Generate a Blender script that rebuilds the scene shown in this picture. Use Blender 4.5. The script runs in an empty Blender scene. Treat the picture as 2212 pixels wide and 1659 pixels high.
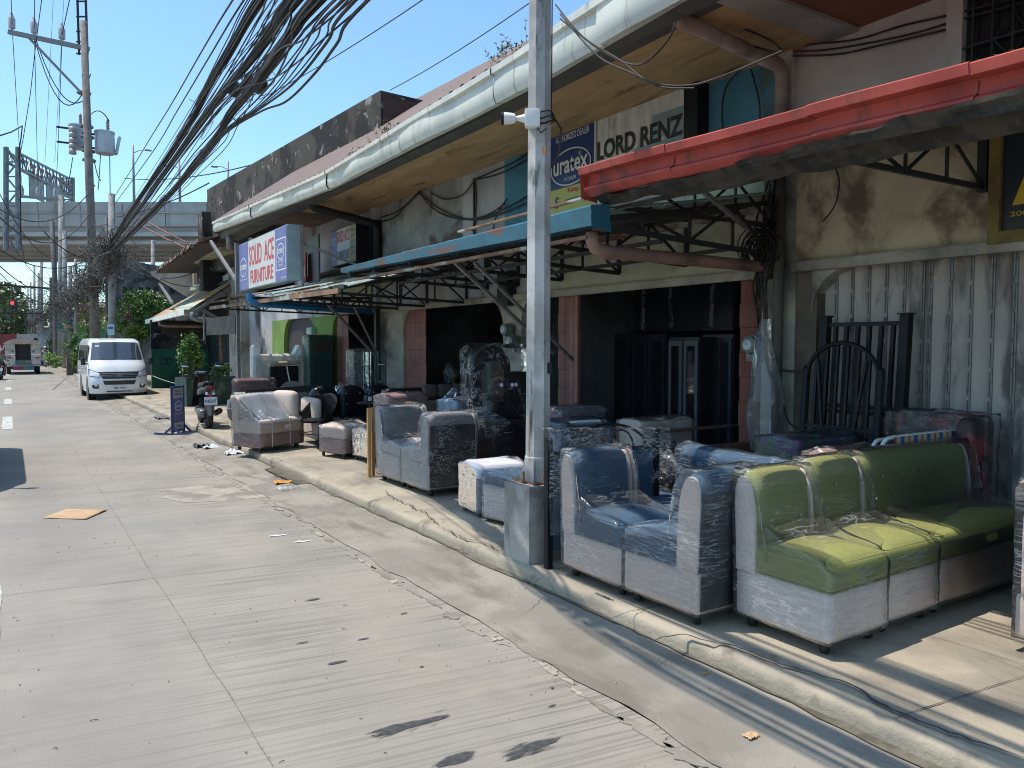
import bpy, bmesh, math, random
from mathutils import Vector, Matrix, Euler, noise
from math import sin, cos, pi, radians as R
random.seed(7)
S = bpy.context.scene
COL = S.collection
# ---------------------------------------------------------------- camera
F_, CX, CY, HY, VX, EYE = 1660., 1106., 829.5, 748., 20., 1.72      # measured on the photograph (2212 px wide)
pitch = math.atan((CY-HY)/F_); yaw = math.atan((CX-VX)/F_*cos(pitch))
FW = Vector((sin(yaw)*cos(pitch), cos(yaw)*cos(pitch), -sin(pitch)))
RT = Vector((cos(yaw), -sin(yaw), 0)); UP = RT.cross(FW)
CAMP = Vector((0, 0, EYE))
cd = bpy.data.cameras.new('camera'); cam = bpy.data.objects.new('camera', cd); COL.objects.link(cam)
cam.matrix_world = Matrix.Translation(CAMP) @ Matrix((RT, UP, -FW)).transposed().to_4x4()
cd.sensor_width = 36; cd.lens = 36*F_/2212; cd.clip_end = 3000; cd.clip_start = .05
S.camera = cam
# ---------------------------------------------------------------- light
w = bpy.data.worlds.new('World'); S.world = w; w.use_nodes = True
nt = w.node_tree; bg = nt.nodes['Background']; sk = nt.nodes.new('ShaderNodeTexSky')
SUN = Vector((.33, -.24, -1)).normalized()
el = math.asin(-SUN.z); az = math.atan2(-SUN.x, -SUN.y)
sk.sky_type = 'NISHITA'; sk.sun_disc = False; sk.sun_elevation = el; sk.sun_rotation = az
sk.air_density = 1.0; sk.dust_density = .7; sk.ozone_density = 1.2
tn = nt.nodes.new('ShaderNodeMix'); tn.data_type = 'RGBA'; tn.blend_type = 'MULTIPLY'; tn.inputs['Factor'].default_value = 1; tn.inputs['B'].default_value = (.80, 1.0, 1.04, 1)
nt.links.new(sk.outputs[0], tn.inputs['A']); nt.links.new(tn.outputs['Result'], bg.inputs[0]); bg.inputs[1].default_value = .15
sl = bpy.data.lights.new('sun', 'SUN'); sl.energy = 3.5; sl.angle = R(.5); sl.color = (1, .93, .83)
so = bpy.data.objects.new('sun', sl); COL.objects.link(so); so.rotation_euler = SUN.to_track_quat('-Z', 'Y').to_euler()
so.location = (-5, 5, 30)
S.view_settings.view_transform = 'Standard'; S.view_settings.look = 'None'; S.view_settings.gamma = 1
S.view_settings.exposure = .62
S.render.engine = 'CYCLES'; S.render.resolution_x = 1024; S.render.resolution_y = 768
S.cycles.max_bounces = 8; S.cycles.diffuse_bounces = 4; S.cycles.transparent_max_bounces = 24; S.cycles.filter_width = 1.05

# ---------------------------------------------------------------- picture -> world
def ray(x, y): return FW + RT*((x-CX)/F_) - UP*((y-CY)/F_)
def G(x, y, z=0): d = ray(x, y); return CAMP + d*((z-EYE)/d.z)
def onX(x, y, X): d = ray(x, y); return CAMP + d*(X/d.x)
def onY(x, y, Y): d = ray(x, y); return CAMP + d*(Y/d.y)
def dep(x, y, D): return CAMP + ray(x, y)*D
WX = 6.2           # plane of the shop fronts
PZ = .14           # pavement level
def W(x, y=700): return onX(x, y, WX).y

# ---------------------------------------------------------------- things
def props(o, label=None, cat=None, group=None, kind=None):
    if label: o['label'] = label
    if cat: o['category'] = cat
    if group: o['group'] = group
    if kind: o['kind'] = kind
    return o
def thing(name, label, cat, loc=(0, 0, 0), rz=0, group=None):
    o = bpy.data.objects.new(name, None); COL.objects.link(o); o.empty_display_size = .2
    o.matrix_world = Matrix.Translation(loc) @ Matrix.Rotation(rz, 4, 'Z')
    o['M'] = [c for r in o.matrix_world for c in r]
    return props(o, label, cat, group)
def mx(o):
    v = o.get('M')
    if v is None: return Matrix()
    v = list(v); return Matrix([v[i*4:i*4+4] for i in range(4)])
def clean():
    for o in bpy.data.objects:
        if 'M' in o: del o['M']
def dup(root, loc=None, rz=None, label=None, cat=None, group=None):
    def cp(o, par):
        c = o.copy(); COL.objects.link(c)
        if par: c.parent = par
        for ch in [k for k in bpy.data.objects if k.parent == o]: kids.append((ch, c))
        return c
    kids = []; r = cp(root, None)
    while kids:
        ch, p = kids.pop(0); cp(ch, p)
    if loc is not None: r.matrix_world = Matrix.Translation(loc) @ Matrix.Rotation(rz or 0, 4, 'Z')
    return props(r, label, cat, group)

class MB:
    def __init__(s): s.v = []; s.f = []; s.m = []; s.cur = 0
    def add(s, vs, fs, T=None):
        b = len(s.v)
        s.v += [tuple(T @ Vector(p)) if T else tuple(p) for p in vs]
        s.f += [tuple(b+i for i in f) for f in fs]; s.m += [s.cur]*len(fs); return s
    def box(s, x0, x1, y0, y1, z0, z1, T=None):
        x0, x1 = sorted((x0, x1)); y0, y1 = sorted((y0, y1)); z0, z1 = sorted((z0, z1))
        return s.add([(x0,y0,z0),(x1,y0,z0),(x1,y1,z0),(x0,y1,z0),(x0,y0,z1),(x1,y0,z1),(x1,y1,z1),(x0,y1,z1)],
              [(3,2,1,0),(4,5,6,7),(0,1,5,4),(1,2,6,5),(2,3,7,6),(3,0,4,7)], T)
    def hexa(s, b, t):      # 4 bottom + 4 top points
        return s.add(list(b)+list(t), [(3,2,1,0),(4,5,6,7),(0,1,5,4),(1,2,6,5),(2,3,7,6),(3,0,4,7)])
    def bar(s, a, b, w=.04, h=None, up=(0, 0, 1)):
        a = Vector(a); b = Vector(b); h = h or w; d = (b-a).normalized(); u = Vector(up)
        if abs(d.dot(u)) > .97: u = Vector((1, 0, 0))
        x = d.cross(u).normalized()*w/2; y = x.cross(d).normalized()*h/2
        return s.hexa([a-x-y, a+x-y, a+x+y, a-x+y], [b-x-y, b+x-y, b+x+y, b-x+y])
    def tube(s, pts, r, n=8, caps=True, closed=False):
        pts = [Vector(p) for p in pts]; k = len(pts); rs = r if isinstance(r, (list, tuple)) else [r]*k
        b = len(s.v); u = None
        for i, p in enumerate(pts):
            d = (pts[min(i+1, k-1)] - pts[max(i-1, 0)])
            if closed: d = pts[(i+1) % k]-pts[i-1]
            d = d.normalized() if d.length > 1e-9 else Vector((0, 0, 1))
            if u is None: u = d.orthogonal().normalized()
            u = (u - d*u.dot(d)); u = u.normalized() if u.length > 1e-6 else d.orthogonal().normalized()
            q = d.cross(u)
            for j in range(n):
                a = 2*pi*j/n; s.v.append(tuple(p + (u*cos(a)+q*sin(a))*rs[i]))
        for i in range(k if closed else k-1):
            for j in range(n):
                A = b+i*n; B = b+((i+1) % k)*n
                s.f.append((A+j, A+(j+1) % n, B+(j+1) % n, B+j)); s.m.append(s.cur)
        if caps and not closed:
            s.f.append(tuple(b+j for j in range(n))[::-1]); s.f.append(tuple(b+(k-1)*n+j for j in range(n))); s.m += [s.cur]*2
        return s
    def lathe(s, prof, c=(0, 0, 0), n=24, axis='Z', cap=True):
        b = len(s.v); k = len(prof)
        for (r, z) in prof:
            for j in range(n):
                a = 2*pi*j/n
                p = (r*cos(a), r*sin(a), z) if axis == 'Z' else ((z, r*cos(a), r*sin(a)) if axis == 'X' else (r*sin(a), z, r*cos(a)))
                s.v.append((p[0]+c[0], p[1]+c[1], p[2]+c[2]))
        for i in range(k-1):
            for j in range(n):
                s.f.append((b+i*n+j, b+i*n+(j+1) % n, b+(i+1)*n+(j+1) % n, b+(i+1)*n+j)); s.m.append(s.cur)
        if cap:
            s.f.append(tuple(b+j for j in range(n))[::-1]); s.f.append(tuple(b+(k-1)*n+j for j in range(n))); s.m += [s.cur]*2
        return s
    def prism(s, poly, fn, t0, t1):      # poly 2-D, fn(u,v,t)->xyz
        n = len(poly); b = len(s.v)
        for t in (t0, t1): s.v += [tuple(fn(u, v, t)) for u, v in poly]
        s.f.append(tuple(range(b, b+n))[::-1]); s.f.append(tuple(range(b+n, b+2*n)))
        for i in range(n): s.f.append((b+i, b+(i+1) % n, b+n+(i+1) % n, b+n+i))
        s.m += [s.cur]*(n+2); return s
    def grid(s, fn, nu, nv):
        b = len(s.v)
        for i in range(nu+1):
            for j in range(nv+1): s.v.append(tuple(fn(i/nu, j/nv)))
        for i in range(nu):
            for j in range(nv):
                a = b+i*(nv+1)+j; s.f.append((a, a+nv+1, a+nv+2, a+1)); s.m.append(s.cur)
        return s
    def rbox(s, c, size, r=.05, n=8, puff=(0, 0, 0, 0, 0, 0), T=None, fn=None):
        """rounded box; puff = extra bulge of -x,+x,-y,+y,-z,+z faces; fn bends points (normalised, point)"""
        hx, hy, hz = size[0]/2, size[1]/2, size[2]/2; c = Vector(c); r = min(r, hx, hy, hz)
        def cubep(ax, sg, i, j):
            a = [0, 0, 0]; a[ax] = sg; a[(ax+1) % 3] = -1+2*i/n; a[(ax+2) % 3] = -1+2*j/n; return a
        idx = {}; b = len(s.v)
        def vid(p):
            k = tuple(round(q, 4) for q in p)
            if k in idx: return idx[k]
            # concentrate samples near the edges
            q = [math.copysign(1-(1-abs(t))**1.5, t) if abs(t) < 1 else t for t in p]
            P = Vector((q[0]*hx, q[1]*hy, q[2]*hz))
            I = Vector((max(-hx+r, min(hx-r, P.x)), max(-hy+r, min(hy-r, P.y)), max(-hz+r, min(hz-r, P.z))))
            D = P-I
            if D.length > 1e-9: P = I + D.normalized()*r if D.length > r*.2 else P
            u, v_, w_ = q
            P.x += ((1-v_*v_)*(1-w_*w_))*(-puff[0] if u < 0 else puff[1])*abs(u)
            P.y += ((1-u*u)*(1-w_*w_))*(-puff[2] if v_ < 0 else puff[3])*abs(v_)
            P.z += ((1-u*u)*(1-v_*v_))**.8*(-puff[4] if w_ < 0 else puff[5])*abs(w_)
            if fn: P = Vector(fn(q, P))
            P += c
            if T: P = T @ P
            s.v.append(tuple(P)); idx[k] = len(s.v)-1; return idx[k]
        for ax in range(3):
            for sg in (-1, 1):
                for i in range(n):
                    for j in range(n):
                        f = [vid(cubep(ax, sg, *q)) for q in ((i, j), (i+1, j), (i+1, j+1), (i, j+1))]
                        s.f.append(tuple(f) if sg > 0 else tuple(f[::-1])); s.m.append(s.cur)
        return s
    def build(s, name, mat, parent=None, smooth=False, bevel=0, local=False, auto=None, **kw):
        vs = s.v
        if parent and not local:
            T = mx(parent).inverted()
            q = parent
            vs = [tuple(T @ Vector(p)) for p in vs]
        me = bpy.data.meshes.new(name); me.from_pydata(vs, [], s.f); 
        mats = mat if isinstance(mat, (list, tuple)) else [mat]
        for m_ in mats: me.materials.append(m_)
        if len(mats) > 1: me.polygons.foreach_set('material_index', s.m)
        me.validate(clean_customdata=False)
        bm = bmesh.new(); bm.from_mesh(me); bmesh.ops.recalc_face_normals(bm, faces=bm.faces) if not kw.get('raw') else None
        if bevel:
            es = [e for e in bm.edges if len(e.link_faces) == 2 and e.calc_face_angle(0) > .6]
            bmesh.ops.bevel(bm, geom=es, offset=bevel, segments=2, affect='EDGES', clamp_overlap=True)
        bm.to_mesh(me); bm.free()
        if smooth or auto:
            me.polygons.foreach_set('use_smooth', [True]*len(me.polygons))
            if auto or smooth is not True: 
                try: me.set_sharp_from_angle(angle=R(auto or 40))
                except Exception: pass
        o = bpy.data.objects.new(name, me); COL.objects.link(o)
        if parent:
            o.parent = parent
            if 'M' in parent: o['M'] = list(parent['M'])
        return props(o, kw.get('label'), kw.get('cat'), kw.get('group'), kw.get('kind'))

def wob(p, f=1., a=1.): return noise.noise(Vector(p)*f)*a

# facing matrices for text and flat marks: x = reading direction, y = up, z = towards the reader
def face_street(p): return Matrix.Translation(p) @ Matrix(((0, 0, -1), (-1, 0, 0), (0, 1, 0))).to_4x4()
def face_cam(p): return Matrix.Translation(p) @ Matrix(((1, 0, 0), (0, 0, -1), (0, 1, 0))).to_4x4()
def text(s_, w_, h_, mat, parent, T, name='lettering', ext=.002, cx=True, shear=0, bold=0):
    cu = bpy.data.curves.new('t', 'FONT'); cu.body = s_; cu.size = 1; cu.extrude = 0; cu.offset = bold; cu.shear = shear
    cu.resolution_u = 3
    o = bpy.data.objects.new('t', cu); COL.objects.link(o)
    dg = bpy.context.evaluated_depsgraph_get(); me = bpy.data.meshes.new_from_object(o.evaluated_get(dg))
    bpy.data.objects.remove(o); bpy.data.curves.remove(cu)
    xs = [v.co.x for v in me.vertices]; ys = [v.co.y for v in me.vertices]
    if not xs: return None
    x0, x1, y0, y1 = min(xs), max(xs), min(ys), max(ys)
    sx = w_/(x1-x0); sy = h_/(y1-y0); P = mx(parent).inverted() if parent else Matrix()
    me.transform(P @ T @ Matrix.Translation((-w_/2 if cx else 0, 0, ext)) @ Matrix.Diagonal((sx, sy, 1, 1)) @ Matrix.Translation((-x0, -y0, 0)))
    me.materials.clear(); me.materials.append(mat)
    r = bpy.data.objects.new(name, me); COL.objects.link(r); r.name = name
    if parent:
        r.parent = parent
        if 'M' in parent: r['M'] = list(parent['M'])
    return r
def ring_mark(parent, T, rx, ry, th, mat, name='emblem', n=32, ext=.003):
    m = MB(); vs = []; fs = []
    for i in range(n):
        a = 2*pi*i/n; vs += [(rx*cos(a), ry*sin(a), ext), ((rx-th)*cos(a), (ry-th)*sin(a), ext)]
    for i in range(n): fs.append((2*i, 2*((i+1) % n), 2*((i+1) % n)+1, 2*i+1))
    m.add(vs, fs, T); return m.build(name, mat, parent, raw=True)
def flat(parent, T, x0, x1, y0, y1, mat, name, ext=.0015):
    m = MB(); m.add([(x0, y0, ext), (x1, y0, ext), (x1, y1, ext), (x0, y1, ext)], [(0, 1, 2, 3)], T); return m.build(name, mat, parent, raw=True)

# ---------------------------------------------------------------- materials
_mats = {}
def mat(name, col, col2=None, sc=4, lo=.4, hi=.6, rough=.8, metal=0, grime=None, gsc=1.5, glo=.5, ghi=.7, bump=0, bsc=40,
        st=(1, 1, 1), gst=(1, 1, 1), spec=.5, world=False, det=6, sheen=0):
    if name in _mats: return _mats[name]
    m = bpy.data.materials.new(name); m.use_nodes = True; t = m.node_tree; N = t.nodes; L = t.links
    b = N['Principled BSDF']; b.inputs['Roughness'].default_value = rough; b.inputs['Metallic'].default_value = metal
    b.inputs['Specular IOR Level'].default_value = spec
    if sheen: b.inputs['Sheen Weight'].default_value = sheen
    c4 = lambda c: (c[0], c[1], c[2], 1)
    b.inputs['Base Color'].default_value = c4(col); m.diffuse_color = c4(col)
    if world: src = N.new('ShaderNodeNewGeometry').outputs['Position']
    else: src = N.new('ShaderNodeTexCoord').outputs['Object']
    def nz(scale, stretch, detail=det, dist=0.):
        mp = N.new('ShaderNodeMapping'); L.new(src, mp.inputs[0]); mp.inputs['Scale'].default_value = stretch
        n = N.new('ShaderNodeTexNoise'); n.inputs['Scale'].default_value = scale; n.inputs['Detail'].default_value = detail
        n.inputs['Roughness'].default_value = .6; n.inputs['Distortion'].default_value = dist
        L.new(mp.outputs[0], n.inputs['Vector']); return n.outputs['Fac']
    def ramp(f, a, b_):
        r = N.new('ShaderNodeMapRange'); L.new(f, r.inputs['Value']); r.inputs['From Min'].default_value = a; r.inputs['From Max'].default_value = b_
        r.interpolation_type = 'SMOOTHSTEP'; return r.outputs[0]
    def mixc(f, A, B):
        x = N.new('ShaderNodeMix'); x.data_type = 'RGBA'; L.new(f, x.inputs['Factor'])
        if isinstance(A, tuple): x.inputs['A'].default_value = c4(A)
        else: L.new(A, x.inputs['A'])
        if isinstance(B, tuple): x.inputs['B'].default_value = c4(B)
        else: L.new(B, x.inputs['B'])
        return x.outputs['Result']
    cur = tuple(col)
    if col2: cur = mixc(ramp(nz(sc, st), lo, hi), cur, tuple(col2))
    if grime: cur = mixc(ramp(nz(gsc, gst, 9, .4), glo, ghi), cur, tuple(grime))
    if not isinstance(cur, tuple): L.new(cur, b.inputs['Base Color'])
    if bump:
        bp = N.new('ShaderNodeBump'); bp.inputs['Strength'].default_value = min(1, bump); bp.inputs['Distance'].default_value = .01*max(1, bump)
        L.new(nz(bsc, st, 4), bp.inputs['Height']); L.new(bp.outputs[0], b.inputs['Normal'])
    m['x'] = 0; _mats[name] = m; return m
def glow(name, col, e):
    m = mat(name, col); b = m.node_tree.nodes['Principled BSDF']
    b.inputs['Emission Color'].default_value = (*col, 1); b.inputs['Emission Strength'].default_value = e; return m
def film(name, milky=.1, glint=.5, rough=.2, sc=14, tint=(.9, .93, .96), st=(1, 1, 3.2), lo=.52, rot=(.5, .3, .4), bump=1.0, dist=1.2, ior=1.38):
    """thin clear plastic wrap; white glints along its creases are mixed into the colour"""
    m = bpy.data.materials.new(name); m.use_nodes = True; t = m.node_tree; N = t.nodes; L = t.links; N.clear()
    out = N.new('ShaderNodeOutputMaterial'); tc = N.new('ShaderNodeTexCoord'); mp = N.new('ShaderNodeMapping')
    L.new(tc.outputs['Object'], mp.inputs[0]); mp.inputs['Scale'].default_value = st; mp.inputs['Rotation'].default_value = rot
    a = N.new('ShaderNodeTexNoise'); a.inputs['Scale'].default_value = sc; a.inputs['Detail'].default_value = 2.2; a.inputs['Roughness'].default_value = .55
    a.inputs['Distortion'].default_value = dist; L.new(mp.outputs[0], a.inputs['Vector'])
    c = N.new('ShaderNodeTexNoise'); c.inputs['Scale'].default_value = 3.2; c.inputs['Detail'].default_value = 4; L.new(tc.outputs['Object'], c.inputs['Vector'])
    rd = N.new('ShaderNodeMath'); rd.operation = 'SUBTRACT'; L.new(a.outputs['Fac'], rd.inputs[0]); rd.inputs[1].default_value = .5
    ab = N.new('ShaderNodeMath'); ab.operation = 'ABSOLUTE'; L.new(rd.outputs[0], ab.inputs[0])
    r = N.new('ShaderNodeMapRange'); r.inputs['From Min'].default_value = .050; r.inputs['From Max'].default_value = .0; L.new(ab.outputs[0], r.inputs['Value'])
    r2 = N.new('ShaderNodeMapRange'); r2.inputs['From Min'].default_value = lo-.04; r2.inputs['From Max'].default_value = lo+.16; L.new(c.outputs['Fac'], r2.inputs['Value'])
    mu = N.new('ShaderNodeMath'); mu.operation = 'MULTIPLY'; L.new(r.outputs[0], mu.inputs[0]); L.new(r2.outputs[0], mu.inputs[1])
    ma = N.new('ShaderNodeMath'); ma.operation = 'MULTIPLY_ADD'; L.new(mu.outputs[0], ma.inputs[0]); ma.inputs[1].default_value = glint; ma.inputs[2].default_value = milky  # pale crease lines painted in as glints on the folds
    bp = N.new('ShaderNodeBump'); bp.inputs['Strength'].default_value = bump; bp.inputs['Distance'].default_value = .03
    hm = N.new('ShaderNodeMath'); hm.operation = 'MULTIPLY_ADD'; L.new(a.outputs['Fac'], hm.inputs[0]); hm.inputs[1].default_value = .22; L.new(c.outputs['Fac'], hm.inputs[2]); L.new(hm.outputs[0], bp.inputs['Height'])
    fr = N.new('ShaderNodeFresnel'); fr.inputs['IOR'].default_value = ior
    tr = N.new('ShaderNodeBsdfTransparent'); tr.inputs[0].default_value = (*[1-(1-q)*.35 for q in tint], 1)
    gl = N.new('ShaderNodeBsdfGlossy'); gl.inputs['Roughness'].default_value = rough; L.new(bp.outputs[0], gl.inputs['Normal']); gl.inputs[0].default_value = (1, 1, 1, 1)
    df = N.new('ShaderNodeBsdfDiffuse'); df.inputs[0].default_value = (*tint, 1); L.new(bp.outputs[0], df.inputs['Normal'])
    tl = N.new('ShaderNodeBsdfTranslucent'); tl.inputs[0].default_value = (*tint, 1)
    m1 = N.new('ShaderNodeMixShader'); m1.inputs[0].default_value = .45; L.new(df.outputs[0], m1.inputs[1]); L.new(tl.outputs[0], m1.inputs[2])
    m2 = N.new('ShaderNodeMixShader'); L.new(ma.outputs[0], m2.inputs[0]); L.new(tr.outputs[0], m2.inputs[1]); L.new(m1.outputs[0], m2.inputs[2])
    m3 = N.new('ShaderNodeMixShader'); L.new(fr.outputs[0], m3.inputs[0]); L.new(m2.outputs[0], m3.inputs[1]); L.new(gl.outputs[0], m3.inputs[2])
    L.new(m3.outputs[0], out.inputs[0]); return m

K = mat
m_black = K('black_paint', (.008, .009, .012), rough=.55, spec=.3)
m_darkmetal = K('dark_painted_steel', (.02, .02, .022), (.06, .035, .02), sc=9, lo=.55, hi=.7, rough=.6)
m_rust = K('rusty_steel', (.10, .045, .025), (.22, .12, .07), sc=12, rough=.9, bump=.3)
m_greysteel = K('grey_steel', (.22, .22, .22), (.10, .08, .06), sc=14, lo=.52, hi=.7, rough=.55, metal=.3)
m_conc = K('pole_concrete', (.30, .29, .275), (.22, .21, .2), sc=3, rough=.9, grime=(.10, .095, .09), gsc=2.5, glo=.55, ghi=.75, bump=.3)
m_white = K('white_enamel', (.75, .76, .77), rough=.25)
m_rubber = K('rubber', (.018, .018, .018), rough=.8)
m_cable = K('cable_sheath', (.012, .011, .011), (.052, .04, .034), sc=3, rough=.7)
m_cable2 = K('grey_cable_sheath', (.10, .095, .09), (.03, .03, .03), sc=3, rough=.7)
m_glass = K('dark_glass', (.015, .02, .025), rough=.05, spec=.8)
m_txtwhite = K('white_lettering', (.72, .72, .70), rough=.5)
m_txtblack = K('black_lettering', (.02, .02, .022), rough=.5)
m_txtred = K('red_lettering', (.60, .035, .04), rough=.45)
m_txtblue = K('blue_lettering', (.03, .06, .25), rough=.45)
# ================================================================ SETTING
def road_material():
    m = K('road_concrete', (.28, .254, .216), (.238, .217, .185), sc=.9, lo=.35, hi=.65, rough=.85, grime=(.20, .19, .175), gsc=.35, glo=.5, ghi=.68, world=True)
    t = m.node_tree; N = t.nodes; L = t.links; b = N['Principled BSDF']
    base = b.inputs['Base Color'].links[0].from_socket
    pos = N.new('ShaderNodeNewGeometry').outputs['Position']
    def nz(stretch, scale=1, detail=3, rot=-8.5, dist=0.):
        mp = N.new('ShaderNodeMapping'); mp.vector_type = 'POINT'; L.new(pos, mp.inputs[0]); mp.inputs['Rotation'].default_value = (0, 0, R(-rot))
        mp2 = N.new('ShaderNodeMapping'); L.new(mp.outputs[0], mp2.inputs[0]); mp2.inputs['Scale'].default_value = stretch
        n = N.new('ShaderNodeTexNoise'); n.inputs['Scale'].default_value = scale; n.inputs['Detail'].default_value = detail; n.inputs['Distortion'].default_value = dist
        L.new(mp2.outputs[0], n.inputs['Vector']); return n.outputs['Fac']
    def rg(f, a, c, lo=0, hi=1):
        r = N.new('ShaderNodeMapRange'); L.new(f, r.inputs['Value']); r.inputs['From Min'].default_value = a; r.inputs['From Max'].default_value = c
        r.inputs['To Min'].default_value = lo; r.inputs['To Max'].default_value = hi; r.interpolation_type = 'SMOOTHSTEP'; return r.outputs[0]
    def mul(a, c):
        x = N.new('ShaderNodeMath'); x.operation = 'MULTIPLY'; L.new(a, x.inputs[0])
        if isinstance(c, float): x.inputs[1].default_value = c
        else: L.new(c, x.inputs[1])
        return x.outputs[0]
    def mixc(f, A, B):
        x = N.new('ShaderNodeMix'); x.data_type = 'RGBA'; L.new(f, x.inputs['Factor']); L.new(A, x.inputs['A']); x.inputs['B'].default_value = (*B, 1); return x.outputs['Result']
    groove = rg(nz((.9, 40, 1), 1, 3), .50, .64)          # tined grooves raked across the slab
    broad = rg(nz((.5, 6, 1), 1, 5), .45, .7)
    where = rg(nz((.5, .7, 1), 1, 2), .30, .52)
    sep = N.new('ShaderNodeSeparateXYZ'); L.new(pos, sep.inputs[0])
    side = rg(sep.outputs[0], -.2, 2.4, .30, 1)
    g = mul(mul(groove, where), side)
    c1 = mixc(mul(g, .50), base, (.085, .077, .07))
    c2 = mixc(mul(mul(broad, side), .28), c1, (.17, .148, .128))
    # pale worn patches and sandy dust toward the kerb
    dust = mul(rg(sep.outputs[0], .9, 2.6), rg(nz((1.3, .8, 1), 1, 5), .42, .62))
    c3 = mixc(mul(dust, .55), c2, (.34, .30, .235))
    spots = rg(nz((7, 16, 1), 1, 4), .74, .80)
    c4 = mixc(mul(spots, .35), c3, (.12, .11, .10))
    fine = N.new('ShaderNodeTexNoise'); fine.inputs['Scale'].default_value = 60; fine.inputs['Detail'].default_value = 4; L.new(pos, fine.inputs[0])
    c5 = mixc(mul(rg(fine.outputs[0], .5, .75), .28), c4, (.20, .19, .18))
    ws = []
    for cx in (.35, 1.85):
        d = N.new('ShaderNodeMath'); d.operation = 'SUBTRACT'; L.new(sep.outputs[0], d.inputs[0]); d.inputs[1].default_value = cx
        ab = N.new('ShaderNodeMath'); ab.operation = 'ABSOLUTE'; L.new(d.outputs[0], ab.inputs[0]); ws.append(rg(ab.outputs[0], .55, .05))
    sm = N.new('ShaderNodeMath'); sm.operation = 'ADD'; L.new(ws[0], sm.inputs[0]); L.new(ws[1], sm.inputs[1])
    patch = rg(nz((1.1, .35, 1), 1, 6), .36, .66)
    c5 = mixc(mul(mul(sm.outputs[0], patch), .42), c5, (.165, .155, .138))
    blot = rg(nz((2.6, 3.2, 1), 1, 7, dist=.5), .56, .70)
    c5 = mixc(mul(blot, .35), c5, (.19, .17, .145))
    L.new(c5, b.inputs['Base Color'])
    ad = N.new('ShaderNodeMath'); ad.operation = 'ADD'; L.new(mul(fine.outputs[0], .4), ad.inputs[0]); L.new(mul(g, -1.0), ad.inputs[1])
    bp = N.new('ShaderNodeBump'); bp.inputs['Strength'].default_value = .5; bp.inputs['Distance'].default_value = .008
    L.new(ad.outputs[0], bp.inputs['Height']); L.new(bp.outputs[0], b.inputs['Normal'])
    return m
def fade(m, sc, st, lo, hi):
    t = m.node_tree; N = t.nodes; L = t.links; g = N.new('ShaderNodeNewGeometry'); mp = N.new('ShaderNodeMapping'); L.new(g.outputs['Position'], mp.inputs[0]); mp.inputs['Scale'].default_value = st; mp.inputs['Rotation'].default_value = (0, 0, R(8.5))
    n = N.new('ShaderNodeTexNoise'); n.inputs['Scale'].default_value = sc; n.inputs['Detail'].default_value = 5; L.new(mp.outputs[0], n.inputs['Vector'])
    r = N.new('ShaderNodeMapRange'); r.inputs['From Min'].default_value = lo; r.inputs['From Max'].default_value = hi; L.new(n.outputs['Fac'], r.inputs['Value']); L.new(r.outputs[0], N['Principled BSDF'].inputs['Alpha'])
m_road = road_material()
m_apron = K('apron_concrete', (.27, .242, .20), (.20, .18, .15), sc=1.4, rough=.9, grime=(.15, .13, .10), gsc=2.2, glo=.48, ghi=.7, gst=(1.6, .5, 1), bump=.4, bsc=50, world=True)
m_pave = K('pavement_concrete', (.35, .30, .225), (.265, .23, .178), sc=1.5, rough=.9, grime=(.13, .11, .09), gsc=1.6, glo=.47, ghi=.72, gst=(1.5, .6, 1), bump=.8, bsc=45, world=True)
m_kerb = K('kerb_concrete', (.35, .30, .225), (.27, .233, .18), sc=1.5, rough=.9, grime=(.15, .125, .10), gsc=4, glo=.52, ghi=.72, bump=.6, bsc=40, world=True)
m_earth = K('dry_earth', (.25, .22, .18), (.14, .13, .10), sc=.3, rough=1, world=True)
m_wet = K('wet_silt', (.085, .075, .055), (.15, .13, .10), sc=9, rough=.30, bump=.2, world=True)
m_crack = K('open_crack', (.05, .042, .035), (.10, .085, .07), sc=30, rough=1, bump=1, bsc=60, world=True)
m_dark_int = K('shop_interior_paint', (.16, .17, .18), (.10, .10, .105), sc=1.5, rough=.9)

def apz(x): return .007+.045*max(0, min(1, (x-2.45)/.6))
MB().box(-900, 900, -300, 1500, -1.2, -.32).build('ground', m_earth, kind='structure')
MB().box(-14, 2.42, -12, 400, -.3, 0).build('road', m_road, kind='structure')
# apron between the road slab and the kerb, with a ragged joint
m = MB()
NY = 220
def ap(u, v):
    y = -6 + (u**2.2)*300
    x = 2.40 + v*.68
    if v == 0: x += wob((y*2.1, 0, 3), 1, .06)+wob((y*7, 1, 3), 1, .04)
    return (x, y, apz(2.4+v*.68) - .012*max(0, v-.85)/.15 + wob((x*3, y*2, 0), 1, .004))
m.grid(ap, 500, 8); m.build('gutter_apron', m_apron, kind='structure', smooth=True)
# broken rough strip and pale mortar smears along the joint
m = MB(); mp_ = MB()
for i in range(120):
    y = -1 + i*.17*(1+i*.012); L_ = random.uniform(.10, .3)*(1+i*.01); wdt = random.uniform(.008, .045)
    x = 2.33 + wob((y*1.3, 5, 0), 1, .10); n = 22
    poly = [(x+wdt*cos(2*pi*k/n)*random.uniform(.35, 1.4), y+L_*.6*sin(2*pi*k/n)*random.uniform(.75, 1.15)) for k in range(n)]
    (mp_ if random.random() < .5 else m).prism(poly, lambda u, v, t: (u, v, t), .001, .006)
m_mortar = K('pale_mortar', (.38, .34, .27), (.29, .26, .21), sc=8, rough=.95, world=True)
mp_.build('mortar_smears', m_mortar, kind='structure')
m.build('joint_rubble', m_apron, kind='structure')
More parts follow.
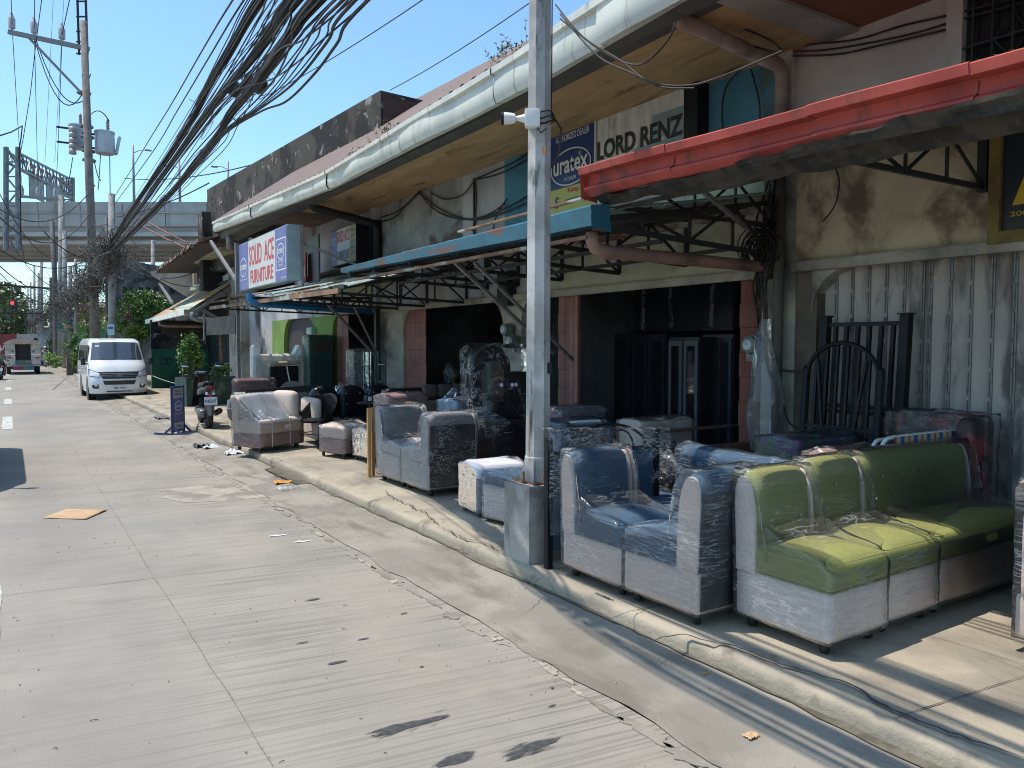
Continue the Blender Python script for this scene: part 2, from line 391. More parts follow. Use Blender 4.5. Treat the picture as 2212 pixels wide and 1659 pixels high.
# silt water line beside the kerb
m = MB()
def wl(u, v):
    y = -2 + u*40; wd = .035+.10*max(0, noise.noise((y*.9, 2, 0)))+.02*noise.noise((y*6, 2, 0))+(.16 if 9.2 < y < 10.6 else 0)
    return (3.058 - (1-v)*wd, y, .0525)
m.grid(wl, 500, 1); m.build('gutter_water', m_wet, kind='structure')
# kerb: rounded, chipped, cast in lengths
m = MB()
def kz(y): return PZ
def kb(u, v):
    y = -6 + (u**1.5)*96
    prof = [(0, -.08), (.0, .085), (.004, .112), (.014, .128), (.034, .137), (.07, PZ), (.20, PZ+.001), (.28, PZ-.004)]
    px, pz = prof[int(round(v*7))]
    bx = wob((y*.5, 0, 0), 1, .010)+wob((y*3, px*4, 0), 1, .004)
    chip = max(0, noise.noise((y*2.3, 7, 0))-.38)*.22
    gap = .02 if abs((y % .92)-.46) > .452 else 0
    if 1 <= round(v*7) <= 4: px += chip; pz -= chip*.25+gap
    return (3.05+px+bx, y, pz+wob((y*3, px*4, 2), 1, .002))
m.grid(kb, 1100, 7); m.build('kerb', m_kerb, kind='structure', smooth=26)
# pavement
m = MB()
def pv(u, v):
    y = -6 + (u**1.5)*96; x = 3.25 + v*3.35
    return (x, y, PZ + wob((x*1.2, y*.9, 0), 1, .003)*min(1, v*5) + .008*v)
m.grid(pv, 260, 14); m.build('pavement', m_pave, kind='structure', smooth=True)
MB().box(6.55, 40, -6, 90, -.2, .13).build('yard_ground', m_earth, kind='structure')
MB().box(3.3, 7.0, 50, 300, -.3, .10).build('far_pavement', m_pave, kind='structure')
# pavement repair seams and long cracks with raised lips
def ribbon(pts, w0, mat, name, z=.006, seed=0):
    m = MB(); L_ = []
    for a, b in zip(pts, pts[1:]):
        n = max(2, int((Vector(b)-Vector(a)).length/.035))
        L_ += [Vector(a).lerp(Vector(b), k/n) for k in range(n)]
    L_.append(Vector(pts[-1])); vs = []; fs = []
    for i, p in enumerate(L_):
        d = (L_[min(i+1, len(L_)-1)]-L_[max(i-1, 0)]).normalized(); nrm = Vector((-d.y, d.x, 0))
        q = p + nrm*(wob((p.x*5+seed, p.y*5, 0), 1, .035)+wob((p.x*21+seed, p.y*21, 0), 1, .022))
        ww = w0*(.5+.9*abs(noise.noise((p.x*9, p.y*9, seed))))*min(1, .15+i/6, .15+(len(L_)-1-i)/6)
        vs += [tuple(q+nrm*ww+Vector((0, 0, z))), tuple(q-nrm*ww+Vector((0, 0, z)))]
    for i in range(len(L_)-1): fs.append((2*i, 2*i+1, 2*i+3, 2*i+2))
    m.add(vs, fs); return m.build(name, mat, kind='structure')
zz = PZ+.004
cr = [[(1400,1392),(1440,1378),(1480,1372),(1560,1392),(1640,1420),(1730,1452),(1830,1478),(1900,1520),(2000,1570),(2100,1602),(2212,1640)],
      [(830,1060),(850,1078),(890,1094),(920,1110),(950,1138)], [(950,1138),(1000,1165),(1060,1180),(1085,1200)],
      [(570,1000),(590,1012),(620,1020),(650,1022)]]
for i, c in enumerate(cr):
    ribbon([G(x, y, PZ+.006) for x, y in c], [.011, .008, .008, .014][i], m_crack, 'pavement_crack', .010, i)
for c in ([(1100,1290),(1190,1240)],[(1290,1350),(1450,1290)],[(700,1080),(760,1050),(900,985)],[(760,1100),(850,1068)]):
    ribbon([G(x, y, PZ+.006) for x, y in c], .004, m_crack, 'pavement_joint', .012, 9)
# road joints, markings, stains
m_joint = K('tar_joint', (.13, .12, .105), (.22, .2, .17), sc=20, rough=.95, world=True)
def rj(pts, w0, n='road_joint'): return ribbon([G(x, y) for x, y in pts], w0, m_joint, n, .004, 2)
def straight(a, b, w0, mat, name, z=.004, kind='structure'):
    a = Vector(a); b = Vector(b); d = (b-a).normalized(); n = Vector((-d.y, d.x, 0))*w0; Z = Vector((0, 0, z))
    N_ = max(2, int((b-a).length/.12)); vs = []
    for i in range(N_+1):
        p = a.lerp(b, i/N_); j = .35+.65*abs(noise.noise((p.x*4, p.y*4, 1)))*2
        o_ = n.normalized()*wob((p.x*3, p.y*3, 6), 1, .010)
        vs += [tuple(p+n*j+Z+o_), tuple(p-n*j+Z+o_)]
    return MB().add(vs, [(2*i, 2*i+1, 2*i+3, 2*i+2) for i in range(N_)]).build(name, mat, kind=kind)
straight((.86, -1, 0), (.86, 60, 0), .0038, m_joint, 'road_joint')
fade(m_mortar, 14, (1, 1, 1), .42, .50)
for y0 in (6.3, 10.3, 14.4, 19, 23.5, 28, 2.2):
    straight((-6, y0+.9, 0), (2.45, y0-.39, 0), .0035, m_joint, 'road_joint')
m_mark = K('road_paint', (.50, .485, .45), (.33, .31, .28), sc=9, rough=.8, world=True)
for (a, b) in ((3.6, 6.6), (19.0, 22.4), (27.2, 30), (36, 38.5), (45, 47.5), (54, 57)):
    m = MB(); q = []; n = 14
    xl, xr = (-.26, -.095) if a < 10 else (-.18, .02)
    for i in range(n+1): q.append((xl+random.uniform(-.008, .008), a+(b-a)*i/n, .005))
    q2 = [(xr+random.uniform(-.006, .006), p[1], .005) for p in q]
    m.add(q+q2, [(i, i+1, n+2+i, n+1+i) for i in range(n)]).build('lane_marking', m_mark, kind='structure')
m_oil = K('oil_stain', (.035, .036, .04), (.06, .06, .062), sc=40, rough=.8, world=True)
fade(m_oil, 9, (1, 4, 1), .36, .58)
def stain_mat():
    m = m_oil; t = m.node_tree; N = t.nodes; L = t.links
    for l in list(N['Principled BSDF'].inputs['Alpha'].links): L.remove(l)
    tc = N.new('ShaderNodeTexCoord'); ln = N.new('ShaderNodeVectorMath'); ln.operation = 'LENGTH'; L.new(tc.outputs['Object'], ln.inputs[0])
    g = N.new('ShaderNodeNewGeometry'); mp = N.new('ShaderNodeMapping'); L.new(g.outputs['Position'], mp.inputs[0]); mp.inputs['Rotation'].default_value = (0, 0, R(8.5)); mp.inputs['Scale'].default_value = (5, 34, 1)
    n = N.new('ShaderNodeTexNoise'); n.inputs['Scale'].default_value = 1; n.inputs['Detail'].default_value = 6; L.new(mp.outputs[0], n.inputs['Vector'])
    a = N.new('ShaderNodeMath'); a.operation = 'MULTIPLY_ADD'; L.new(n.outputs['Fac'], a.inputs[0]); a.inputs[1].default_value = 2.6; a.inputs[2].default_value = -.62
    b = N.new('ShaderNodeMath'); b.operation = 'SUBTRACT'; L.new(a.outputs[0], b.inputs[0]); L.new(ln.outputs['Value'], b.inputs[1])
    r = N.new('ShaderNodeMapRange'); r.inputs['From Min'].default_value = .0; r.inputs['From Max'].default_value = .22; r.inputs['To Max'].default_value = .88; L.new(b.outputs[0], r.inputs['Value']); L.new(r.outputs[0], N['Principled BSDF'].inputs['Alpha'])
stain_mat()
def stain(x0, y0, x1, y1, wd, seed):
    a = G(x0, y0); b = G(x1, y1); d = b-a; L_ = d.length
    o = MB().add([(-1.3, -1.3, 0), (1.3, -1.3, 0), (1.3, 1.3, 0), (-1.3, 1.3, 0)], [(0, 1, 2, 3)]).build('oil_stain', m_oil, kind='structure')
    o.matrix_world = Matrix.Translation((a+b)/2+Vector((0, 0, .004+seed*.0002))) @ Matrix.Rotation(math.atan2(d.y, d.x), 4, 'Z') @ Matrix.Diagonal((L_*.62, wd*1.25, 1, 1))
for q in ((770,1600,968,1545,.055,1),(1085,1640,1215,1590,.06,2),(930,1655,1040,1625,.05,3),(700,1438,750,1428,.022,4),(765,1385,800,1378,.012,5),
          (905,1443,918,1440,.012,6),(1085,1250,1110,1245,.012,7),(1180,1530,1205,1522,.01,8),(735,1360,748,1358,.01,9),(640,1392,665,1388,.008,10),(1190,1490,1196,1486,.01,11),(655,1300,690,1293,.02,12),(860,1330,880,1324,.01,13)): stain(*q)
for y0 in (1.75, 3.35, 4.95, 6.6, 8.4, 10.2, 12.1, 14, 16):
    straight((3.10, y0+.03, PZ+.002), (6.1, y0-.32, PZ+.010), .0035, m_crack, 'pavement_joint', .004)
straight((4.15, .2, PZ+.006), (4.25, 14, PZ+.006), .003, m_crack, 'pavement_joint', .004)
# light sandy patch in the lane
m = MB(); pts = [(345,1060),(420,1050),(560,1046),(640,1052),(610,1070),(500,1082),(400,1086),(350,1076)]
m.add([G(x, y)+Vector((0, 0, .003)) for x, y in pts], [tuple(range(8))[::-1]]); m.build('dusty_patch', K('dusty_concrete', (.33, .295, .24), (.27, .245, .21), sc=5, rough=.95, world=True), kind='structure'); fade(K('dusty_concrete', ()), 2, (1, 1, 1), .36, .52)

# ---- grit, pebbles
m = MB()
for i in range(900):
    y = random.uniform(1.2, 14)**1.0; x = random.choice([random.gauss(2.35, .2), random.uniform(-1, 3), random.gauss(2.95, .08)]); r = random.uniform(.002, .006)*(1+y*.05)
    if x > 3.02: continue
    z = apz(x)+.002 if x > 2.4 else .002
    m.add([(x+r, y, z), (x-r*.5, y+r, z), (x-r*.6, y-r, z), (x, y, z+r*1.1)], [(0, 1, 3), (1, 2, 3), (2, 0, 3)])
m.build('gravel', m_mortar, kind='stuff', label='pale grit and pebbles scattered along the gutter apron', cat='gravel')

# ================================================================ FLYOVER
m_fly = K('flyover_concrete', (.42, .42, .41), (.33, .33, .325), sc=.25, rough=.9, grime=(.18, .18, .18), gsc=.5, glo=.52, ghi=.75, gst=(1, 1, .25))
m_fly2 = K('flyover_girder', (.50, .50, .49), (.40, .40, .39), sc=.3, rough=.9)
fly = thing('flyover', 'grey concrete flyover crossing high over the far street', 'flyover', (0, 78, 0))
OF = dep(0, 748, 66); RH = Vector((RT.x, RT.y, 0)); DH = Vector((FW.x, FW.y, 0)).normalized()
def fb(s0, s1, d0, d1, z0, z1, mb):
    P = lambda s_, d_, z_: Vector((OF.x, OF.y, 0))+RH*s_+DH*d_+Vector((0, 0, z_))
    return mb.hexa([P(s0, d0, z0), P(s1, d0, z0), P(s1, d1, z0), P(s0, d1, z0)], [P(s0, d0, z1), P(s1, d0, z1), P(s1, d1, z1), P(s0, d1, z1)])
m = MB()
for k in range(-12, 24): fb(k*3.6+.02, k*3.6+3.58, 0, .3, 13.15, 14.0, m)
m.build('parapet', m_fly, fly, bevel=.03)
m = MB()
for k in range(-12, 24): fb(k*3.6+.03, k*3.6+3.57, .10, .5, 11.95, 13.05, m)
fb(-44, 84, -.03, .6, 13.05, 13.15, m); m.build('fascia_panel', m_fly, fly)
m = MB(); fb(-44, 84, .5, 16.5, 11.5, 12.6, m); m.build('deck', m_fly, fly)
m = MB()
for d_ in (.9, 4.2, 7.5, 10.8, 14.1): fb(-44, 84, d_, d_+1.4, 10.55, 10.85, m); fb(-44, 84, d_+.45, d_+.95, 10.85, 11.5, m)
fb(-44, 84, .3, 1.2, 11.15, 11.5, m)
m.build('girder', m_fly2, fly)
for s_ in (-26, 26, 60):
    m = MB(); fb(s_-1.2, s_+1.2, 6, 10, -1, 9.2, m); fb(s_-1.2, s_+1.2, 1, 15.8, 9.2, 10.5, m); m.build('pier', m_fly, fly, bevel=.1)
def fpt(s_, d_, z_): return Vector((OF.x, OF.y, 0))+RH*s_+DH*d_+Vector((0, 0, z_))
def street_lamp_fly(px, top, arm, lab):
    P = dep(px, 440, 67); zt = dep(px, top, 67).z
    t = thing('street_lamp', lab, 'street lamp', (P.x, P.y, 12.6), 0, 'street lamps on the flyover')
    MB().tube([(P.x, P.y, 12.6), (P.x, P.y, zt)], [.13, .08], 8).build('post', m_greysteel, t, smooth=True)
    e = Vector((P.x, P.y, zt-.4))+RH*arm
    MB().tube([(P.x, P.y, zt-.7), Vector((P.x, P.y, zt-.45))+RH*arm*.5, e], .035, 6).build('arm', m_greysteel, t)
    MB().rbox(tuple(e+RH*arm*.2-Vector((0, 0, .05))), (.55, .3, .13), .05, 4).build('lamp_head', m_greysteel, t, smooth=True)
street_lamp_fly(290, 315, 1.1, 'tall single arm street lamp on the flyover, nearest the tall electric pole')
street_lamp_fly(389, 348, -1.0, 'street lamp on the flyover seen through the cable bundles')
street_lamp_fly(494, 350, -1.0, 'street lamp behind the black parapet of the mouldy building')
# sign gantry standing on the flyover
gt = thing('sign_gantry', 'steel lattice sign gantry seen from the back above the flyover', 'gantry', tuple(dep(60, 440, 68)))
m_gan = K('gantry_steel', (.20, .215, .23), (.13, .135, .14), sc=3, rough=.5, metal=.4)
def lat(a0, a1, b0, b1, n, mb, r=.05):
    a0, a1, b0, b1 = map(Vector, (a0, a1, b0, b1))
    for i in range(n):
        p = a0.lerp(a1, i/n); q = b0.lerp(b1, i/n); q2 = b0.lerp(b1, (i+1)/n); p2 = a0.lerp(a1, (i+1)/n)
        mb.bar(p, q, r); mb.bar(*((p, q2) if i % 2 else (q, p2)), r)
D1 = 62; D2 = 74
def tower(xl, xr, yt, yb, D):
    m = MB(); a0, a1, b0, b1 = dep(xl, yb, D), dep(xl, yt, D), dep(xr, yb, D), dep(xr, yt, D)
    for q in ((a0, a1), (b0, b1)): m.tube(q, .20, 8)
    lat(a0, a1, b0, b1, 7, m, .1); m.build('tower', m_gan, gt)
tower(13, 39, 318, 540, D1); tower(134, 157, 384, 450, D2)
for (x0, y0, x1, y1, u0, v0, u1, v1) in ((14, 328, 157, 402, 14, 350, 157, 430), (39, 330, 150, 386, 39, 362, 150, 420)):
    m = MB(); A0, A1, B0, B1 = dep(x0, y0, D1), dep(x1, y1, D2), dep(u0, v0, D1), dep(u1, v1, D2)
    m.bar(A0, A1, .16); m.bar(B0, B1, .16); lat(A0, A1, B0, B1, 14, m, .08); m.build('beam', m_gan, gt)
for (a, b, c, d, k0, k1) in ((61, 355, 93, 452, 64.5, 67.5), (98, 378, 128, 470, 68, 71)):
    A = dep(a, b+10, k0); B = dep(c, d-68, k1); h = Vector((0, 0, -2.2 if a < 90 else -2.1)); t_ = DH*.12
    MB().hexa([A+h, B+h, B+h+t_, A+h+t_], [A, B, B+t_, A+t_]).build('sign_panel', K('sign_back', (.23, .24, .24), (.15, .15, .15), sc=2, rough=.6), gt)

# ================================================================ FAR BACKDROP
def leafmass(mb, c, rad, n, ls, seed=0, flat=1., bottom=0):
    rnd = random.Random(seed); c = Vector(c)
    cl = []
    for i in range(max(6, n//45)):
        u = rnd.uniform(-1, 1); a = rnd.uniform(0, 2*pi); q = (1-u*u)**.5; rr = rnd.uniform(.35, 1)**.6
        cl.append((Vector((q*cos(a)*rad[0], q*sin(a)*rad[1], u*rad[2]))*rr, rnd.uniform(.18, .38)))
    for i in range(n):
        p0, k = cl[rnd.randrange(len(cl))]
        o_ = Vector((rnd.gauss(0, 1)*rad[0], rnd.gauss(0, 1)*rad[1], rnd.gauss(0, .8)*rad[2]))*k*.55
        p = c+p0+o_
        d = Vector((rnd.gauss(0, 1), rnd.gauss(0, 1), rnd.gauss(0, 1)+.6)).normalized(); x = d.orthogonal().normalized(); y = d.cross(x)
        a = rnd.uniform(0, 6.28); x, y = x*cos(a)+y*sin(a), y*cos(a)-x*sin(a); s_ = ls*rnd.uniform(.6, 1.4)
        mb.add([p-x*s_, p+y*s_*.45+d*s_*.12, p+x*s_, p-y*s_*.45+d*s_*.12], [(0, 1, 2, 3)])
    return mb
def leaf(name, a, b, sc=.8, tr=.25):
    m = K(name, a, b, sc=sc, lo=.4, hi=.6, rough=.5); bs = m.node_tree.nodes['Principled BSDF']
    return m
m_leafd = leaf('dark_foliage', (.045, .075, .022), (.085, .13, .035))
m_leafl = leaf('bright_foliage', (.10, .20, .03), (.19, .31, .05), 5)
m_leafm = leaf('mid_foliage', (.05, .12, .025), (.10, .19, .035), 4)
m_flower = K('magenta_bracts', (.55, .06, .28), (.7, .15, .4), sc=6, rough=.6)
m_bark = K('bark', (.12, .09, .065), (.07, .055, .04), sc=9, rough=.95)
def tree(x, y, z, rad, n, ls, lab, seed, name='broadleaf_tree', mt=None, group='trees at the far end of the street'):
    t = thing(name, lab, 'tree', (x, y, 0), 0, group); m = MB()
    m.tube([(x, y, 0), (x+.2, y, z*.5), (x, y+.1, z)], [rad[0]*.09, rad[0]*.06, rad[0]*.03], 7)
    for k in range(5):
        a = k*1.3+seed; m.tube([(x+.15, y, z*.5), (x+rad[0]*.5*cos(a), y+rad[1]*.5*sin(a), z+rad[2]*.2)], [rad[0]*.04, .03], 5)
    m.build('trunk', m_bark, t); leafmass(MB(), (x, y, z), rad, n, ls, seed).build('crown', mt or m_leafd, t, raw=True)
for i, (px, D, tz, rr, lab) in enumerate([(-48, 150, 8.6, 8, 'dark tree at the left edge beyond the traffic light'), (-4, 165, 7.2, 7.5, 'round green tree just left of the red traffic light'),
        (36, 175, 6.0, 7.5, 'lower green tree behind the jeepney, below the crossed wires'), (62, 190, 5, 7, 'hazy tree farthest down the street between the poles'), (-80, 130, 9, 8, 'tree mostly outside the left edge of the photo')]):
    p = dep(px, 748, D); tree(p.x, p.y, tz, (rr, rr, tz*.75), 2600, .55, lab, i+3)
# small far houses left and right of the road end
m_far = [K('far_wall_a', (.42, .41, .39), (.3, .29, .28), sc=.4), K('far_wall_b', (.30, .10, .075), (.25, .09, .06), sc=.5), K('far_wall_c', (.38, .40, .38), (.25, .26, .25), sc=.5)]
def far_house(px0, px1, D, z1, mt, lab, roof=None, dd=8, windows=3):
    a = dep(px0, 748, D); b = dep(px1, 748, D); t = thing('house', lab, 'house', (a.x, a.y, 0)); dh = DH*dd; Z0 = Vector((0, 0, 0))
    a = Vector((a.x, a.y, 0)); b = Vector((b.x, b.y, 0)); up = Vector((0, 0, z1))
    MB().hexa([a, b, b+dh, a+dh], [a+up, b+up, b+dh+up, a+dh+up]).build('wall', mt, t)
    if roof:
        o_ = (b-a).normalized()*.4; e = Vector((0, 0, .15))
        MB().hexa([a-o_+up-DH*.5, b+o_+up-DH*.5, b+o_+dh+up, a-o_+dh+up], [a-o_+up+e-DH*.5, b+o_+up+e-DH*.5, b+o_+dh+up+e*7, a-o_+dh+up+e*7]).build('roof', roof, t)
    for k in range(windows):
        q = a.lerp(b, (k+.3)/windows); q2 = a.lerp(b, (k+.7)/windows); u0 = Vector((0, 0, z1*.5)); u1 = Vector((0, 0, z1*.75)); f = DH*-.03
        MB().hexa([q+u0+f, q2+u0+f, q2+u0, q+u0], [q+u1+f, q2+u1+f, q2+u1, q+u1]).build('window', m_glass, t)
m_tin = K('weathered_tin', (.35, .34, .32), (.22, .12, .07), sc=1.2, rough=.7)
far_house(166, 236, 62, 4.9, m_far[1], 'rust red walled building behind the bougainvillea and cable poles', m_tin, 9, 2)
far_house(118, 170, 95, 6.0, m_far[0], 'pale grey building behind the clinic sign', m_tin, 12, 3)
far_house(78, 112, 120, 4.5, m_far[2], 'small far grey building behind the pedestrian', m_tin, 10, 3)
# red hoarding across the road end with a white scrawl
p0 = dep(-60, 748, 118); p1 = dep(92, 748, 118)
t = thing('hoarding', 'long dark red hoarding with white scrawled lettering across the street end', 'hoarding', (p0.x, p0.y, 0))
a = Vector((p0.x, p0.y, 0)); b = Vector((p1.x, p1.y, 0))
MB().hexa([a, b, b+DH*.2, a+DH*.2], [a+Vector((0, 0, 3.6)), b+Vector((0, 0, 3.6)), b+DH*.2+Vector((0, 0, 3.6)), a+DH*.2+Vector((0, 0, 3.6))]).build('board', K('hoarding_red', (.22, .035, .035), (.15, .03, .03), sc=.5), t)
m = MB(); q = []
for i in range(60): q.append(a.lerp(b, .35+.5*i/60)-DH*.04+Vector((0, 0, 1.6+.55*sin(i*.55)+.3*sin(i*.21+1))))
m.tube(q, .06, 5).build('lettering', m_txtwhite, t)
# ================================================================ SHOP ROW
def plaster(n, a, b, g=(.10, .09, .075), gsc=1.1, glo=.46, ghi=.72, **k): return K(n, a, b, sc=1.6, lo=.35, hi=.65, grime=g, gsc=gsc, glo=glo, ghi=ghi, rough=.9, bump=.5, bsc=14, world=True, gst=(1, 1, .8), **k)
m_pink = plaster('pink_plaster', (.60, .50, .485), (.50, .415, .40), glo=.55, ghi=.85)
m_teal = plaster('teal_paint', (.085, .26, .36), (.06, .19, .26), glo=.52, ghi=.75)
m_greyp = plaster('peeling_grey_plaster', (.36, .36, .345), (.23, .24, .235), g=(.12, .10, .08), glo=.5, ghi=.62)
m_whitep = plaster('dirty_white_plaster', (.46, .46, .47), (.34, .34, .35), glo=.55, ghi=.72)
m_cream = plaster('stained_cream_plaster', (.60, .505, .36), (.48, .40, .28), g=(.16, .12, .085), gsc=2.2, glo=.44, ghi=.66)
m_olive = plaster('pale_olive_plaster', (.52, .53, .38), (.41, .42, .30), glo=.50, ghi=.78)
m_column = plaster('soiled_column_plaster', (.44, .41, .34), (.31, .29, .245), g=(.08, .07, .06), glo=.46, ghi=.7)
m_lime = plaster('lime_green_paint', (.19, .31, .08), (.14, .24, .06), glo=.56, ghi=.85)
m_ply = K('plywood_soffit', (.64, .40, .20), (.52, .31, .145), sc=1.3, lo=.35, hi=.62, rough=.8, grime=(.16, .085, .04), gsc=2.0, glo=.55, ghi=.74, st=(3, .7, 1), gst=(2.2, .6, 1), world=True)
m_redpanel = K('red_brown_panel', (.30, .10, .055), (.24, .08, .045), sc=1.2, rough=.7, world=True)
m_roof = K('red_brown_roof_sheet', (.13, .072, .06), (.10, .06, .05), sc=2, rough=.6, grime=(.10, .08, .06), gsc=1.3, world=True)
m_gutter = K('grey_white_gutter', (.70, .71, .63), (.58, .60, .54), sc=2.0, rough=.5, grime=(.22, .15, .09), gsc=2.2, glo=.56, ghi=.74, gst=(1, 5, .6), world=True)
m_fascia = K('dark_fascia_board', (.075, .07, .062), (.105, .095, .082), sc=3, rough=.85, world=True)
m_accord = K('pink_folding_shutter', (.34, .145, .115), (.27, .12, .10), sc=3, rough=.6, grime=(.10, .05, .04), gsc=3, glo=.58, ghi=.8)
m_shut = K('grey_shutter_steel', (.45, .395, .355), (.33, .29, .255), sc=.9, rough=.55, grime=(.14, .12, .11), gsc=2.2, glo=.50, ghi=.64, gst=(1, 2.2, .45), world=True)
m_mould = K('mouldy_black_wall', (.014, .013, .013), (.062, .053, .044), sc=.9, lo=.45, hi=.55, rough=.95, grime=(.24, .235, .23), gsc=2.6, glo=.60, ghi=.64, bump=.6, bsc=9, world=True)
row = thing('shop_row', 'long two storey row of old furniture shops with stained walls and a wide plywood eave', 'building', (WX, 10, 0))
def wall(y0, y1, z0, z1, mt, name='wall', x0=WX, x1=WX+.25, **k): return MB().box(x0, x1, y0, y1, z0, z1).build(name, mt, row, **k)
YA0, YA1 = -1.0, W(1752)         # shutter bay
YB0, YB1 = W(1637), W(1126)      # open shop under the blue canopy
YC0, YC1 = W(1087), W(871)
YD0, YD1 = W(810), W(718)
YE0, YE1 = W(680), W(613)
ZL = 2.43
# lower band (lintel zone)
wall(-2, 4.62, ZL, 3.45, m_cream)
wall(4.62, 5.0, .1, 3.45, m_column, 'column')
wall(5.0, 8.9, ZL, 3.45, m_olive); wall(8.9, 14.0, ZL, 3.45, m_whitep); wall(14.0, 17.4, ZL, 3.3, m_olive); wall(17.4, 25.8, ZL, 3.3, m_whitep)
wall(YB1, YC0, .1, ZL, m_column, 'column'); wall(YC1, YD0, .1, ZL, m_column, 'column')
wall(YD1, YE0, .1, ZL, m_lime, 'column'); wall(YE1, YE1+1.1, .1, ZL, m_lime, 'column')
wall(YE1+1.1, 24.3, .1, ZL, m_whitep, 'column'); wall(24.3, 25.8, .1, 4.2, m_column, 'column', x0=WX-.25)
# projecting arched frames (rounded corners) round each opening
def arch(y0, y1, mt, r=.42, x0=WX-.05, bw=.0, both=(1, 1), z=ZL, name='arch_corner'):
    for k, (yc, sg) in enumerate(((y0, 1), (y1, -1))):
        if not both[k]: continue
        poly = [(yc, z), (yc, z-r)] + [(yc+sg*(r-r*cos(a*pi/2/8)), z-r+r*sin(a*pi/2/8)) for a in range(1, 9)]
        MB().prism(poly, lambda u, v, t: (t, u, v), WX+.003, WX+.22).build(name, mt, row)
arch(YA0, YA1, m_column, .40, both=(0, 1)); arch(YB0, YB1, m_column, .35, both=(0, 1)); arch(YC0, YC1, m_column, .45); arch(YD0, YD1, m_lime, .4, both=(0, 1)); arch(YE0, YE1, m_lime, .55)
# lintel ledge
m = MB(); m.box(WX-.07, WX, 5.0, YC1+1, ZL-.05, ZL+.04); m.box(WX-.10, WX, -2, 4.6, ZL-.02, ZL+.07); m.build('ledge', m_column, row, bevel=.01)
# shutter bay reveal
MB().box(WX+.02, WX+.45, 4.40, 4.62, .12, ZL-.0).build('reveal', K('brown_reveal', (.13, .105, .08), (.09, .075, .06), sc=2, rough=.9), row)
# upper storey
for y0, y1, mt in ((-2, 4.72, m_pink), (4.72, 6.2, m_teal), (6.2, 8.62, m_greyp), (8.62, W(1090, 430), m_teal), (W(1090, 430), W(1000, 430), m_whitep), (W(1000, 430), 14.35, m_greyp), (14.35, 18, m_whitep), (18, 22, m_greyp)):
    wall(y0, y1, 3.452, 4.9 if y0 < 20 else 4.6, mt, x1=WX+.22)
wall(4.65, 4.80, 3.45, 4.5, m_pink, 'pilaster', x0=WX-.06)
wall(14.25, 14.5, 2.5, 4.5, m_whitep, 'pilaster', x0=WX-.10)
# grille window high at the right
MB().box(WX-.012, WX, .8, 3.12, 3.62, 4.55).build('window', m_glass, row)
m = MB(); m.box(WX-.08, WX-.0, 3.12, 3.24, 3.4, 4.6); m.box(WX-.08, WX, .8, 3.12, 3.5, 3.62); m.build('window_frame', m_pink, row)
m = MB()
for k in range(16): m.bar((WX-.06, 3.05-k*.14, 3.62), (WX-.06, 3.05-k*.14, 4.6), .014)
for z in (3.72, 3.98, 4.35): m.bar((WX-.065, 3.12, z), (WX-.065, .8, z), .016)
for k in range(5): m.tube([(WX-.06, 2.9-k*.42, 3.98), (WX-.06, 2.78-k*.42, 4.14), (WX-.06, 2.66-k*.42, 3.98), (WX-.06, 2.78-k*.42, 3.82), (WX-.06, 2.9-k*.42, 3.98)], .008, 5)
m.build('window_grille', m_darkmetal, row)
# eave: plywood soffit, battens, fascia
SZ = 4.46
for y0, y1, x0 in ((4.32, 6.9, 4.82), (6.905, 9.3, 4.82), (9.305, 11.7, 4.83), (11.705, 14.1, 4.85), (14.105, 15.6, 4.9)):
    MB().box(x0, WX+.1, y0, y1, SZ, SZ+.02).build('soffit', m_ply, row)
MB().box(4.82, WX+.1, 15.605, 18.2, SZ+.1, SZ+.12).build('soffit', K('damaged_soffit', (.22, .10, .05), (.08, .06, .05), sc=3, rough=.9, world=True), row)
MB().box(4.6, WX+.1, 4.02, 4.315, SZ-.03, SZ+.05).build('batten', K('cream_batten', (.45, .40, .36), (.35, .3, .27), sc=2, rough=.7), row)
MB().box(4.6, WX+.1, -2, 4.015, SZ+.0, SZ+.03).build('soffit', m_redpanel, row)
for ya_, yb_2, za_, zb_ in ((-2, 4.5, SZ-.02, SZ-.03), (4.5, 8, SZ-.03, SZ-.12), (8, 19.8, SZ-.12, SZ-.12)):
    MB().hexa([(4.62, ya_, za_), (4.84, ya_, za_), (4.84, yb_2, zb_), (4.62, yb_2, zb_)], [(4.62, ya_, SZ+.1), (4.84, ya_, SZ+.1), (4.84, yb_2, SZ+.1), (4.62, yb_2, SZ+.1)]).build('fascia', m_fascia, row)
MB().box(4.43, 4.618, -2, 19.9, SZ-.10, SZ+.06).build('fascia', m_fascia, row)
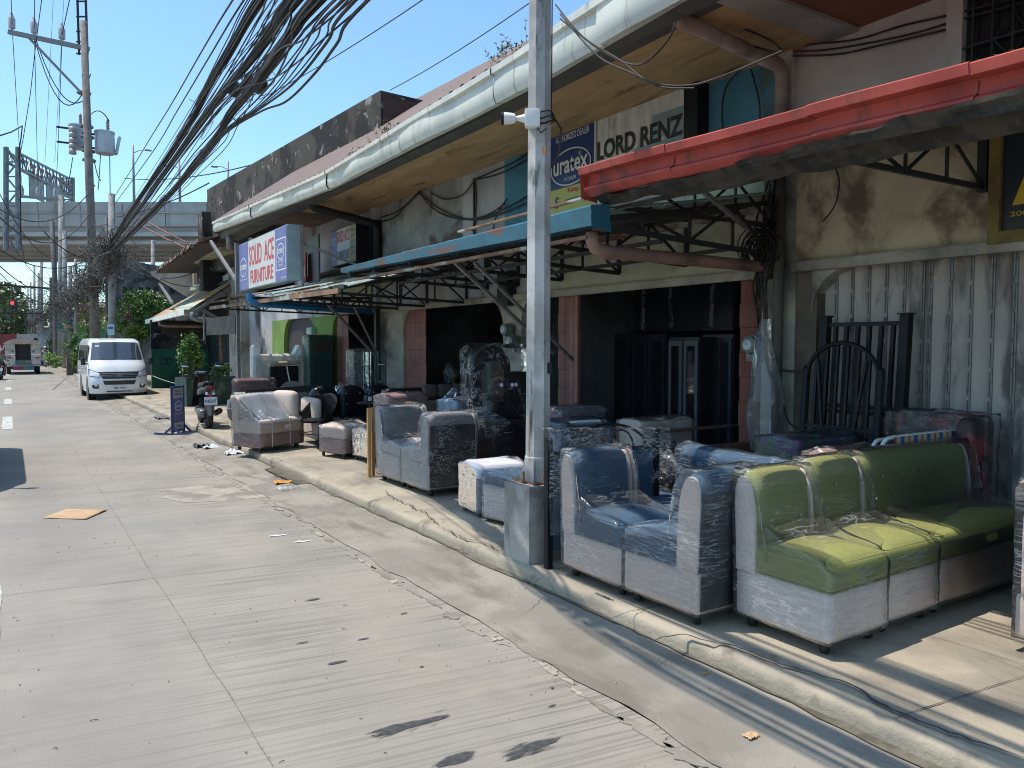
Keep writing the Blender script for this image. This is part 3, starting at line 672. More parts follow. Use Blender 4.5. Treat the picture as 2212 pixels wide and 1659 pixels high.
# main gutter, dented white sheet in overlapping lengths
def lerpt(y, P):
    for (a, b), (c, d) in zip(P, P[1:]):
        if y <= c: return b+(d-b)*max(0, (y-a)/(c-a))
    return P[-1][1]
def gz(y): return lerpt(y, [(-2, 4.42), (4.3, 4.34), (6, 4.25), (12, 4.215), (20, 4.53)])
def gt(y): return lerpt(y, [(-2, 4.80), (4.3, 4.72), (5.3, 4.68), (6.5, 4.615), (12, 4.49), (20, 4.77)])
gk = [(-2, 2.5), (2.5, 5.2), (5.2, 6.9), (6.9, 9.2), (9.2, 11.9), (11.9, 14.2), (14.2, 16.5), (16.5, 18.3), (18.3, 20.0)]
for i, (a, b) in enumerate(gk):
    m = MB(); prof = [(4.42, .02), (4.31, .0), (4.28, .04), (4.272, .12), (4.285, .205), (4.25, .215), (4.25, .262), (4.275, .266), (4.42, .262)]
    def gf(u, v, a=a, b=b, i=i):
        y = a + u*(b-a); k = int(round(v*8)); x, z = prof[k]
        d = noise.noise((y*1.1, i*3.1, 0))*.045 if 1 <= k <= 4 else 0
        return (x+max(d, -.02)-(.012 if i % 2 else 0), y, gz(y)+z/.266*(gt(y)-gz(y))-(.006 if i % 2 else 0)+wob((y*.6, 0, 0), 1, .012))
    m.grid(gf, 26, 8); m.build('gutter', m_gutter, row, smooth=40, raw=True)
# roof above the gutter
m = MB(); n = 240
def rf(u, v):
    y = -2 + u*22.0; x = 4.30 + v*4.7
    return (x, y, gt(y)+.02 + (x-4.30)*.72 + .022*sin(y*2*pi/.26) + .012*noise.noise((x, y, 0)))
m.grid(rf, 700, 6); m.build('roof', m_roof, row, smooth=True)
m = MB(); m.add([(4.3, 19.99, gt(20)), (9, 19.99, gt(20)+3.35), (9, 19.99, 3.3), (6.3, 19.99, 3.3), (6.3, 19.99, 4.4), (4.3, 19.99, 4.5)], [(0, 1, 2, 3, 4, 5)]); m.build('gable', m_fascia, row)
# rooms behind the openings
m = MB()
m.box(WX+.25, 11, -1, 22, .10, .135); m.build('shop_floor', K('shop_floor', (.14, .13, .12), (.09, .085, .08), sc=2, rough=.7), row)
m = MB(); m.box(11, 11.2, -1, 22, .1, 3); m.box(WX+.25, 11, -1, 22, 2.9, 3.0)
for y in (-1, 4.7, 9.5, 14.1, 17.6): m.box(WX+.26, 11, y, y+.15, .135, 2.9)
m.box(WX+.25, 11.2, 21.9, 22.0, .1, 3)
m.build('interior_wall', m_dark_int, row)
# black wall of the room behind door E, solid dark door
MB().box(WX+.10, WX+.14, YE0, YE1, .14, ZL).build('door', K('dark_brown_door', (.05, .04, .038), (.035, .03, .03), sc=3, rough=.6), row)
# accordion shutters folded to the sides
def accordion(y0, y1, n, mt=m_accord, z1=ZL-.02, name='folding_shutter', x=WX+.05):
    m = MB(); dy = (y1-y0)/n
    for r_ in range(9):
        za = .16 + r_*(z1-.16)/9; zb = .16+(r_+1)*(z1-.16)/9-.004
        for i in range(n):
            a = y0+i*dy + (.012 if r_ % 2 else 0); xa = x+(0 if i % 2 else .05); xb = x+(.05 if i % 2 else 0)
            m.hexa([(xa, a, za), (xb, a+dy*.94, za), (xb+.01, a+dy*.94, za), (xa+.01, a, za)], [(xa, a, zb), (xb, a+dy*.94, zb), (xb+.01, a+dy*.94, zb), (xa+.01, a, zb)])
    return m.build(name, mt, row)
accordion(YB0+.02, W(1592), 7); accordion(W(1240), W(1200), 5); MB().box(WX+.06, WX+.10, W(1240), W(1222), .16, ZL-.02).build('shutter_panel', m_accord, row)
accordion(W(909), YC1-.02, 7); accordion(W(743), YD1-.02, 4)
# big grey folding shutter, each leaf tapers with a hinge line
m = MB(); hg = MB(); y = YA1-.0; i = 0
while y > -.9:
    wd = .155 if i % 7 != 6 else .06
    xa, xb = (WX+.13, WX+.19)
    m.hexa([(xb, y-wd, .16), (xa, y-.0, .16), (xa+.012, y, .16), (xb+.012, y-wd, .16)], [(xb, y-wd, ZL), (xa, y, ZL), (xa+.012, y, ZL), (xb+.012, y-wd, ZL)])
    for k in range(10):
        z0 = .2+k*.226; hg.box(xa-.012, xa-.002, y-.006, y+.004, z0, z0+.19)
    hg.box(xa-.004, xa+.01, y-.022, y-.012, .16, ZL)
    y -= wd+.004; i += 1
m.build('folding_shutter', m_shut, row, label='wide grey steel folding shutter'); hg.build('shutter_hinge', m_greysteel, row)
# vertical downpipe, its elbow and the sloping upper pipe at the eave
m_ppipe = K('faded_pink_pipe', (.42, .30, .27), (.30, .21, .18), sc=3, rough=.6, grime=(.13, .09, .07), gsc=2)
m_bpipe = K('brown_pipe', (.30, .17, .13), (.21, .13, .10), sc=2, rough=.5, grime=(.09, .065, .05), gsc=3)
pa = onX(1455, 25, 4.62); pb = onX(1690, 150, 6.08)
MB().tube([(4.55, pb.y-.1, pa.z+.16), (4.57, pb.y-.1, pa.z+.02), (4.66, pb.y-.08, pa.z-.06), (pb.x-.06, pb.y, pb.z+.03), (pb.x, pb.y, pb.z-.06), (pb.x, pb.y, 3.5)], .065, 12).build('downpipe', m_ppipe, row, smooth=True)
MB().tube([(6.10, pb.y+.02, 3.6), (6.10, pb.y+.02, .2)], .05, 10).build('downpipe', m_fascia, row, smooth=True)
# dark drain arm at the far eave
pc = onX(815, 470, 6.1); m = MB()
m.tube([(4.75, pc.y, SZ+.06), (4.75, pc.y, SZ-.10), (4.85, pc.y, SZ-.16), (6.0, pc.y, 4.12), (6.08, pc.y, 4.0), (6.08, pc.y, 3.1)], .075, 10).build('downpipe', m_darkmetal, row, smooth=True)
MB().tube([(4.5, 19.3, 4.5), (4.5, 19.3, 4.05)], .08, 10).build('downpipe', m_greysteel, row, smooth=True)
# cable conduit and wall boxes (parts of the wall)
def wires(pts_list, r, mt, parent, name='cable', n=5):
    for pts in pts_list: MB().tube(pts, r, n, caps=False).build(name, mt, parent, smooth=True)
def sag(a, b, s, n=14, jit=0):
    a = Vector(a); b = Vector(b); o_ = []
    for i in range(n+1):
        t = i/n; p = a.lerp(b, t); p.z -= s*4*t*(1-t)
        if jit: p += Vector((0, wob((t*3, jit, 0), 1, .05), wob((t*4, 0, jit), 1, .05)))
        o_.append(p)
    return o_
wx = WX-.05
def wp(x, y, X=wx): return onX(x, y, X)
def wline(pix, X=wx, sub=5):
    P = [wp(x, y, X) for x, y in pix]; o_ = []
    for i in range(len(P)-1):
        p0 = P[max(i-1, 0)]; p1 = P[i]; p2 = P[i+1]; p3 = P[min(i+2, len(P)-1)]
        for k in range(sub):
            t = k/sub; o_.append(.5*((2*p1)+(-p0+p2)*t+(2*p0-5*p1+4*p2-p3)*t*t+(-p0+3*p1-3*p2+p3)*t**3))
    o_.append(P[-1]); return o_
L1 = [wline([(820, 470), (860, 455), (905, 415), (905, 420)]), wline([(815, 480), (850, 470), (880, 440), (905, 416)]),
      wline([(905, 412), (925, 440), (960, 465), (1020, 475), (1080, 462), (1150, 430), (1200, 395)]), wline([(905, 412), (935, 450), (980, 470), (1040, 470), (1100, 445), (1180, 400)]),
      wline([(905, 414), (940, 445), (1000, 472), (1050, 465), (1090, 440)]), wline([(1027, 385), (1000, 420), (960, 430), (930, 415)]), wline([(1027, 386), (1060, 372), (1110, 350), (1150, 325), (1200, 300)]),
      wline([(1027, 388), (1070, 378), (1120, 355), (1180, 315)]), wline([(1095, 430), (1075, 460), (1065, 500), (1062, 560)]), wline([(1027, 390), (1030, 440), (1020, 500)])]
wires(L1, .011, m_cable, row, 'wall_cable')
L2 = [wline([(1690, 105), (1760, 95), (1850, 85), (1950, 55), (2060, 30), (2212, -10)]), wline([(1690, 112), (1780, 108), (1880, 92), (1980, 70), (2080, 40), (2212, 5)]),
      wline([(1690, 120), (1800, 118), (1900, 98), (2050, 62)]), wline([(1690, 110), (1660, 85), (1600, 60), (1540, 40), (1480, 35)], 5.4), wline([(1685, 115), (1630, 100), (1560, 70), (1500, 40)], 5.6),
      wline([(1600, 150), (1570, 185), (1560, 235), (1563, 290)], 6.14), wline([(1622, 150), (1640, 220), (1640, 280)], 6.14)]
wires(L2, .009, m_cable, row, 'wall_cable')
L3 = [wline([(1200, 10), (1260, 80), (1340, 130), (1400, 175), (1480, 185), (1560, 165), (1690, 110)], 3.95), wline([(1210, 40), (1300, 110), (1380, 140), (1440, 90), (1460, 45)], 3.95),
      wline([(1210, 30), (1290, 120), (1370, 160), (1430, 188), (1500, 190)], 3.95), wline([(1795, 345), (1812, 385), (1805, 440), (1778, 478)], 6.1)]
wires(L3, .007, m_cable, row, 'wall_cable')
m = MB(); m.tube([(WX-.03, W(1028, 450), 3.3), (WX-.03, W(1028, 450), 4.35)], .02, 6); m.build('conduit', m_darkmetal, row)
# heavy tangle of service cable coils on the column beside the open shop
m = MB(); rnd = random.Random(5)
cc = wp(1645, 537, 6.0)
for k in range(16):
    c = cc+Vector((rnd.uniform(-.05, .03), rnd.uniform(-.10, .08), rnd.uniform(-.05, .05))); r_ = rnd.uniform(.09, .2); ph = rnd.uniform(0, 6)
    m.tube([c+Vector((rnd.uniform(-.01, .01), cos(a*pi/9+ph)*r_, sin(a*pi/9+ph)*r_*rnd.uniform(.8, 1.05))) for a in range(18)], .007, 4, closed=True)
for k in range(14):
    a = wp(rnd.uniform(1650, 1685), rnd.uniform(380, 540), 6.05); b = wp(rnd.uniform(1625, 1668), rnd.uniform(640, 740), 6.08)
    mid = a.lerp(b, .5)+Vector((-rnd.uniform(0, .08), rnd.uniform(-.12, .12), 0)); m.tube([a, a.lerp(mid, .6)+Vector((0, rnd.uniform(-.04, .04), 0)), mid, mid.lerp(b, .6), b], rnd.uniform(.006, .013), 5)
m.build('cable_coil', m_cable, row, smooth=True)
m = MB()
m.tube(wline([(1650, 745), (1660, 800), (1690, 860), (1700, 905), (1720, 925), (1745, 930)], 6.1), .008, 5); m.tube(wline([(1690, 800), (1720, 803), (1750, 800)], 6.1), .012, 5)
m.build('wall_cable', m_cable, row)

# meters on the columns
def meter(px, py, X, lab, r=.085):
    p = wp(px, py, X); t = thing('electric_meter', lab, 'electric meter', tuple(p), 0, 'electric meters on the shop columns')
    MB().lathe([(.0, -.09), (r*.7, -.09), (r, -.07), (r, -.02), (r*1.12, -.02), (r*1.12, .04)], tuple(p), 20, 'X').build('housing', m_greysteel, t, smooth=40)
    MB().lathe([(.0, -.10), (r*.55, -.098), (r*.72, -.088)], tuple(p), 20, 'X').build('glass', K('meter_glass', (.45, .5, .5), rough=.1), t, smooth=True)
    MB().box(p.x-.02, p.x+.03, p.y-r*.8, p.y+r*.8, p.z-r*1.9, p.z-r*.9).build('socket_box', m_greysteel, t, bevel=.005)
meter(1627, 745, 6.12, 'round electric meter on the column right of the open shop')
meter(1096, 712, 6.1, 'upper of two electric meters on the column left of the steel pole')
meter(1108, 737, 6.08, 'lower of two electric meters on the column left of the steel pole')
def wbox(x0, x1, y0, y1, d, mt, lab, cat='electrical box'):
    a = wp(x0, y0, WX); b = wp(x1, y1, WX); t = thing('electrical_box', lab, cat, (WX, a.y, b.z))
    MB().box(WX-d, WX-.002, b.y, a.y, b.z, a.z).build('housing', mt, t, bevel=.008)
    MB().box(WX-d-.012, WX-d-.001, b.y+.03, a.y-.03, b.z+.03, a.z-.03).build('cover', mt, t, bevel=.004)
wbox(1090, 1116, 590, 660, .14, m_darkmetal, 'dark breaker box above the two meters left of the steel pole')
wbox(672, 684, 708, 735, .12, K('mint_box', (.35, .5, .42), rough=.5), 'small mint green box on the wall above the green cabinet')

# ================================================================ CANOPIES
m_blueg = K('blue_painted_sheet', (.022, .125, .19), (.02, .095, .14), sc=3, rough=.4, grime=(.16, .055, .03), gsc=2.2, glo=.55, ghi=.60, gst=(1, .8, 4), world=True)
m_redg = K('red_painted_sheet', (.46, .085, .065), (.34, .055, .045), sc=1.5, rough=.58, spec=.35, grime=(.13, .06, .045), gsc=2.3, glo=.54, ghi=.74, gst=(1, 3, .8), world=True)
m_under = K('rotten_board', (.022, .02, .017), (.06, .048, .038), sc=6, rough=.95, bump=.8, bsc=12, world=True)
m_tinrust = K('corrugated_rust', (.28, .16, .09), (.16, .09, .06), sc=4, rough=.9, grime=(.36, .38, .34), gsc=1.6, glo=.52, ghi=.62, world=True)
m_tinblue = K('corrugated_pale_teal', (.34, .48, .46), (.26, .36, .34), sc=3, rough=.6, grime=(.22, .10, .05), gsc=2, glo=.56, ghi=.68, world=True)
def corr(mb, A, B, Cc, D, n, amp=.018, pitch_=.076, hole=None):
    """corrugated sheet between lower edge A-B and upper edge D-C"""
    A, B, Cc, D = map(Vector, (A, B, Cc, D)); k = max(8, int((B-A).length/pitch_*4))
    nrm = (B-A).cross(D-A).normalized(); nrm = nrm if nrm.z > 0 else -nrm
    b = len(mb.v); nv = n
    for i in range(k+1):
        u = i/k
        for j in range(nv+1):
            v = j/nv; p = A.lerp(B, u).lerp(D.lerp(Cc, u), v)+nrm*(amp*sin(2*pi*i/4)+.012*noise.noise((u*9, v*3, 1))); mb.v.append(tuple(p))
    for i in range(k):
        for j in range(nv):
            if hole and hole((i+.5)/k, (j+.5)/nv): continue
            a = b+i*(nv+1)+j; mb.f.append((a, a+nv+1, a+nv+2, a+1)); mb.m.append(mb.cur)
    return mb
def truss_bracket(t, Y, x0, x1, zb0, zb1, zt0, zt1, n=4, mt=None, w_=.035):
    m = MB(); b0, b1, t0, t1 = (Vector((x0, Y, zb0)), Vector((x1, Y, zb1)), Vector((x0, Y, zt0)), Vector((x1, Y, zt1)))
    m.bar(b0, b1, w_); m.bar(t0, t1, w_); m.bar(b1, t1, w_)
    for i in range(n):
        q = b0.lerp(b1, i/n); q2 = b0.lerp(b1, (i+1)/n); p = t0.lerp(t1, i/n); p2 = t0.lerp(t1, (i+1)/n)
        if (p2-q2).length > .05: m.bar(q2, p2, w_*.55)
        m.bar(*((q2, p) if i % 2 else (q, p2)), w_*.55)
    return m.build('truss', mt or m_darkmetal, t)
# red canopy
rc = thing('red_canopy', 'red guttered canopy with rotten underside over the shutters at the right', 'canopy', (3.9, 2, 2.9))
secs = [(-1.2, 1.05), (1.05, 1.95), (1.95, 2.85), (2.85, 4.0), (4.0, 4.98)]
for i, (a, b) in enumerate(secs):
    prof = [(.20, .02), (.12, -.01), (.09, .0), (.045, .055), (.05, .075), (.085, .10), (.095, .175), (.085, .188), (.0, .192), (-.012, .255), (.0, .266), (.20, .266)]
    m = MB()
    def g2(u, v, a=a, b=b, i=i):
        y = a+u*(b-a); x, z = prof[int(round(v*11))]
        return (3.90+x+(.006 if i % 2 else 0)+wob((y*1.5, z*9, 0), 1, .006), y, 2.945+z*.83+(y-4.98)*.024+wob((y*.8, 0, 0), 1, .008)-(.004 if i % 2 else 0))
    m.grid(g2, 22, 11); m.build('gutter', m_redg, rc, smooth=28, raw=True)
m = MB(); m.add([(3.93, 4.985, 2.92), (4.1, 4.985, 2.9), (4.1, 4.985, 3.16), (3.91, 4.985, 3.16)], [(0, 1, 2, 3)]); m.build('gutter_end', m_redg, rc)
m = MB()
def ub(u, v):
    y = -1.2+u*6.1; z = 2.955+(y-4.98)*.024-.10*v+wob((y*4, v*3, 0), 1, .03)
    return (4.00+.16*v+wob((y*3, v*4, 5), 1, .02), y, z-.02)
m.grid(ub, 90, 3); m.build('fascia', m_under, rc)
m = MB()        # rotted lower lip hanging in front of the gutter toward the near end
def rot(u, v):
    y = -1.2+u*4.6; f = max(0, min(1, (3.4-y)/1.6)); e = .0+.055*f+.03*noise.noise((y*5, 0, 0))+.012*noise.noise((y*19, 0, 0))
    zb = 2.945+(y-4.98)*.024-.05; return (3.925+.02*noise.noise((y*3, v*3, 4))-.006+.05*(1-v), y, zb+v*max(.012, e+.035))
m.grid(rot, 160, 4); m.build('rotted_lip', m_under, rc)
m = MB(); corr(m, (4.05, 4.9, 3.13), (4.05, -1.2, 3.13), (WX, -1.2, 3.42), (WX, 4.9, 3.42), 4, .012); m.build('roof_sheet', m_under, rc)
m = MB(); m.bar((4.12, 4.9, 2.86), (4.12, -1.2, 2.86), .03, .03); m.build('rail', m_greysteel, rc)
m = MB()
for x in (4.6, 5.3, 5.9): m.bar((x, 4.9, 3.08+(x-4.05)*.13), (x, -1.2, 3.08+(x-4.05)*.13), .05)
m.build('purlin', m_darkmetal, rc)
truss_bracket(rc, 2.95, 4.05, 6.16, 2.89, 2.91, 2.98, 3.34, 4); truss_bracket(rc, 4.86, 4.05, 6.16, 2.86, 2.88, 2.96, 3.34, 4); truss_bracket(rc, 1.0, 4.05, 6.16, 2.88, 2.9, 2.98, 3.34, 4)
MB().bar((WX-.04, 2.95, 2.88), (WX-.04, 2.95, 3.36), .07).build('wall_post', m_darkmetal, rc)
MB().bar((4.15, 3.9, 2.84), (5.6, 4.72, 2.80), .03).build('brace', m_greysteel, rc)
# blue canopy
bc = thing('blue_canopy', 'blue guttered canopy on black trusses over the open shop behind the steel pole', 'canopy', (3.9, 7, 2.7))
m = MB()
def bg_(u, v):
    y = 4.76+u*5.45; h = .165 - u*.10; P = [(.13, .0), (.0, .0), (-.012, h*.9), (.0, h), (.15, h)]; x, z = P[int(round(v*4))]
    return (3.86+x+wob((y, 0, 0), 1, .01), y, 2.665+z+u*.07+wob((y*1.1, 0, 3), 1, .010))
m.grid(bg_, 60, 4); m.build('gutter', m_blueg, bc)
m = MB(); m.add([(3.86, 4.757, 2.63), (4.06, 4.757, 2.63), (4.03, 4.757, 2.85), (3.85, 4.757, 2.83)], [(0, 1, 2, 3)]); m.build('gutter_end', m_blueg, bc)
m = MB(); m.bar((3.93, 4.9, 2.60), (3.93, 10.2, 2.62), .04, .03); m.build('rail', m_tinrust, bc)
hl = random.Random(3); holes = [(hl.uniform(.02, .98), hl.uniform(0, .9)) for _ in range(9)]
for i, (a, b) in enumerate(((4.8, 6.45), (6.5, 8.3), (8.33, 10.2))):
    m = MB(); corr(m, (3.98, b, 2.80), (3.98, a, 2.80), (WX, a, 3.20), (WX, b, 3.20), 24, .012, hole=lambda u, v, i=i: any(abs(u-p) < .012 and abs(v-q) < .09 for p, q in holes)); m.build('roof_sheet', m_tinblue, bc)
for Y in (4.88, 6.0, 7.1, 8.25, 9.3, 10.15): truss_bracket(bc, Y, 3.95, 6.18, 2.70, 2.60, 2.74, 3.10, 4, w_=.042)
m = MB()
for x in (4.5, 5.1, 5.7): m.bar((x, 4.8, 2.72+(x-3.98)*.17), (x, 10.2, 2.72+(x-3.98)*.17), .05)
for x in (4.7, 5.6): m.bar((x, 4.85, 2.62), (x, 10.15, 2.62), .035)
m.build('purlin', m_darkmetal, bc)
m = MB()
m.bar((4.0, 7.25, 2.62), (5.7, 7.75, 1.62), .035); m.bar((4.1, 7.0, 2.60), (5.8, 7.5, 1.55), .03); m.build('brace', m_greysteel, bc)
e = Vector((3.98, 4.9, 2.62)); f_ = Vector((6.15, 4.88, 2.47))
MB().tube([e+Vector((0, 0, .02)), e+Vector((0, 0, -.05)), e+Vector((.03, 0, -.10)), e+Vector((.10, 0, -.125)), f_+Vector((-.1, 0, .01)), f_, f_+Vector((.02, 0, -.1))], .055, 14).build('drain_pipe', m_bpipe, bc, smooth=True)
MB().tube([e+Vector((.10, 0, -.125)), e+Vector((.19, 0, -.131))], .064, 14).build('pipe_collar', m_bpipe, bc, smooth=40)
# loose timber and sheets stacked under the roof
m = MB(); r_ = random.Random(8)
for k in range(16): m.bar((4.3+k*.12, 4.9+r_.uniform(0, .5), 2.98+r_.uniform(-.06, .06)), (4.4+k*.11, 7.6+r_.uniform(0, 2), 3.02+r_.uniform(-.06, .06)), .05, .02)
m.build('loose_lath', m_tinrust, bc)
# rusty canopy
ru = thing('rusty_canopy', 'sagging rusty tin canopy under the long street sign', 'canopy', (3.9, 14, 2.6))
def jag(y, s_=0): return 2.70+wob((y*.9, s_, 0), 1, .05)
m = MB(); q = [(-4.0, )]
for i, (a, b, z0, x0) in enumerate(((10.3, 11.6, 2.60, 4.0), (11.55, 13.0, 2.56, 3.9), (12.95, 14.7, 2.66, 3.85), (14.65, 16.6, 2.70, 3.8), (16.55, 18.9, 2.72, 3.85))):
    m = MB(); corr(m, (x0, b, z0+.03*(i % 2)), (x0, a, z0-.03), (WX, a, 3.15), (WX, b, 3.15), 18, .016, hole=lambda u, v, i=i: (i in (3, 4) and .12 < v < .78 and noise.noise((u*3+i, v*3, 7)) > -.12) or (v < .06 and noise.noise((u*14, i, 0)) > .15) or noise.noise((u*5+i*7, v*5, 2)) > (.12 if i == 4 else .40))  # wide gaps in far sections added to let sun onto the upended sofa
    m.build('roof_sheet', m_tinrust if i in (1, 3, 4) else m_tinblue, ru)
m = MB()
for x in (3.95, 4.7, 5.4, 6.0): m.bar((x, 10.3, 2.54+(x-3.9)*.19), (x, 18.8, 2.60+(x-3.9)*.19), .05)
m.build('purlin', m_darkmetal, ru)
m = MB(); m.bar((3.9, 10.4, 2.50), (3.9, 18.7, 2.60), .04, .07); m.build('fascia', m_tinrust, ru)
for Y in (10.8, 12.2, 13.3): truss_bracket(ru, Y, 3.9, 6.18, 2.50, 2.42, 2.56, 2.98, 4, w_=.04)
truss_bracket(ru, 14.75, 3.8, 6.18, 2.48, 2.44, 2.62, 2.70, 10, mt=K('dark_blue_steel', (.015, .035, .07), rough=.5), w_=.05)
truss_bracket(ru, 16.8, 3.8, 6.18, 2.5, 2.44, 2.6, 2.9, 6)
m_bluep = K('blue_pvc_pipe', (.02, .20, .42), (.02, .16, .34), sc=3, rough=.35)
MB().tube([(3.74, 14.6, 2.70), (3.74, 14.6, 2.60), (3.78, 14.6, 2.54), (3.86, 14.6, 2.51), (6.15, 14.6, 2.42)], .06, 12).build('drain_pipe', m_bluep, ru, smooth=True)
m = MB(); m.bar((4.9, 13.7, 2.50), (6.05, 14.1, 1.50), .04); m.bar((5.3, 13.4, 2.45), (6.05, 14.0, 1.48), .03)
m.build('brace', m_greysteel, ru)
MB().bar((6.1, 14.2, .15), (6.1, 14.2, 2.5), .10).build('post', m_darkmetal, ru)

# ================================================================ SIGNS
m_signw = K('sign_face_white', (.62, .60, .57), (.55, .54, .52), sc=3, rough=.45)
m_signb = K('sign_face_purple_blue', (.16, .16, .38), (.13, .13, .33), sc=2, rough=.45)
m_alu = K('sign_box_grey_blue', (.30, .38, .42), (.25, .32, .36), sc=3, rough=.5)
sg = thing('shop_sign', 'big white and purple SOLID ACE FURNITURE box sign standing on the rusty canopy', 'sign', (4.3, 15.4, 2.85))
Y0, Y1, Z0, Z1 = 13.75, 17.2, 2.90, 3.90
# the face leans a little: built along a slightly turned plane
def sT(y, z): return face_street((4.197-(y-Y0)*-.02, y, z))
SR = Matrix.Translation((4.2, (Y0+Y1)/2, (Z0+Z1)/2))
MB().box(4.2, 4.44, Y0, Y1, Z0, Z1).build('box', m_alu, sg, bevel=.01)
FT = face_street((4.197, (Y0+Y1)/2, (Z0+Z1)/2)); Wd = Y1-Y0; Hh = Z1-Z0
flat(sg, FT, -Wd/2+.02, Wd/2-.02, -Hh/2+.02, Hh/2-.02, m_signw, 'sign_face', .001)
flat(sg, FT, -Wd/2+.02, -Wd/2+.78, -Hh/2+.02, Hh/2-.02, m_signb, 'sign_panel', .003); flat(sg, FT, Wd/2-.74, Wd/2-.02, -Hh/2+.02, Hh/2-.02, m_signb, 'sign_panel', .003)
text('SOLID  ACE', 1.75, .40, m_txtred, sg, FT @ Matrix.Translation((.02, -.03, .003)), bold=.012)
text('FURNITURE', 1.62, .27, m_txtred, sg, FT @ Matrix.Translation((.02, -.40, .003)), bold=.012)
e1 = FT @ Matrix.Translation((-Wd/2+.40, -.02, .004)); ring_mark(sg, e1, .27, .20, .022, m_txtwhite); text('uratex', .46, .13, m_txtwhite, sg, e1 @ Matrix.Translation((0, -.05, .001)), bold=.015); text('FOAM', .12, .03, m_txtwhite, sg, e1 @ Matrix.Translation((0, -.13, .001)))
text('THE TRUSTED NAME IN FOAM', .6, .03, m_txtwhite, sg, e1 @ Matrix.Translation((0, -.27, .001)))
e2 = FT @ Matrix.Translation((Wd/2-.38, .05, .004)); ring_mark(sg, e2, .22, .15, .02, m_txtwhite); text('uratex', .38, .11, m_txtwhite, sg, e2 @ Matrix.Translation((0, -.04, .001)), bold=.015)
text('AUTHORIZED', .36, .045, m_txtwhite, sg, e2 @ Matrix.Translation((0, -.20, .001))); text('DEALER', .26, .045, m_txtwhite, sg, e2 @ Matrix.Translation((0, -.27, .001)))
m = MB(); T2 = e2 @ Matrix.Translation((0, -.05, 0))
for (a, b, c, d) in ((-.30, .30, .27, .29), (-.30, .30, -.29, -.27), (-.30, -.28, -.27, .27), (.28, .30, -.27, .27)): m.add([(a, c, 0), (b, c, 0), (b, d, 0), (a, d, 0)], [(0, 1, 2, 3)], T2)
m.build('emblem_frame', m_txtwhite, sg, raw=True)
text('MLA 075-00', .3, .035, m_txtwhite, sg, FT @ Matrix.Translation((Wd/2-.22, -Hh/2+.05, .004)))
m = MB(); m.bar((4.46, Y0-.03, 2.6), (4.46, Y0-.03, 3.9), .04); m.bar((4.17, Y1+.06, .14), (4.17, Y1+.06, 3.95), .07); m.build('support', m_greysteel, sg); MB().bar((4.44, Y0+.02, 3.6), (6.1, Y0-.4, 2.95), .045).build('brace', m_greysteel, sg)
MB().bar((4.2, Y1+.05, 3.1), (4.7, Y1+2.4, 4.3), .05).build('brace', m_greysteel, sg)
# LORD RENZ board
lr = thing('shop_sign', 'large faded white and pale blue LORD RENZ sign board above the red canopy', 'sign', (WX-.1, 6.8, 3.4))
a = onX(1285, 255, 6.06); b = onX(1481, 186, 6.06); LT, LBt = 4.50, 3.45
m_lrf = K('faded_white_board', (.68, .66, .60), (.54, .54, .50), sc=3, rough=.6, grime=(.22, .21, .18), gsc=2, st=(1, 2.5, .5), gst=(1, 3, .6), world=True)
MB().box(6.07, 6.195, b.y, a.y, LBt, LT).build('board', m_lrf, lr)
MB().box(6.03, 6.198, b.y-.20, b.y-.004, LBt, LT-.02).build('side_panel', m_black, lr)
FL = face_street((6.066, (a.y+b.y)/2, 4.0)); hw = (a.y-b.y)/2
for (x0, x1, y0, y1, mt) in ((-.05, hw-.02, -.30, -.02, (.20, .32, .34)), (.25, hw-.02, .02, .28, (.25, .33, .34)), (-.25, .2, -.50, -.12, (.30, .38, .38))):
    flat(lr, FL, x0, x1, y0, y1, K('faded_blue_%d' % int(x0*100+50), mt, tuple(c*.9 for c in mt), sc=5, rough=.6), 'colour_block', .0015+.001*(x0+.3))
z0 = onX(1473, 297, 6.06).z+.03; y0 = onX(1290, 340, 6.06).y; y1 = onX(1475, 280, 6.06).y
text('LORD RENZ', y0-y1, .23, m_txtblack, lr, face_street((6.062, (y0+y1)/2, z0)), bold=.035)
m = MB(); m.box(6.05, 6.068, a.y-.03, a.y, LBt, LT); m.box(6.05, 6.068, b.y, b.y+.02, LBt, LT); m.box(6.05, 6.068, b.y, a.y, LT-.02, LT); m.build('frame', m_signw, lr)
# dealer board
db = thing('dealer_sign', 'blue AUTHORIZED DEALER board with oval emblem and yellow foot behind the steel pole', 'sign', (WX-.1, 8, 3.4))
ya = 8.72; yb = a.y+.02
m_dblue = K('dealer_blue', (.02, .055, .20), (.018, .045, .16), sc=3, rough=.4); m_dyel = K('dealer_yellow', (.55, .52, .14), rough=.5)
MB().box(6.07, 6.19, yb, ya, 3.40, 4.52).build('board', m_dblue, db)
FD = face_street((6.066, (ya+yb)/2, 3.4)); wd = (ya-yb)/2
flat(db, FD, -wd, wd, .0, .37, m_dyel, 'sign_panel', .001)
c_ = onX(1237, 358, 6.06); FE = face_street((6.062, c_.y+.05, c_.z))
text('AUTHORIZED DEALER', .70, .085, m_txtwhite, db, face_street((6.062, 7.88, 4.36)), bold=.01)
ring_mark(db, FE, .42, .235, .018, m_txtwhite); text('uratex', .72, .20, m_txtwhite, db, FE @ Matrix.Translation((0, -.07, .001)), bold=.02); text('FOAM', .24, .05, m_txtwhite, db, FE @ Matrix.Translation((0, -.17, .001)))
ring_mark(db, FE @ Matrix.Translation((.2, .13, 0)), .028, .028, .005, m_txtwhite, n=14); text('R', .02, .026, m_txtwhite, db, FE @ Matrix.Translation((.2, .118, .001)))
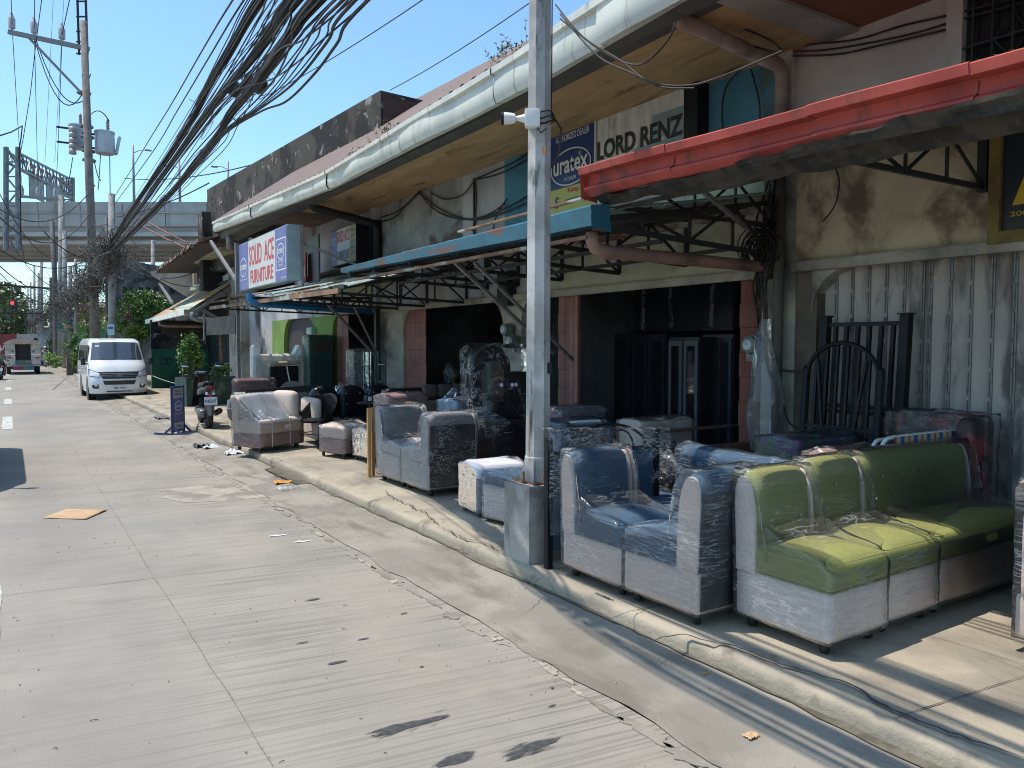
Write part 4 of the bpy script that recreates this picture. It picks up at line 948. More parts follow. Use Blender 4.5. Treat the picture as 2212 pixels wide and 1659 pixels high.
text('Tunay na', .36, .085, m_txtred, db, face_street((6.062, 7.80, 3.67)), shear=.2, bold=.01); text('uratex', .34, .09, m_txtblue, db, face_street((6.062, 7.85, 3.54)), bold=.01); text('Mo?', .20, .085, m_txtred, db, face_street((6.061, 7.52, 3.53)), bold=.01)
text('S', .09, .15, m_txtblue, db, face_street((6.062, 8.2, 3.52)), bold=.02)
# second SOLID ACE sign on the wall
s2 = thing('wall_sign', 'small SOLID ACE FURNITURE light box hung on the upper wall behind the street sign', 'sign', (5.4, 14, 3.5))
X2 = 5.75; a = onX(716, 510, X2); b = onX(770, 520, X2); zt = onX(770, 480, X2).z; zb = onX(770, 565, X2).z
MB().box(X2, X2+.22, b.y, a.y, zb, zt).build('box', m_black, s2, bevel=.01)
MB().box(X2+.22, WX-.002, b.y-.2, b.y+.2, zb+.0, zt+.05).build('bracket', m_black, s2)
F2 = face_street((X2-.003, (a.y+b.y)/2, (zt+zb)/2)); w2 = (a.y-b.y)/2; h2 = (zt-zb)/2
flat(s2, F2, -w2+.02, w2-.02, -h2+.02, h2-.02, m_signw, 'sign_face', .001); flat(s2, F2, -w2+.02, -w2*.52, -h2+.02, h2-.02, m_signb, 'sign_panel', .002); flat(s2, F2, w2*.5, w2-.02, -h2+.02, h2-.02, K('faded_yellow', (.42, .40, .22), rough=.6), 'sign_panel', .002)
text('SOLID ACE', w2*1.0, h2*.62, m_txtred, s2, F2 @ Matrix.Translation((-.02, .08, .003)), bold=.02); text('FURNITURE', w2*1.0, h2*.5, m_txtblue, s2, F2 @ Matrix.Translation((-.02, -h2+.10, .003)), bold=.02)
ring_mark(s2, F2 @ Matrix.Translation((-w2*.76, .14, .003)), w2*.18, h2*.22, .012, m_txtwhite); ring_mark(s2, F2 @ Matrix.Translation((-w2*.76, .14, .003)), w2*.12, h2*.12, .012, m_txtwhite); text('FOAM', w2*.3, h2*.18, m_txtwhite, s2, F2 @ Matrix.Translation((-w2*.76, -h2*.62, .003)))
for k, s_ in enumerate(('BED', 'SALA SET', 'CABINET', 'FOAM', 'MATTRESS')): text(s_, w2*.36, h2*.14, m_txtblue, s2, F2 @ Matrix.Translation((w2*.74, h2*(.62-.3*k), .003)))
# little red board
rb = thing('wall_sign', 'small red and white notice board reading TO SIR beside the street sign', 'sign', (5.6, 15.5, 3))
a = onX(636, 560, 5.5); b = onX(660, 560, 5.5); zt = onX(660, 545, 5.5).z; zb = onX(660, 608, 5.5).z
MB().box(5.5, 5.54, b.y, a.y, zb, zt).build('board', K('board_red', (.50, .03, .035), rough=.5), rb)
MB().bar((5.52, (a.y+b.y)/2, zb), (5.52, (a.y+b.y)/2, 2.9), .04).build('support', m_greysteel, rb)
F3 = face_street((5.497, (a.y+b.y)/2, (zt+zb)/2)); ww = (a.y-b.y)/2
MB().lathe([(0, 0), (ww*.8, 0)], (5.494, (a.y+b.y)/2-.05, zb+.22), 24, 'X', cap=False).build('sign_panel', m_signw, rb); text('KUNG MAY SIRA', ww*1.2, .07, m_txtblue, rb, F3 @ Matrix.Translation((.05, -.14, .006))); text('TO SIR', ww*1.1, .10, m_txtblue, rb, F3 @ Matrix.Translation((.05, -.26, .006)), bold=.02)
MB().box(5.62, 5.66, b.y-.5, b.y+.2, zb-.02, zt+.35).build('frame_panel', m_greysteel, rb)
# black board with a yellow triangle at the right edge
yb_ = thing('wall_sign', 'black board with yellow triangle in a yellow wooden frame at the right edge', 'sign', (6.1, 2.4, 2.5))
MB().box(6.12, 6.19, 1.6, 2.80, 2.56, 3.30).build('board', K('board_black', (.02, .024, .032), rough=.4), yb_)
m = MB(); m.box(6.08, 6.195, 2.80, 2.88, 2.47, 3.40); m.box(6.08, 6.195, 1.5, 2.80, 2.47, 2.56); m.box(6.08, 6.195, 1.5, 2.80, 3.30, 3.40); m.build('frame', K('ochre_wood', (.20, .155, .04), (.12, .09, .03), sc=5, rough=.7), yb_)
m = MB(); m.add([(6.117, 2.73, 2.74), (6.117, 2.45, 2.74), (6.117, 2.3, 3.24), (6.117, 2.55, 3.22)], [(0, 1, 2, 3)]); m.build('triangle', K('sign_yellow', (.55, .40, .02), rough=.5), yb_)
text('2008', .16, .035, K('sign_yellow', ()), yb_, face_street((6.116, 2.66, 2.66)))
# ================================================================ FURNITURE ON THE PAVEMENT
f_clear = film('clear_stretch_film', .055, .36, .10, 5, st=(1.0, 1.0, 9), lo=.46, rot=(.25, .35, 0), dist=.25)
f_clear2 = film('creased_stretch_film', .035, .38, .12, 5, st=(2.2, 2.2, 7), lo=.40, rot=(.6, .3, .2), dist=.4)
f_blue = film('bluish_stretch_film', .06, .45, .12, 5, tint=(.78, .88, .97), st=(1, 1, 8), lo=.40, rot=(.1, .4, .2), dist=.3)
f_milky = film('milky_plastic_sheet', .72, .25, .3, 7, tint=(.92, .94, .92), st=(2, 2, .6), lo=.45)
def fabric(n, a, b, sc=60, **k): return K(n, a, b, sc=sc, lo=.38, hi=.62, rough=.92, bump=.35, bsc=220, st=(1, 1, 1), **k)
fa_green = K('olive_green_fabric', (.275, .275, .085), (.21, .215, .065), sc=50, lo=.3, hi=.7, rough=.85, st=(1, 1, 4), bump=.4, bsc=160)
fa_cream = fabric('pinkish_white_fabric', (.76, .64, .575), (.66, .555, .50))
fa_beige = fabric('pinkish_beige_fabric', (.70, .555, .48), (.60, .475, .415), 90)
fa_blue = fabric('steel_blue_leatherette', (.05, .098, .155), (.04, .08, .128), 30)
fa_black = K('black_backing_cloth', (.016, .017, .02), (.03, .03, .034), sc=8, rough=.9)
fa_gray = fabric('grey_fabric', (.25, .245, .26), (.19, .185, .20), 40)
fa_graylight = fabric('light_grey_fabric', (.44, .41, .40), (.35, .33, .32), 40)
fa_mauve = fabric('mauve_brown_fabric', (.33, .20, .185), (.26, .16, .15), 50)
fa_tan = fabric('tan_fabric', (.64, .52, .44), (.55, .45, .38), 60)
fa_brown = fabric('brown_fabric', (.13, .085, .06), (.10, .065, .048), 30)
fa_leather = K('black_leather', (.014, .015, .019), rough=.32)
fa_pale = fabric('pale_beige_fabric', (.52, .48, .42), (.45, .41, .36), 60)
m_button = K('button', (.42, .42, .40), rough=.4)
m_foot = K('black_foot', (.012, .012, .012), rough=.5)
m_wood = K('honey_wood', (.52, .30, .12), (.42, .23, .09), sc=3, rough=.55, st=(6, 6, .6))
def Tz(x, y, rz=0, z=PZ+.008): return Matrix.Translation((x, y, z)) @ Matrix.Rotation(rz, 4, 'Z')
def wrap(t, T, prof, ln, mt, wr=.006, seed=0, name='plastic_wrap', e=.014):
    """stretch film drawn round a length of furniture; prof = (s,z) outline"""
    P = [Vector((a, b)) for a, b in prof]; pts = []
    for a, b in zip(P, P[1:]+P[:1]):
        n = max(2, int((b-a).length/.035)); pts += [a.lerp(b, k/n) for k in range(n)]
    cen = sum(pts, Vector((0, 0)))/len(pts); k = len(pts); m = MB(); nu = max(6, int(ln/.04))
    us = [0, .006, .014, .026]; us = [q/(ln+2*e) for q in us]; us = us+[us[-1]+(1-2*us[-1])*j/nu for j in range(1, nu)]+[1-q for q in us[::-1]]; nu = len(us)-1
    def pt(i, u, inset=0.):
        p = pts[i % k]; d = (pts[(i+1) % k]-pts[i-1]); nr = Vector((d.y, -d.x)).normalized() if d.length else Vector((0, 0))
        q = p+nr*(.004+wr*(noise.noise((p.x*9+seed, p.y*9, u*ln*9))+.5*noise.noise((p.x*30, p.y*30+seed, u*ln*24))))
        dd = min(u, 1-u)*(ln+2*e); rr = .026; q = q.lerp(cen, min(.5, (rr-(rr*rr-(rr-dd)**2)**.5)/max(.05, (q-cen).length)) if dd < rr else 0)
        q = q.lerp(cen, inset); return (-e+(ln+2*e)*u, q.x, q.y)
    b = len(m.v)
    for j in range(nu+1):
        for i in range(k): m.v.append(pt(i, us[j]))
    for j in range(nu):
        for i in range(k): m.f.append((j*k+i, j*k+(i+1) % k, (j+1)*k+(i+1) % k, (j+1)*k+i)); m.m.append(0)
    for u, side in ((0, -1), (1, 1)):      # end faces
        rings = []
        for w_ in range(0, 7):
            rings.append(len(m.v))
            for i in range(k):
                p = pt(i, u, w_/7); m.v.append((p[0]+side*.004*noise.noise((p[1]*12, p[2]*12, seed+side)), p[1], p[2]))
        for r0, r1 in zip(rings, rings[1:]):
            for i in range(k): m.f.append((r0+i, r0+(i+1) % k, r1+(i+1) % k, r1+i)); m.m.append(0)
        m.f.append(tuple(rings[-1]+i for i in range(k))); m.m.append(0)
    m.v = [tuple(T @ Vector(p)) for p in m.v]
    return m.build(name, mt, t, smooth=True)
def feet(t, T, pts, r=.028, h=.07, mt=None):
    for x, y in pts: MB().lathe([(r*.8, 0), (r, .01), (r, h)], (T @ Vector((x, y, 0))), 12).build('foot', mt or m_foot, t, smooth=40)
def tufts(t, T, pts, nrm=(0, -1, 0), r=.009):
    m = MB()
    for p in pts: m.rbox(tuple(T @ Vector(p)), (2*r, 2*r, 2*r), r, 3)
    return m.build('button', m_button, t, smooth=True)
def unit(name, lab, cat, T, ln, dp, seat, base, back, side, zb=.065, zs=.32, zt=.47, zh=.87, th=.15, group=None, fl=None, rear=fa_black, btn=None, puff=.045, bridge=.0, lean=.03, nofilm=False, pill=True, backsplit=1):
    """armless seat unit: local x = length, y = front to back, z up"""
    o_ = T @ Vector((0, 0, 0)); t = thing(name, lab, cat, (o_.x, o_.y, PZ), 0, group)
    sd = dp-th
    MB().rbox((ln/2, dp/2, (zb+zs)/2), (ln-.006, dp-.006, zs-zb), .02, 5, T=T).build('base', base, t, smooth=True)
    MB().rbox((ln/2, (sd+.02)/2, (zs+zt)/2-.003), (ln-.002, sd+.03, zt-zs+.01), .03, 9, puff=(.003, .003, .008, 0, 0, puff), T=T).build('seat_cushion', seat, t, smooth=True)
    m = MB(); z_ = zs+.004; m.tube([T @ Vector(p) for p in ((.0, sd, z_), (-.001, .004, z_), (.012, -.006, z_), (ln-.012, -.006, z_), (ln+.001, .004, z_), (ln, sd, z_))], .0045, 5)
    m.tube([T @ Vector(p) for p in ((.012, sd-.03, zt-.004), (.010, .02, zt-.006), (.022, .008, zt-.006), (ln-.022, .008, zt-.006), (ln-.010, .02, zt-.006), (ln-.012, sd-.03, zt-.004))], .0045, 5); m.build('piping', seat, t, smooth=True)
    def bf(q, P): 
        k = (P.z/(zh-zs)+.5); return (P.x, P.y+lean*k*k-.02*(1-q[0]**2)*(1 if q[1] < 0 else 0)*k, P.z-(.045*abs(q[0])**5*max(0, q[2])))
    MB().rbox((ln/2, dp-th/2, (zs-.02+zh)/2), (ln-.012, th-.02, zh-zs+.02), .06, 9, T=T, fn=bf).build('backrest', back, t, smooth=True)
    for x in ((0.008, ln-.008) if pill else ()):
        MB().rbox((x, dp-th/2+lean*.3, (zs+zh)/2-.02), (.03, th*.93, zh-zs-.02), .013, 6, T=T, fn=lambda q, P: (P.x, P.y+lean*(P.z/(zh-zs)+.5)**2-lean*.3-(.03*max(0, q[2])**4*q[1]), P.z-.03*abs(q[1])**3*max(0, q[2]))).build('side_panel', side, t, smooth=True)
    m = MB()
    def rp(u, v): k = v; return T @ Vector((.02+(ln-.04)*u, dp-.002+.004+lean*k*k, .09+(zh-.13-.09)*v))
    m.grid(rp, 4, 8); m.build('rear_panel', rear, t, smooth=True)
    feet(t, T, [(.07, .07), (ln-.07, .07), (.07, dp-.07), (ln-.07, dp-.07)])
    if btn:
        n, rows = btn; pts = []
        for r_ in range(rows):
            for i in range(n):
                pts.append((ln*(i+.5+(.25 if r_ % 2 else -.05))/n, sd-.016+lean*.5, zt+.13+r_*.14))
        tufts(t, T, pts)
    if not nofilm:
        pr = [(-.006, zb), (dp+.006, zb), (dp+lean+.004, zh-.06), (dp+lean-.02, zh+.006), (sd+lean+.02, zh+.008), (sd-.008, zh-.08), (sd-.03, zt+.10+bridge), (sd-.14-bridge, zt+puff+.02), (.06, zt+.012), (-.012, zt-.05)]
        wrap(t, T, pr, ln, fl or f_clear, seed=hash(lab) % 50 if False else len(lab), wr=.007)
    return t
GZ = 'green sectional sofa units'
unit('green_sofa_unit', 'green and white wrapped sofa unit nearest the blue sofa', 'sofa', Tz(3.40, 2.30), .515, .60, fa_green, fa_cream, fa_green, fa_cream, zs=.33, zt=.475, zh=.88, btn=(2, 1), group=GZ, fl=f_clear, bridge=.03)
unit('green_sofa_unit', 'middle green and white wrapped sofa unit of the green row', 'sofa', Tz(3.93, 2.32), .53, .60, fa_green, fa_cream, fa_green, fa_cream, zs=.33, zt=.475, zh=.90, btn=(2, 2), group=GZ)
unit('green_sofa_unit', 'long two seat green and white sofa unit at the right end of the green row', 'sofa', Tz(4.475, 2.33), 1.30, .60, fa_green, fa_cream, fa_green, fa_cream, zs=.33, zt=.475, zh=.90, btn=(6, 2), group=GZ, fl=film('thin_film', .02, .18, .2, 12))
BZ = 'blue sectional sofa units facing each other'
unit('blue_sofa_unit', 'blue seat unit with beige side beside the concrete pole base', 'sofa', Tz(3.16, 3.585), .52, .62, fa_blue, fa_beige, fa_blue, fa_beige, zs=.31, zt=.46, zh=.865, btn=(2, 1), group=BZ, bridge=.02)
unit('blue_sofa_unit', 'blue seat unit whose black back stands against the green sofa', 'sofa', Tz(3.68, 3.575, pi), .52, .62, fa_blue, fa_beige, fa_blue, fa_beige, zs=.31, zt=.46, zh=.875, th=.17, group=BZ, bridge=.02, fl=f_clear)
GY = 'grey armless chairs facing each other'
unit('grey_chair', 'tall backed grey wrapped chair beside the wooden slat frame', 'armchair', Tz(3.61, 7.80), .58, .66, fa_graylight, fa_graylight, fa_gray, fa_graylight, zs=.34, zt=.46, zh=.87, group=GY, fl=f_clear2)
unit('grey_chair', 'grey wrapped chair with its black back turned to the viewer', 'armchair', Tz(4.19, 7.785, pi), .58, .66, fa_graylight, fa_graylight, fa_gray, fa_graylight, zs=.34, zt=.46, zh=.875, th=.17, group=GY, fl=f_clear2)
unit('beige_sofa_unit', 'greyish beige sofa cut off by the right edge of the photo', 'sofa', Tz(4.315, .80, 0), 1.2, 1.06, fa_beige, fa_tan, fa_beige, fa_beige, zs=.3, zt=.45, zh=.9, th=.9, fl=f_clear, lean=0)
# beige and mauve corner chair, turned toward the camera
p0 = G(560, 978, PZ); p1 = G(645, 957, PZ); ang = math.atan2(p1.y-p0.y, p1.x-p0.x); T = Tz(3.05, 11.47, R(24)); ln = .84
t = unit('corner_chair', 'beige and mauve wrapped corner chair standing at the kerb under crumpled film', 'armchair', T, ln, .62, fa_tan, fa_mauve, fa_tan, fa_tan, zs=.27, zt=.47, zh=.84, th=.16, fl=f_clear2, bridge=.16)
MB().rbox((ln-.09, .30, .62), (.17, .50, .52), .07, 8, T=T, fn=lambda q, P: (P.x, P.y, P.z-.02*abs(q[1])**4*max(0, q[2]))).build('side_backrest', fa_tan, t, smooth=True)
# reflective sheet of film pulled from the back to the seat edge
m = MB()
def fs(u, v):
    a = Vector((.0+.66*u, .50-.02*u, .86)); b = Vector((-.01+.60*u, -.01, .44+.04*u)); p = a.lerp(b, v); d = sin(pi*v)*.05*(.3+noise.noise((u*3, v*2, 0)))
    return T @ (p+Vector((0, d*.4, -d*.8+.012*noise.noise((u*14, v*3, 5)))))
m.grid(fs, 40, 24); m.build('loose_film', film('bright_loose_film', .30, .5, .12, 8, tint=(.80, .88, .97), st=(5, 1, .6), lo=.5, rot=(0, 0, .2)), t, smooth=True)
m = MB()
for x in (.22, .56): m.tube([T @ Vector(p) for p in ((x, -.016, .06), (x, -.018, .30), (x, -.014, .5), (x, .10, .52))], .004, 4)
m.build('tape', m_txtwhite, t)

def ottoman(lab, T, sx, sy, h, top, bot, zsplit, fl=None, group='wrapped ottomans in front of the shops', ft=.06):
    o_ = T @ Vector((0, 0, 0)); t = thing('ottoman', lab, 'ottoman', (o_.x, o_.y, PZ), 0, group)
    MB().rbox((sx/2, sy/2, (ft+zsplit)/2), (sx, sy, zsplit-ft), .025, 5, T=T).build('base', bot, t, smooth=True)
    MB().rbox((sx/2, sy/2, (zsplit+h)/2), (sx+.006, sy+.006, h-zsplit), .05, 8, puff=(0, 0, 0, 0, 0, .03), T=T).build('cushion', top, t, smooth=True)
    feet(t, T, [(.04, .04), (sx-.04, .04), (.04, sy-.04), (sx-.04, sy-.04)], .022, ft+.01)
    wrap(t, T, [(-.01, ft), (sy+.01, ft), (sy+.01, h-.01), (sy*.5, h+.04), (-.012, h-.01)], sx, fl or f_clear2, seed=len(lab), wr=.010)
    return t
q = G(742, 993, PZ); ottoman('mauve and beige wrapped ottoman between the wicker chair and the slat frame', Tz(q.x, q.y, .28), .42, .56, .45, fa_tan, fa_mauve, .26)
q = G(785, 990, PZ); ottoman('ottoman with red base half hidden behind the first ottoman', Tz(q.x-.15, q.y+.35, .2), .42, .5, .44, fa_tan, K('brick_red_fabric', (.30, .09, .075), rough=.9), .26)
q = G(806, 1005, PZ); ottoman('pale ottoman tucked behind the wooden slat frame', Tz(q.x, q.y+.15, .1), .45, .45, .44, fa_pale, fa_graylight, .26)
q = G(1030, 1108, PZ); ottoman('white topped stool wrapped in blue film at the foot of the steel pole', Tz(3.56, 6.02, -.1), .52, .42, .47, K('white_cushion', (.62, .60, .66), rough=.8), fa_gray, .34, fl=f_blue, ft=.03)
ottoman('blue and pink stool in loose film leaning on the pole base', Tz(3.60, 5.50, .12), .60, .42, .44, fa_blue, fa_beige, .33, fl=f_blue, ft=.03)
m = MB(); q0 = G(1045, 1115, PZ)
def cr_(u, v): 
    return (3.50+.3*u, 5.45-.30*u*v+.1*noise.noise((u*5, v*5, 0)), PZ+.012+.30*(u**.8)*(1-v*.8)+.05*abs(noise.noise((u*6, v*6, 3))))
m.grid(cr_, 24, 24); o = m.build('plastic_sheet', f_milky and film('scrap_film', .12, .6, .15, 10, st=(1, 1, 1)), smooth=True); props(o, 'crumpled clear plastic trailing on the pavement left of the pole base', 'plastic sheet')

# wooden slat bed side
t = thing('bed_slat_frame', 'upright honey coloured wooden slat bed frame beside the grey chair', 'bed frame', (3.62, 8.7, PZ))
for x, y in ((3.60, 8.66), (3.665, 8.70)): MB().rbox((x, y, PZ+.42), (.045, .045, .84), .008, 2).build('post', m_wood, t)
m = MB(); m.box(3.70, 3.73, 8.50, 9.0, PZ+.16, PZ+.80)
MB().box(3.69, 3.80, 8.62, 8.66, PZ+.74, PZ+.79).build('rail', m_wood, t)
for k in range(8): MB().box(3.70, 3.82, 8.68, 8.69, PZ+.12+k*.078, PZ+.12+k*.078+.062).build('slat', m_wood, t)
# bed headboard behind left blue seat, with arch and a black frame, plastic over it
t = thing('bed_headboard', 'black framed bed headboard with arched top under clear plastic behind the blue sofa', 'headboard', (3.2, 4.4, PZ))
Yh = 4.38
for x in (3.17, 4.20): MB().rbox((x, Yh, PZ+.47), (.05, .05, .94), .006, 2).build('post', m_black, t)
MB().box(3.20, 4.17, Yh-.006, Yh+.006, PZ+.12, PZ+.80).build('panel', fa_blue, t)
m = MB(); m.bar((3.18, Yh, PZ+.82), (4.2, Yh, PZ+.80), .03)
cx_ = 3.70
m.tube([(cx_+.40*cos(a*pi/16), Yh, PZ+.80+.20*sin(a*pi/16)) for a in range(17)], .011, 6)
for s_ in (-.14, .14): m.tube([(cx_+s_+.13*cos(a*pi/12), Yh, PZ+.80+.15*sin(a*pi/12)) for a in range(13)], .008, 6)
m.build('arch', m_black, t)
m = MB()
def hs(u, v):
    x = 3.10+1.16*u; z = PZ+1.02-.06*u-.02*v
    if v < .5: return (x, Yh-.09-.10*(.5-v)*(.6+noise.noise((u*4, v*4, 0))), z-(.5-v)*(1.5 if u < .14 else .5+.3*noise.noise((u*5, 0, 3)))+.012*noise.noise((u*12, v*10, 0)))
    return (x, Yh-.09+.2*(v-.5)*2, z+.012*noise.noise((u*12, v*10, 0))-.02*abs(v-.75))
m.grid(hs, 60, 30); m.build('plastic_cover', f_clear2, t, smooth=True)

def pb(px0, py0, px1, py1, Y): a = onY(px0, py1, Y); b = onY(px1, py0, Y); return a.x, b.x, a.z, b.z
def slab(name, lab, cat, px0, py0, px1, py1, Y, d, mt, zb=None, r=.05, part='body', fl=None, group=None, puff=0, T=None):
    x0, x1, z0, z1 = pb(px0, py0, px1, py1, Y); z0 = zb if zb is not None else z0
    t = thing(name, lab, cat, ((x0+x1)/2, Y+d/2, z0), 0, group)
    MB().rbox(((x0+x1)/2, Y+d/2, (z0+z1)/2), (x1-x0, d, z1-z0), r, 8, puff=(0, 0, puff, puff, 0, puff)).build(part, mt, t, smooth=True)
    if fl: wrap(t, Matrix.Translation((x0, Y, z0)), [(-.01, 0), (d+.01, 0), (d+.01, z1-z0-.02), (d*.5, z1-z0+.015), (-.014, z1-z0-.02)], x1-x0, fl, seed=len(lab), wr=.012)
    return t, (x0, x1, z0, z1)
# blue wrapped long back behind the blue seats
def bench(name, lab, cat, A, B, zt, th, hback, mt, mt2, fl, zleg=.06, seatd=0.5, group=None, side=1):
    """long backrest whose top runs from picture point A to B at height zt, with its seat in front"""
    a = G(*A, zt); b = G(*B, zt); d = (b-a); L_ = Vector((d.x, d.y)).length; ang = math.atan2(d.y, d.x)
    T = Matrix.Translation((a.x, a.y, PZ+.005)) @ Matrix.Rotation(ang, 4, 'Z'); h = zt-PZ
    t = thing(name, lab, cat, (a.x, a.y, PZ), 0, group)
    MB().rbox((L_/2, th/2, (h+.3)/2), (L_, th, h-.3), .07, 9, T=T).build('backrest', mt, t, smooth=True)
    MB().rbox((L_/2, -seatd/2+th*.4, .18+.12), (L_, seatd+th, .25), .05, 7, puff=(0, 0, 0, 0, 0, .03), T=T).build('seat_cushion', mt, t, smooth=True)
    MB().rbox((L_/2, -seatd/2+th*.4, .12), (L_, seatd+th, .14), .02, 4, T=T).build('base', mt2, t, smooth=True)
    wrap(t, T, [(-.02, .32), (th+.01, .32), (th+.012, h-.04), (th*.5, h+.01), (-.012, h-.03)], L_, fl, seed=len(lab), wr=.010)
    feet(t, T, [(.06, -seatd+.1), (L_-.06, -seatd+.1), (.06, th-.05), (L_-.06, th-.05)], h=.06)
    return t, T, L_
bench('blue_bench', 'long blue backrest tightly wrapped in film behind the blue and green sofas', 'sofa', (1462, 958), (1750, 1010), .97, .16, .5, fa_blue, fa_beige, f_blue, seatd=.45)
slab('loose_cushion', 'wrapped blue cushion lying behind the two blue seat units', 'cushion', 1362, 1066, 1480, 1110, 4.30, .5, fa_blue, zb=.30, fl=f_clear2)
slab('brown_sofa', 'brown wrapped sofa back in front of the dark shop opening', 'sofa', 1383, 900, 1500, 960, 5.62, .35, fa_tan, zb=.3, fl=f_clear2)
slab('brown_bed', 'long brown board of a bed frame lying in front of the brown sofa', 'bed', 1410, 915, 1605, 938, 5.45, .06, fa_brown, r=.02)
slab('brown_bed', 'low brown wrapped bed base beside the blue bench', 'bed', 1480, 938, 1790, 965, 5.05, .10, K('red_brown_wood', (.16, .07, .045), rough=.6), r=.02, zb=.5)
slab('dark_brown_back', 'dark brown sofa back with a post behind the headboard', 'sofa', 1425, 958, 1470, 1062, 4.75, .12, fa_brown, zb=.2, fl=f_clear2)
slab('folded_mattress', 'blue folded mattress under film on the far side of the headboard', 'mattress', 1208, 905, 1320, 936, 6.0, .5, fa_blue, zb=.35, fl=f_clear2, group='mattresses behind the steel pole')
slab('folded_mattress', 'pink striped folded mattress under film behind the steel pole', 'mattress', 1210, 876, 1312, 912, 6.6, .5, fabric('striped_ticking', (.24, .19, .21), (.15, .12, .14), 30), zb=.35, fl=f_clear2, group='mattresses behind the steel pole')
# purple bundle and red patterned mattress, striped folding bed
slab('purple_bundle', 'purple and green patterned bundle in plastic under the iron headboards', 'bedding', 1722, 932, 1870, 968, 3.75, .4, K('purple_pattern', (.11, .05, .13), (.05, .12, .07), sc=9, lo=.45, hi=.55, rough=.8), zb=.6, fl=f_clear, r=.08)
slab('wrapped_cushion', 'grey mauve cushion wrapped in film behind the green sofa', 'cushion', 1790, 962, 1900, 1000, 3.02, .2, fa_mauve, zb=.6, fl=f_clear2, r=.08)
m_redpat = K('red_black_pattern', (.05, .03, .03), (.24, .045, .05), sc=5, lo=.52, hi=.56, rough=.6)
t = thing('rolled_mattress', 'dark red patterned mattress in clear plastic against the grey shutter', 'mattress', (5.9, 3.3, PZ))
ya = onX(1945, 900, 6.1).y; yb = onX(2150, 900, 6.1).y; z1 = onX(1950, 875, 6.1).z-.03
MB().rbox((6.06, (ya+yb)/2, (PZ+z1)/2), (.14, ya-yb, z1-PZ), .06, 8).build('body', m_redpat, t, smooth=True)
MB().rbox((5.93, yb+.07, (PZ+z1)/2), (.30, .14, z1-PZ-.02), .06, 7).build('fold', m_redpat, t, smooth=True)
wrap(t, Matrix.Translation((5.93, yb-.03, PZ)) , [(-.0, 0), (ya-yb+.06, 0), (ya-yb+.06, z1-PZ), (.4, z1-PZ+.02), (.0, z1-PZ+.01)], .18, film('smoky_film', .06, .35, .2, 6, tint=(.7, .75, .75), st=(1, 1, 2)), seed=3, wr=.02)
t = thing('folding_bed', 'folded camp bed with white tube frame and red, blue and yellow striped cloth', 'folding bed', (5.6, 3.1, PZ))
x0, x1, z0, z1 = pb(1903, 935, 2105, 1000, 2.98)
for k, dy in enumerate((0, .07)):
    r_ = .09; zt = PZ+.95-k*.02; P = [(x0, 2.98+dy, PZ), (x0, 2.98+dy, zt-r_)]+[(x0+r_-r_*cos(a*pi/12), 2.98+dy, zt-r_+r_*sin(a*pi/12)) for a in range(1, 7)]+[(x1-r_+r_*sin(a*pi/12), 2.98+dy, zt-r_+r_*cos(a*pi/12)) for a in range(0, 7)]+[(x1, 2.98+dy, PZ)]
    MB().tube(P, .014, 8).build('tube_frame', m_white, t, smooth=True)
m = MB(); cols = [(.45, .06, .06), (.50, .40, .20), (.03, .10, .35), (.50, .40, .20), (.03, .10, .35), (.55, .55, .5)]
sm = [K('stripe_%s' % n, c, rough=.9) for n, c in zip(('red', 'sand', 'blue', 'sand2', 'blue2', 'white'), cols)]
ns = 42; xa, xb = x0+.12, x1-.12
for i in range(ns):
    m.cur = [0, 1, 2, 4, 1, 0, 2, 5][i % 8] if False else (0, 1, 1, 2, 2, 1, 1)[i % 7]; u0 = xa+(xb-xa)*i/ns; u1 = xa+(xb-xa)*(i+1)/ns
    m.add([(u0, 2.962, PZ+.40), (u1, 2.962, PZ+.40), (u1, 2.956, PZ+.95), (u0, 2.956, PZ+.95)], [(0, 1, 2, 3)]); m.add([(u0, 2.956, PZ+.95), (u1, 2.956, PZ+.95), (u1, 3.00, PZ+.965), (u0, 3.00, PZ+.965)], [(0, 1, 2, 3)])
m.build('cloth', sm, t)
# iron headboards leaning on the shutter
t = thing('iron_headboard', 'tall black iron bed headboard with straight bars leaning on the grey shutter', 'headboard', (6.1, 3.9, PZ), 0, 'black iron headboards leaning on the shutter')
def hb(t, y0, y1, zt, x0, x1_, n, flat_top=True):
    X = lambda z: x0+(x1_-x0)*(z-PZ)/(zt-PZ)
    for y in (y0, y1): MB().bar((X(PZ), y, PZ), (X(zt), y, zt), .075).build('post', m_black, t); MB().box(X(zt)-.06, X(zt)+.05, y-.05, y+.05, zt, zt+.012).build('cap', m_black, t)
    m = MB()
    for z in (zt-.07, zt-.78, zt-.83): m.bar((X(z), y0, z), (X(z), y1, z), .035)
    for k in range(1, n):
        y = y0+(y1-y0)*k/n; m.bar((X(PZ+.1), y, PZ+.1), (X(zt-.07), y, zt-.07), .032)
        
    m.build('bars', m_black, t)
hb(t, 3.50, 4.24, 1.98, 6.02, 6.13, 7)
t = thing('iron_headboard', 'lower black iron bed headboard with an arched top in front of the straight barred one', 'headboard', (6.0, 3.9, PZ), 0, 'black iron headboards leaning on the shutter')
y0, y1, zs_ = 3.60, 4.30, 1.52
for y in (y0, y1): MB().tube([(5.86, y, PZ), (5.95, y, zs_), (5.955, y, zs_+.03)], [.034, .034, .015], 8).build('post', m_black, t)
m = MB(); ym = (y0+y1)/2
m.tube([(5.945, ym+.34*cos(a*pi/16), 1.45+.30*sin(a*pi/16)) for a in range(17)], .020, 6)
for z in (1.02, .97, .3): m.bar((5.86+.09*(z-PZ)/1.38, y0, z), (5.86+.09*(z-PZ)/1.38, y1, z), .035)
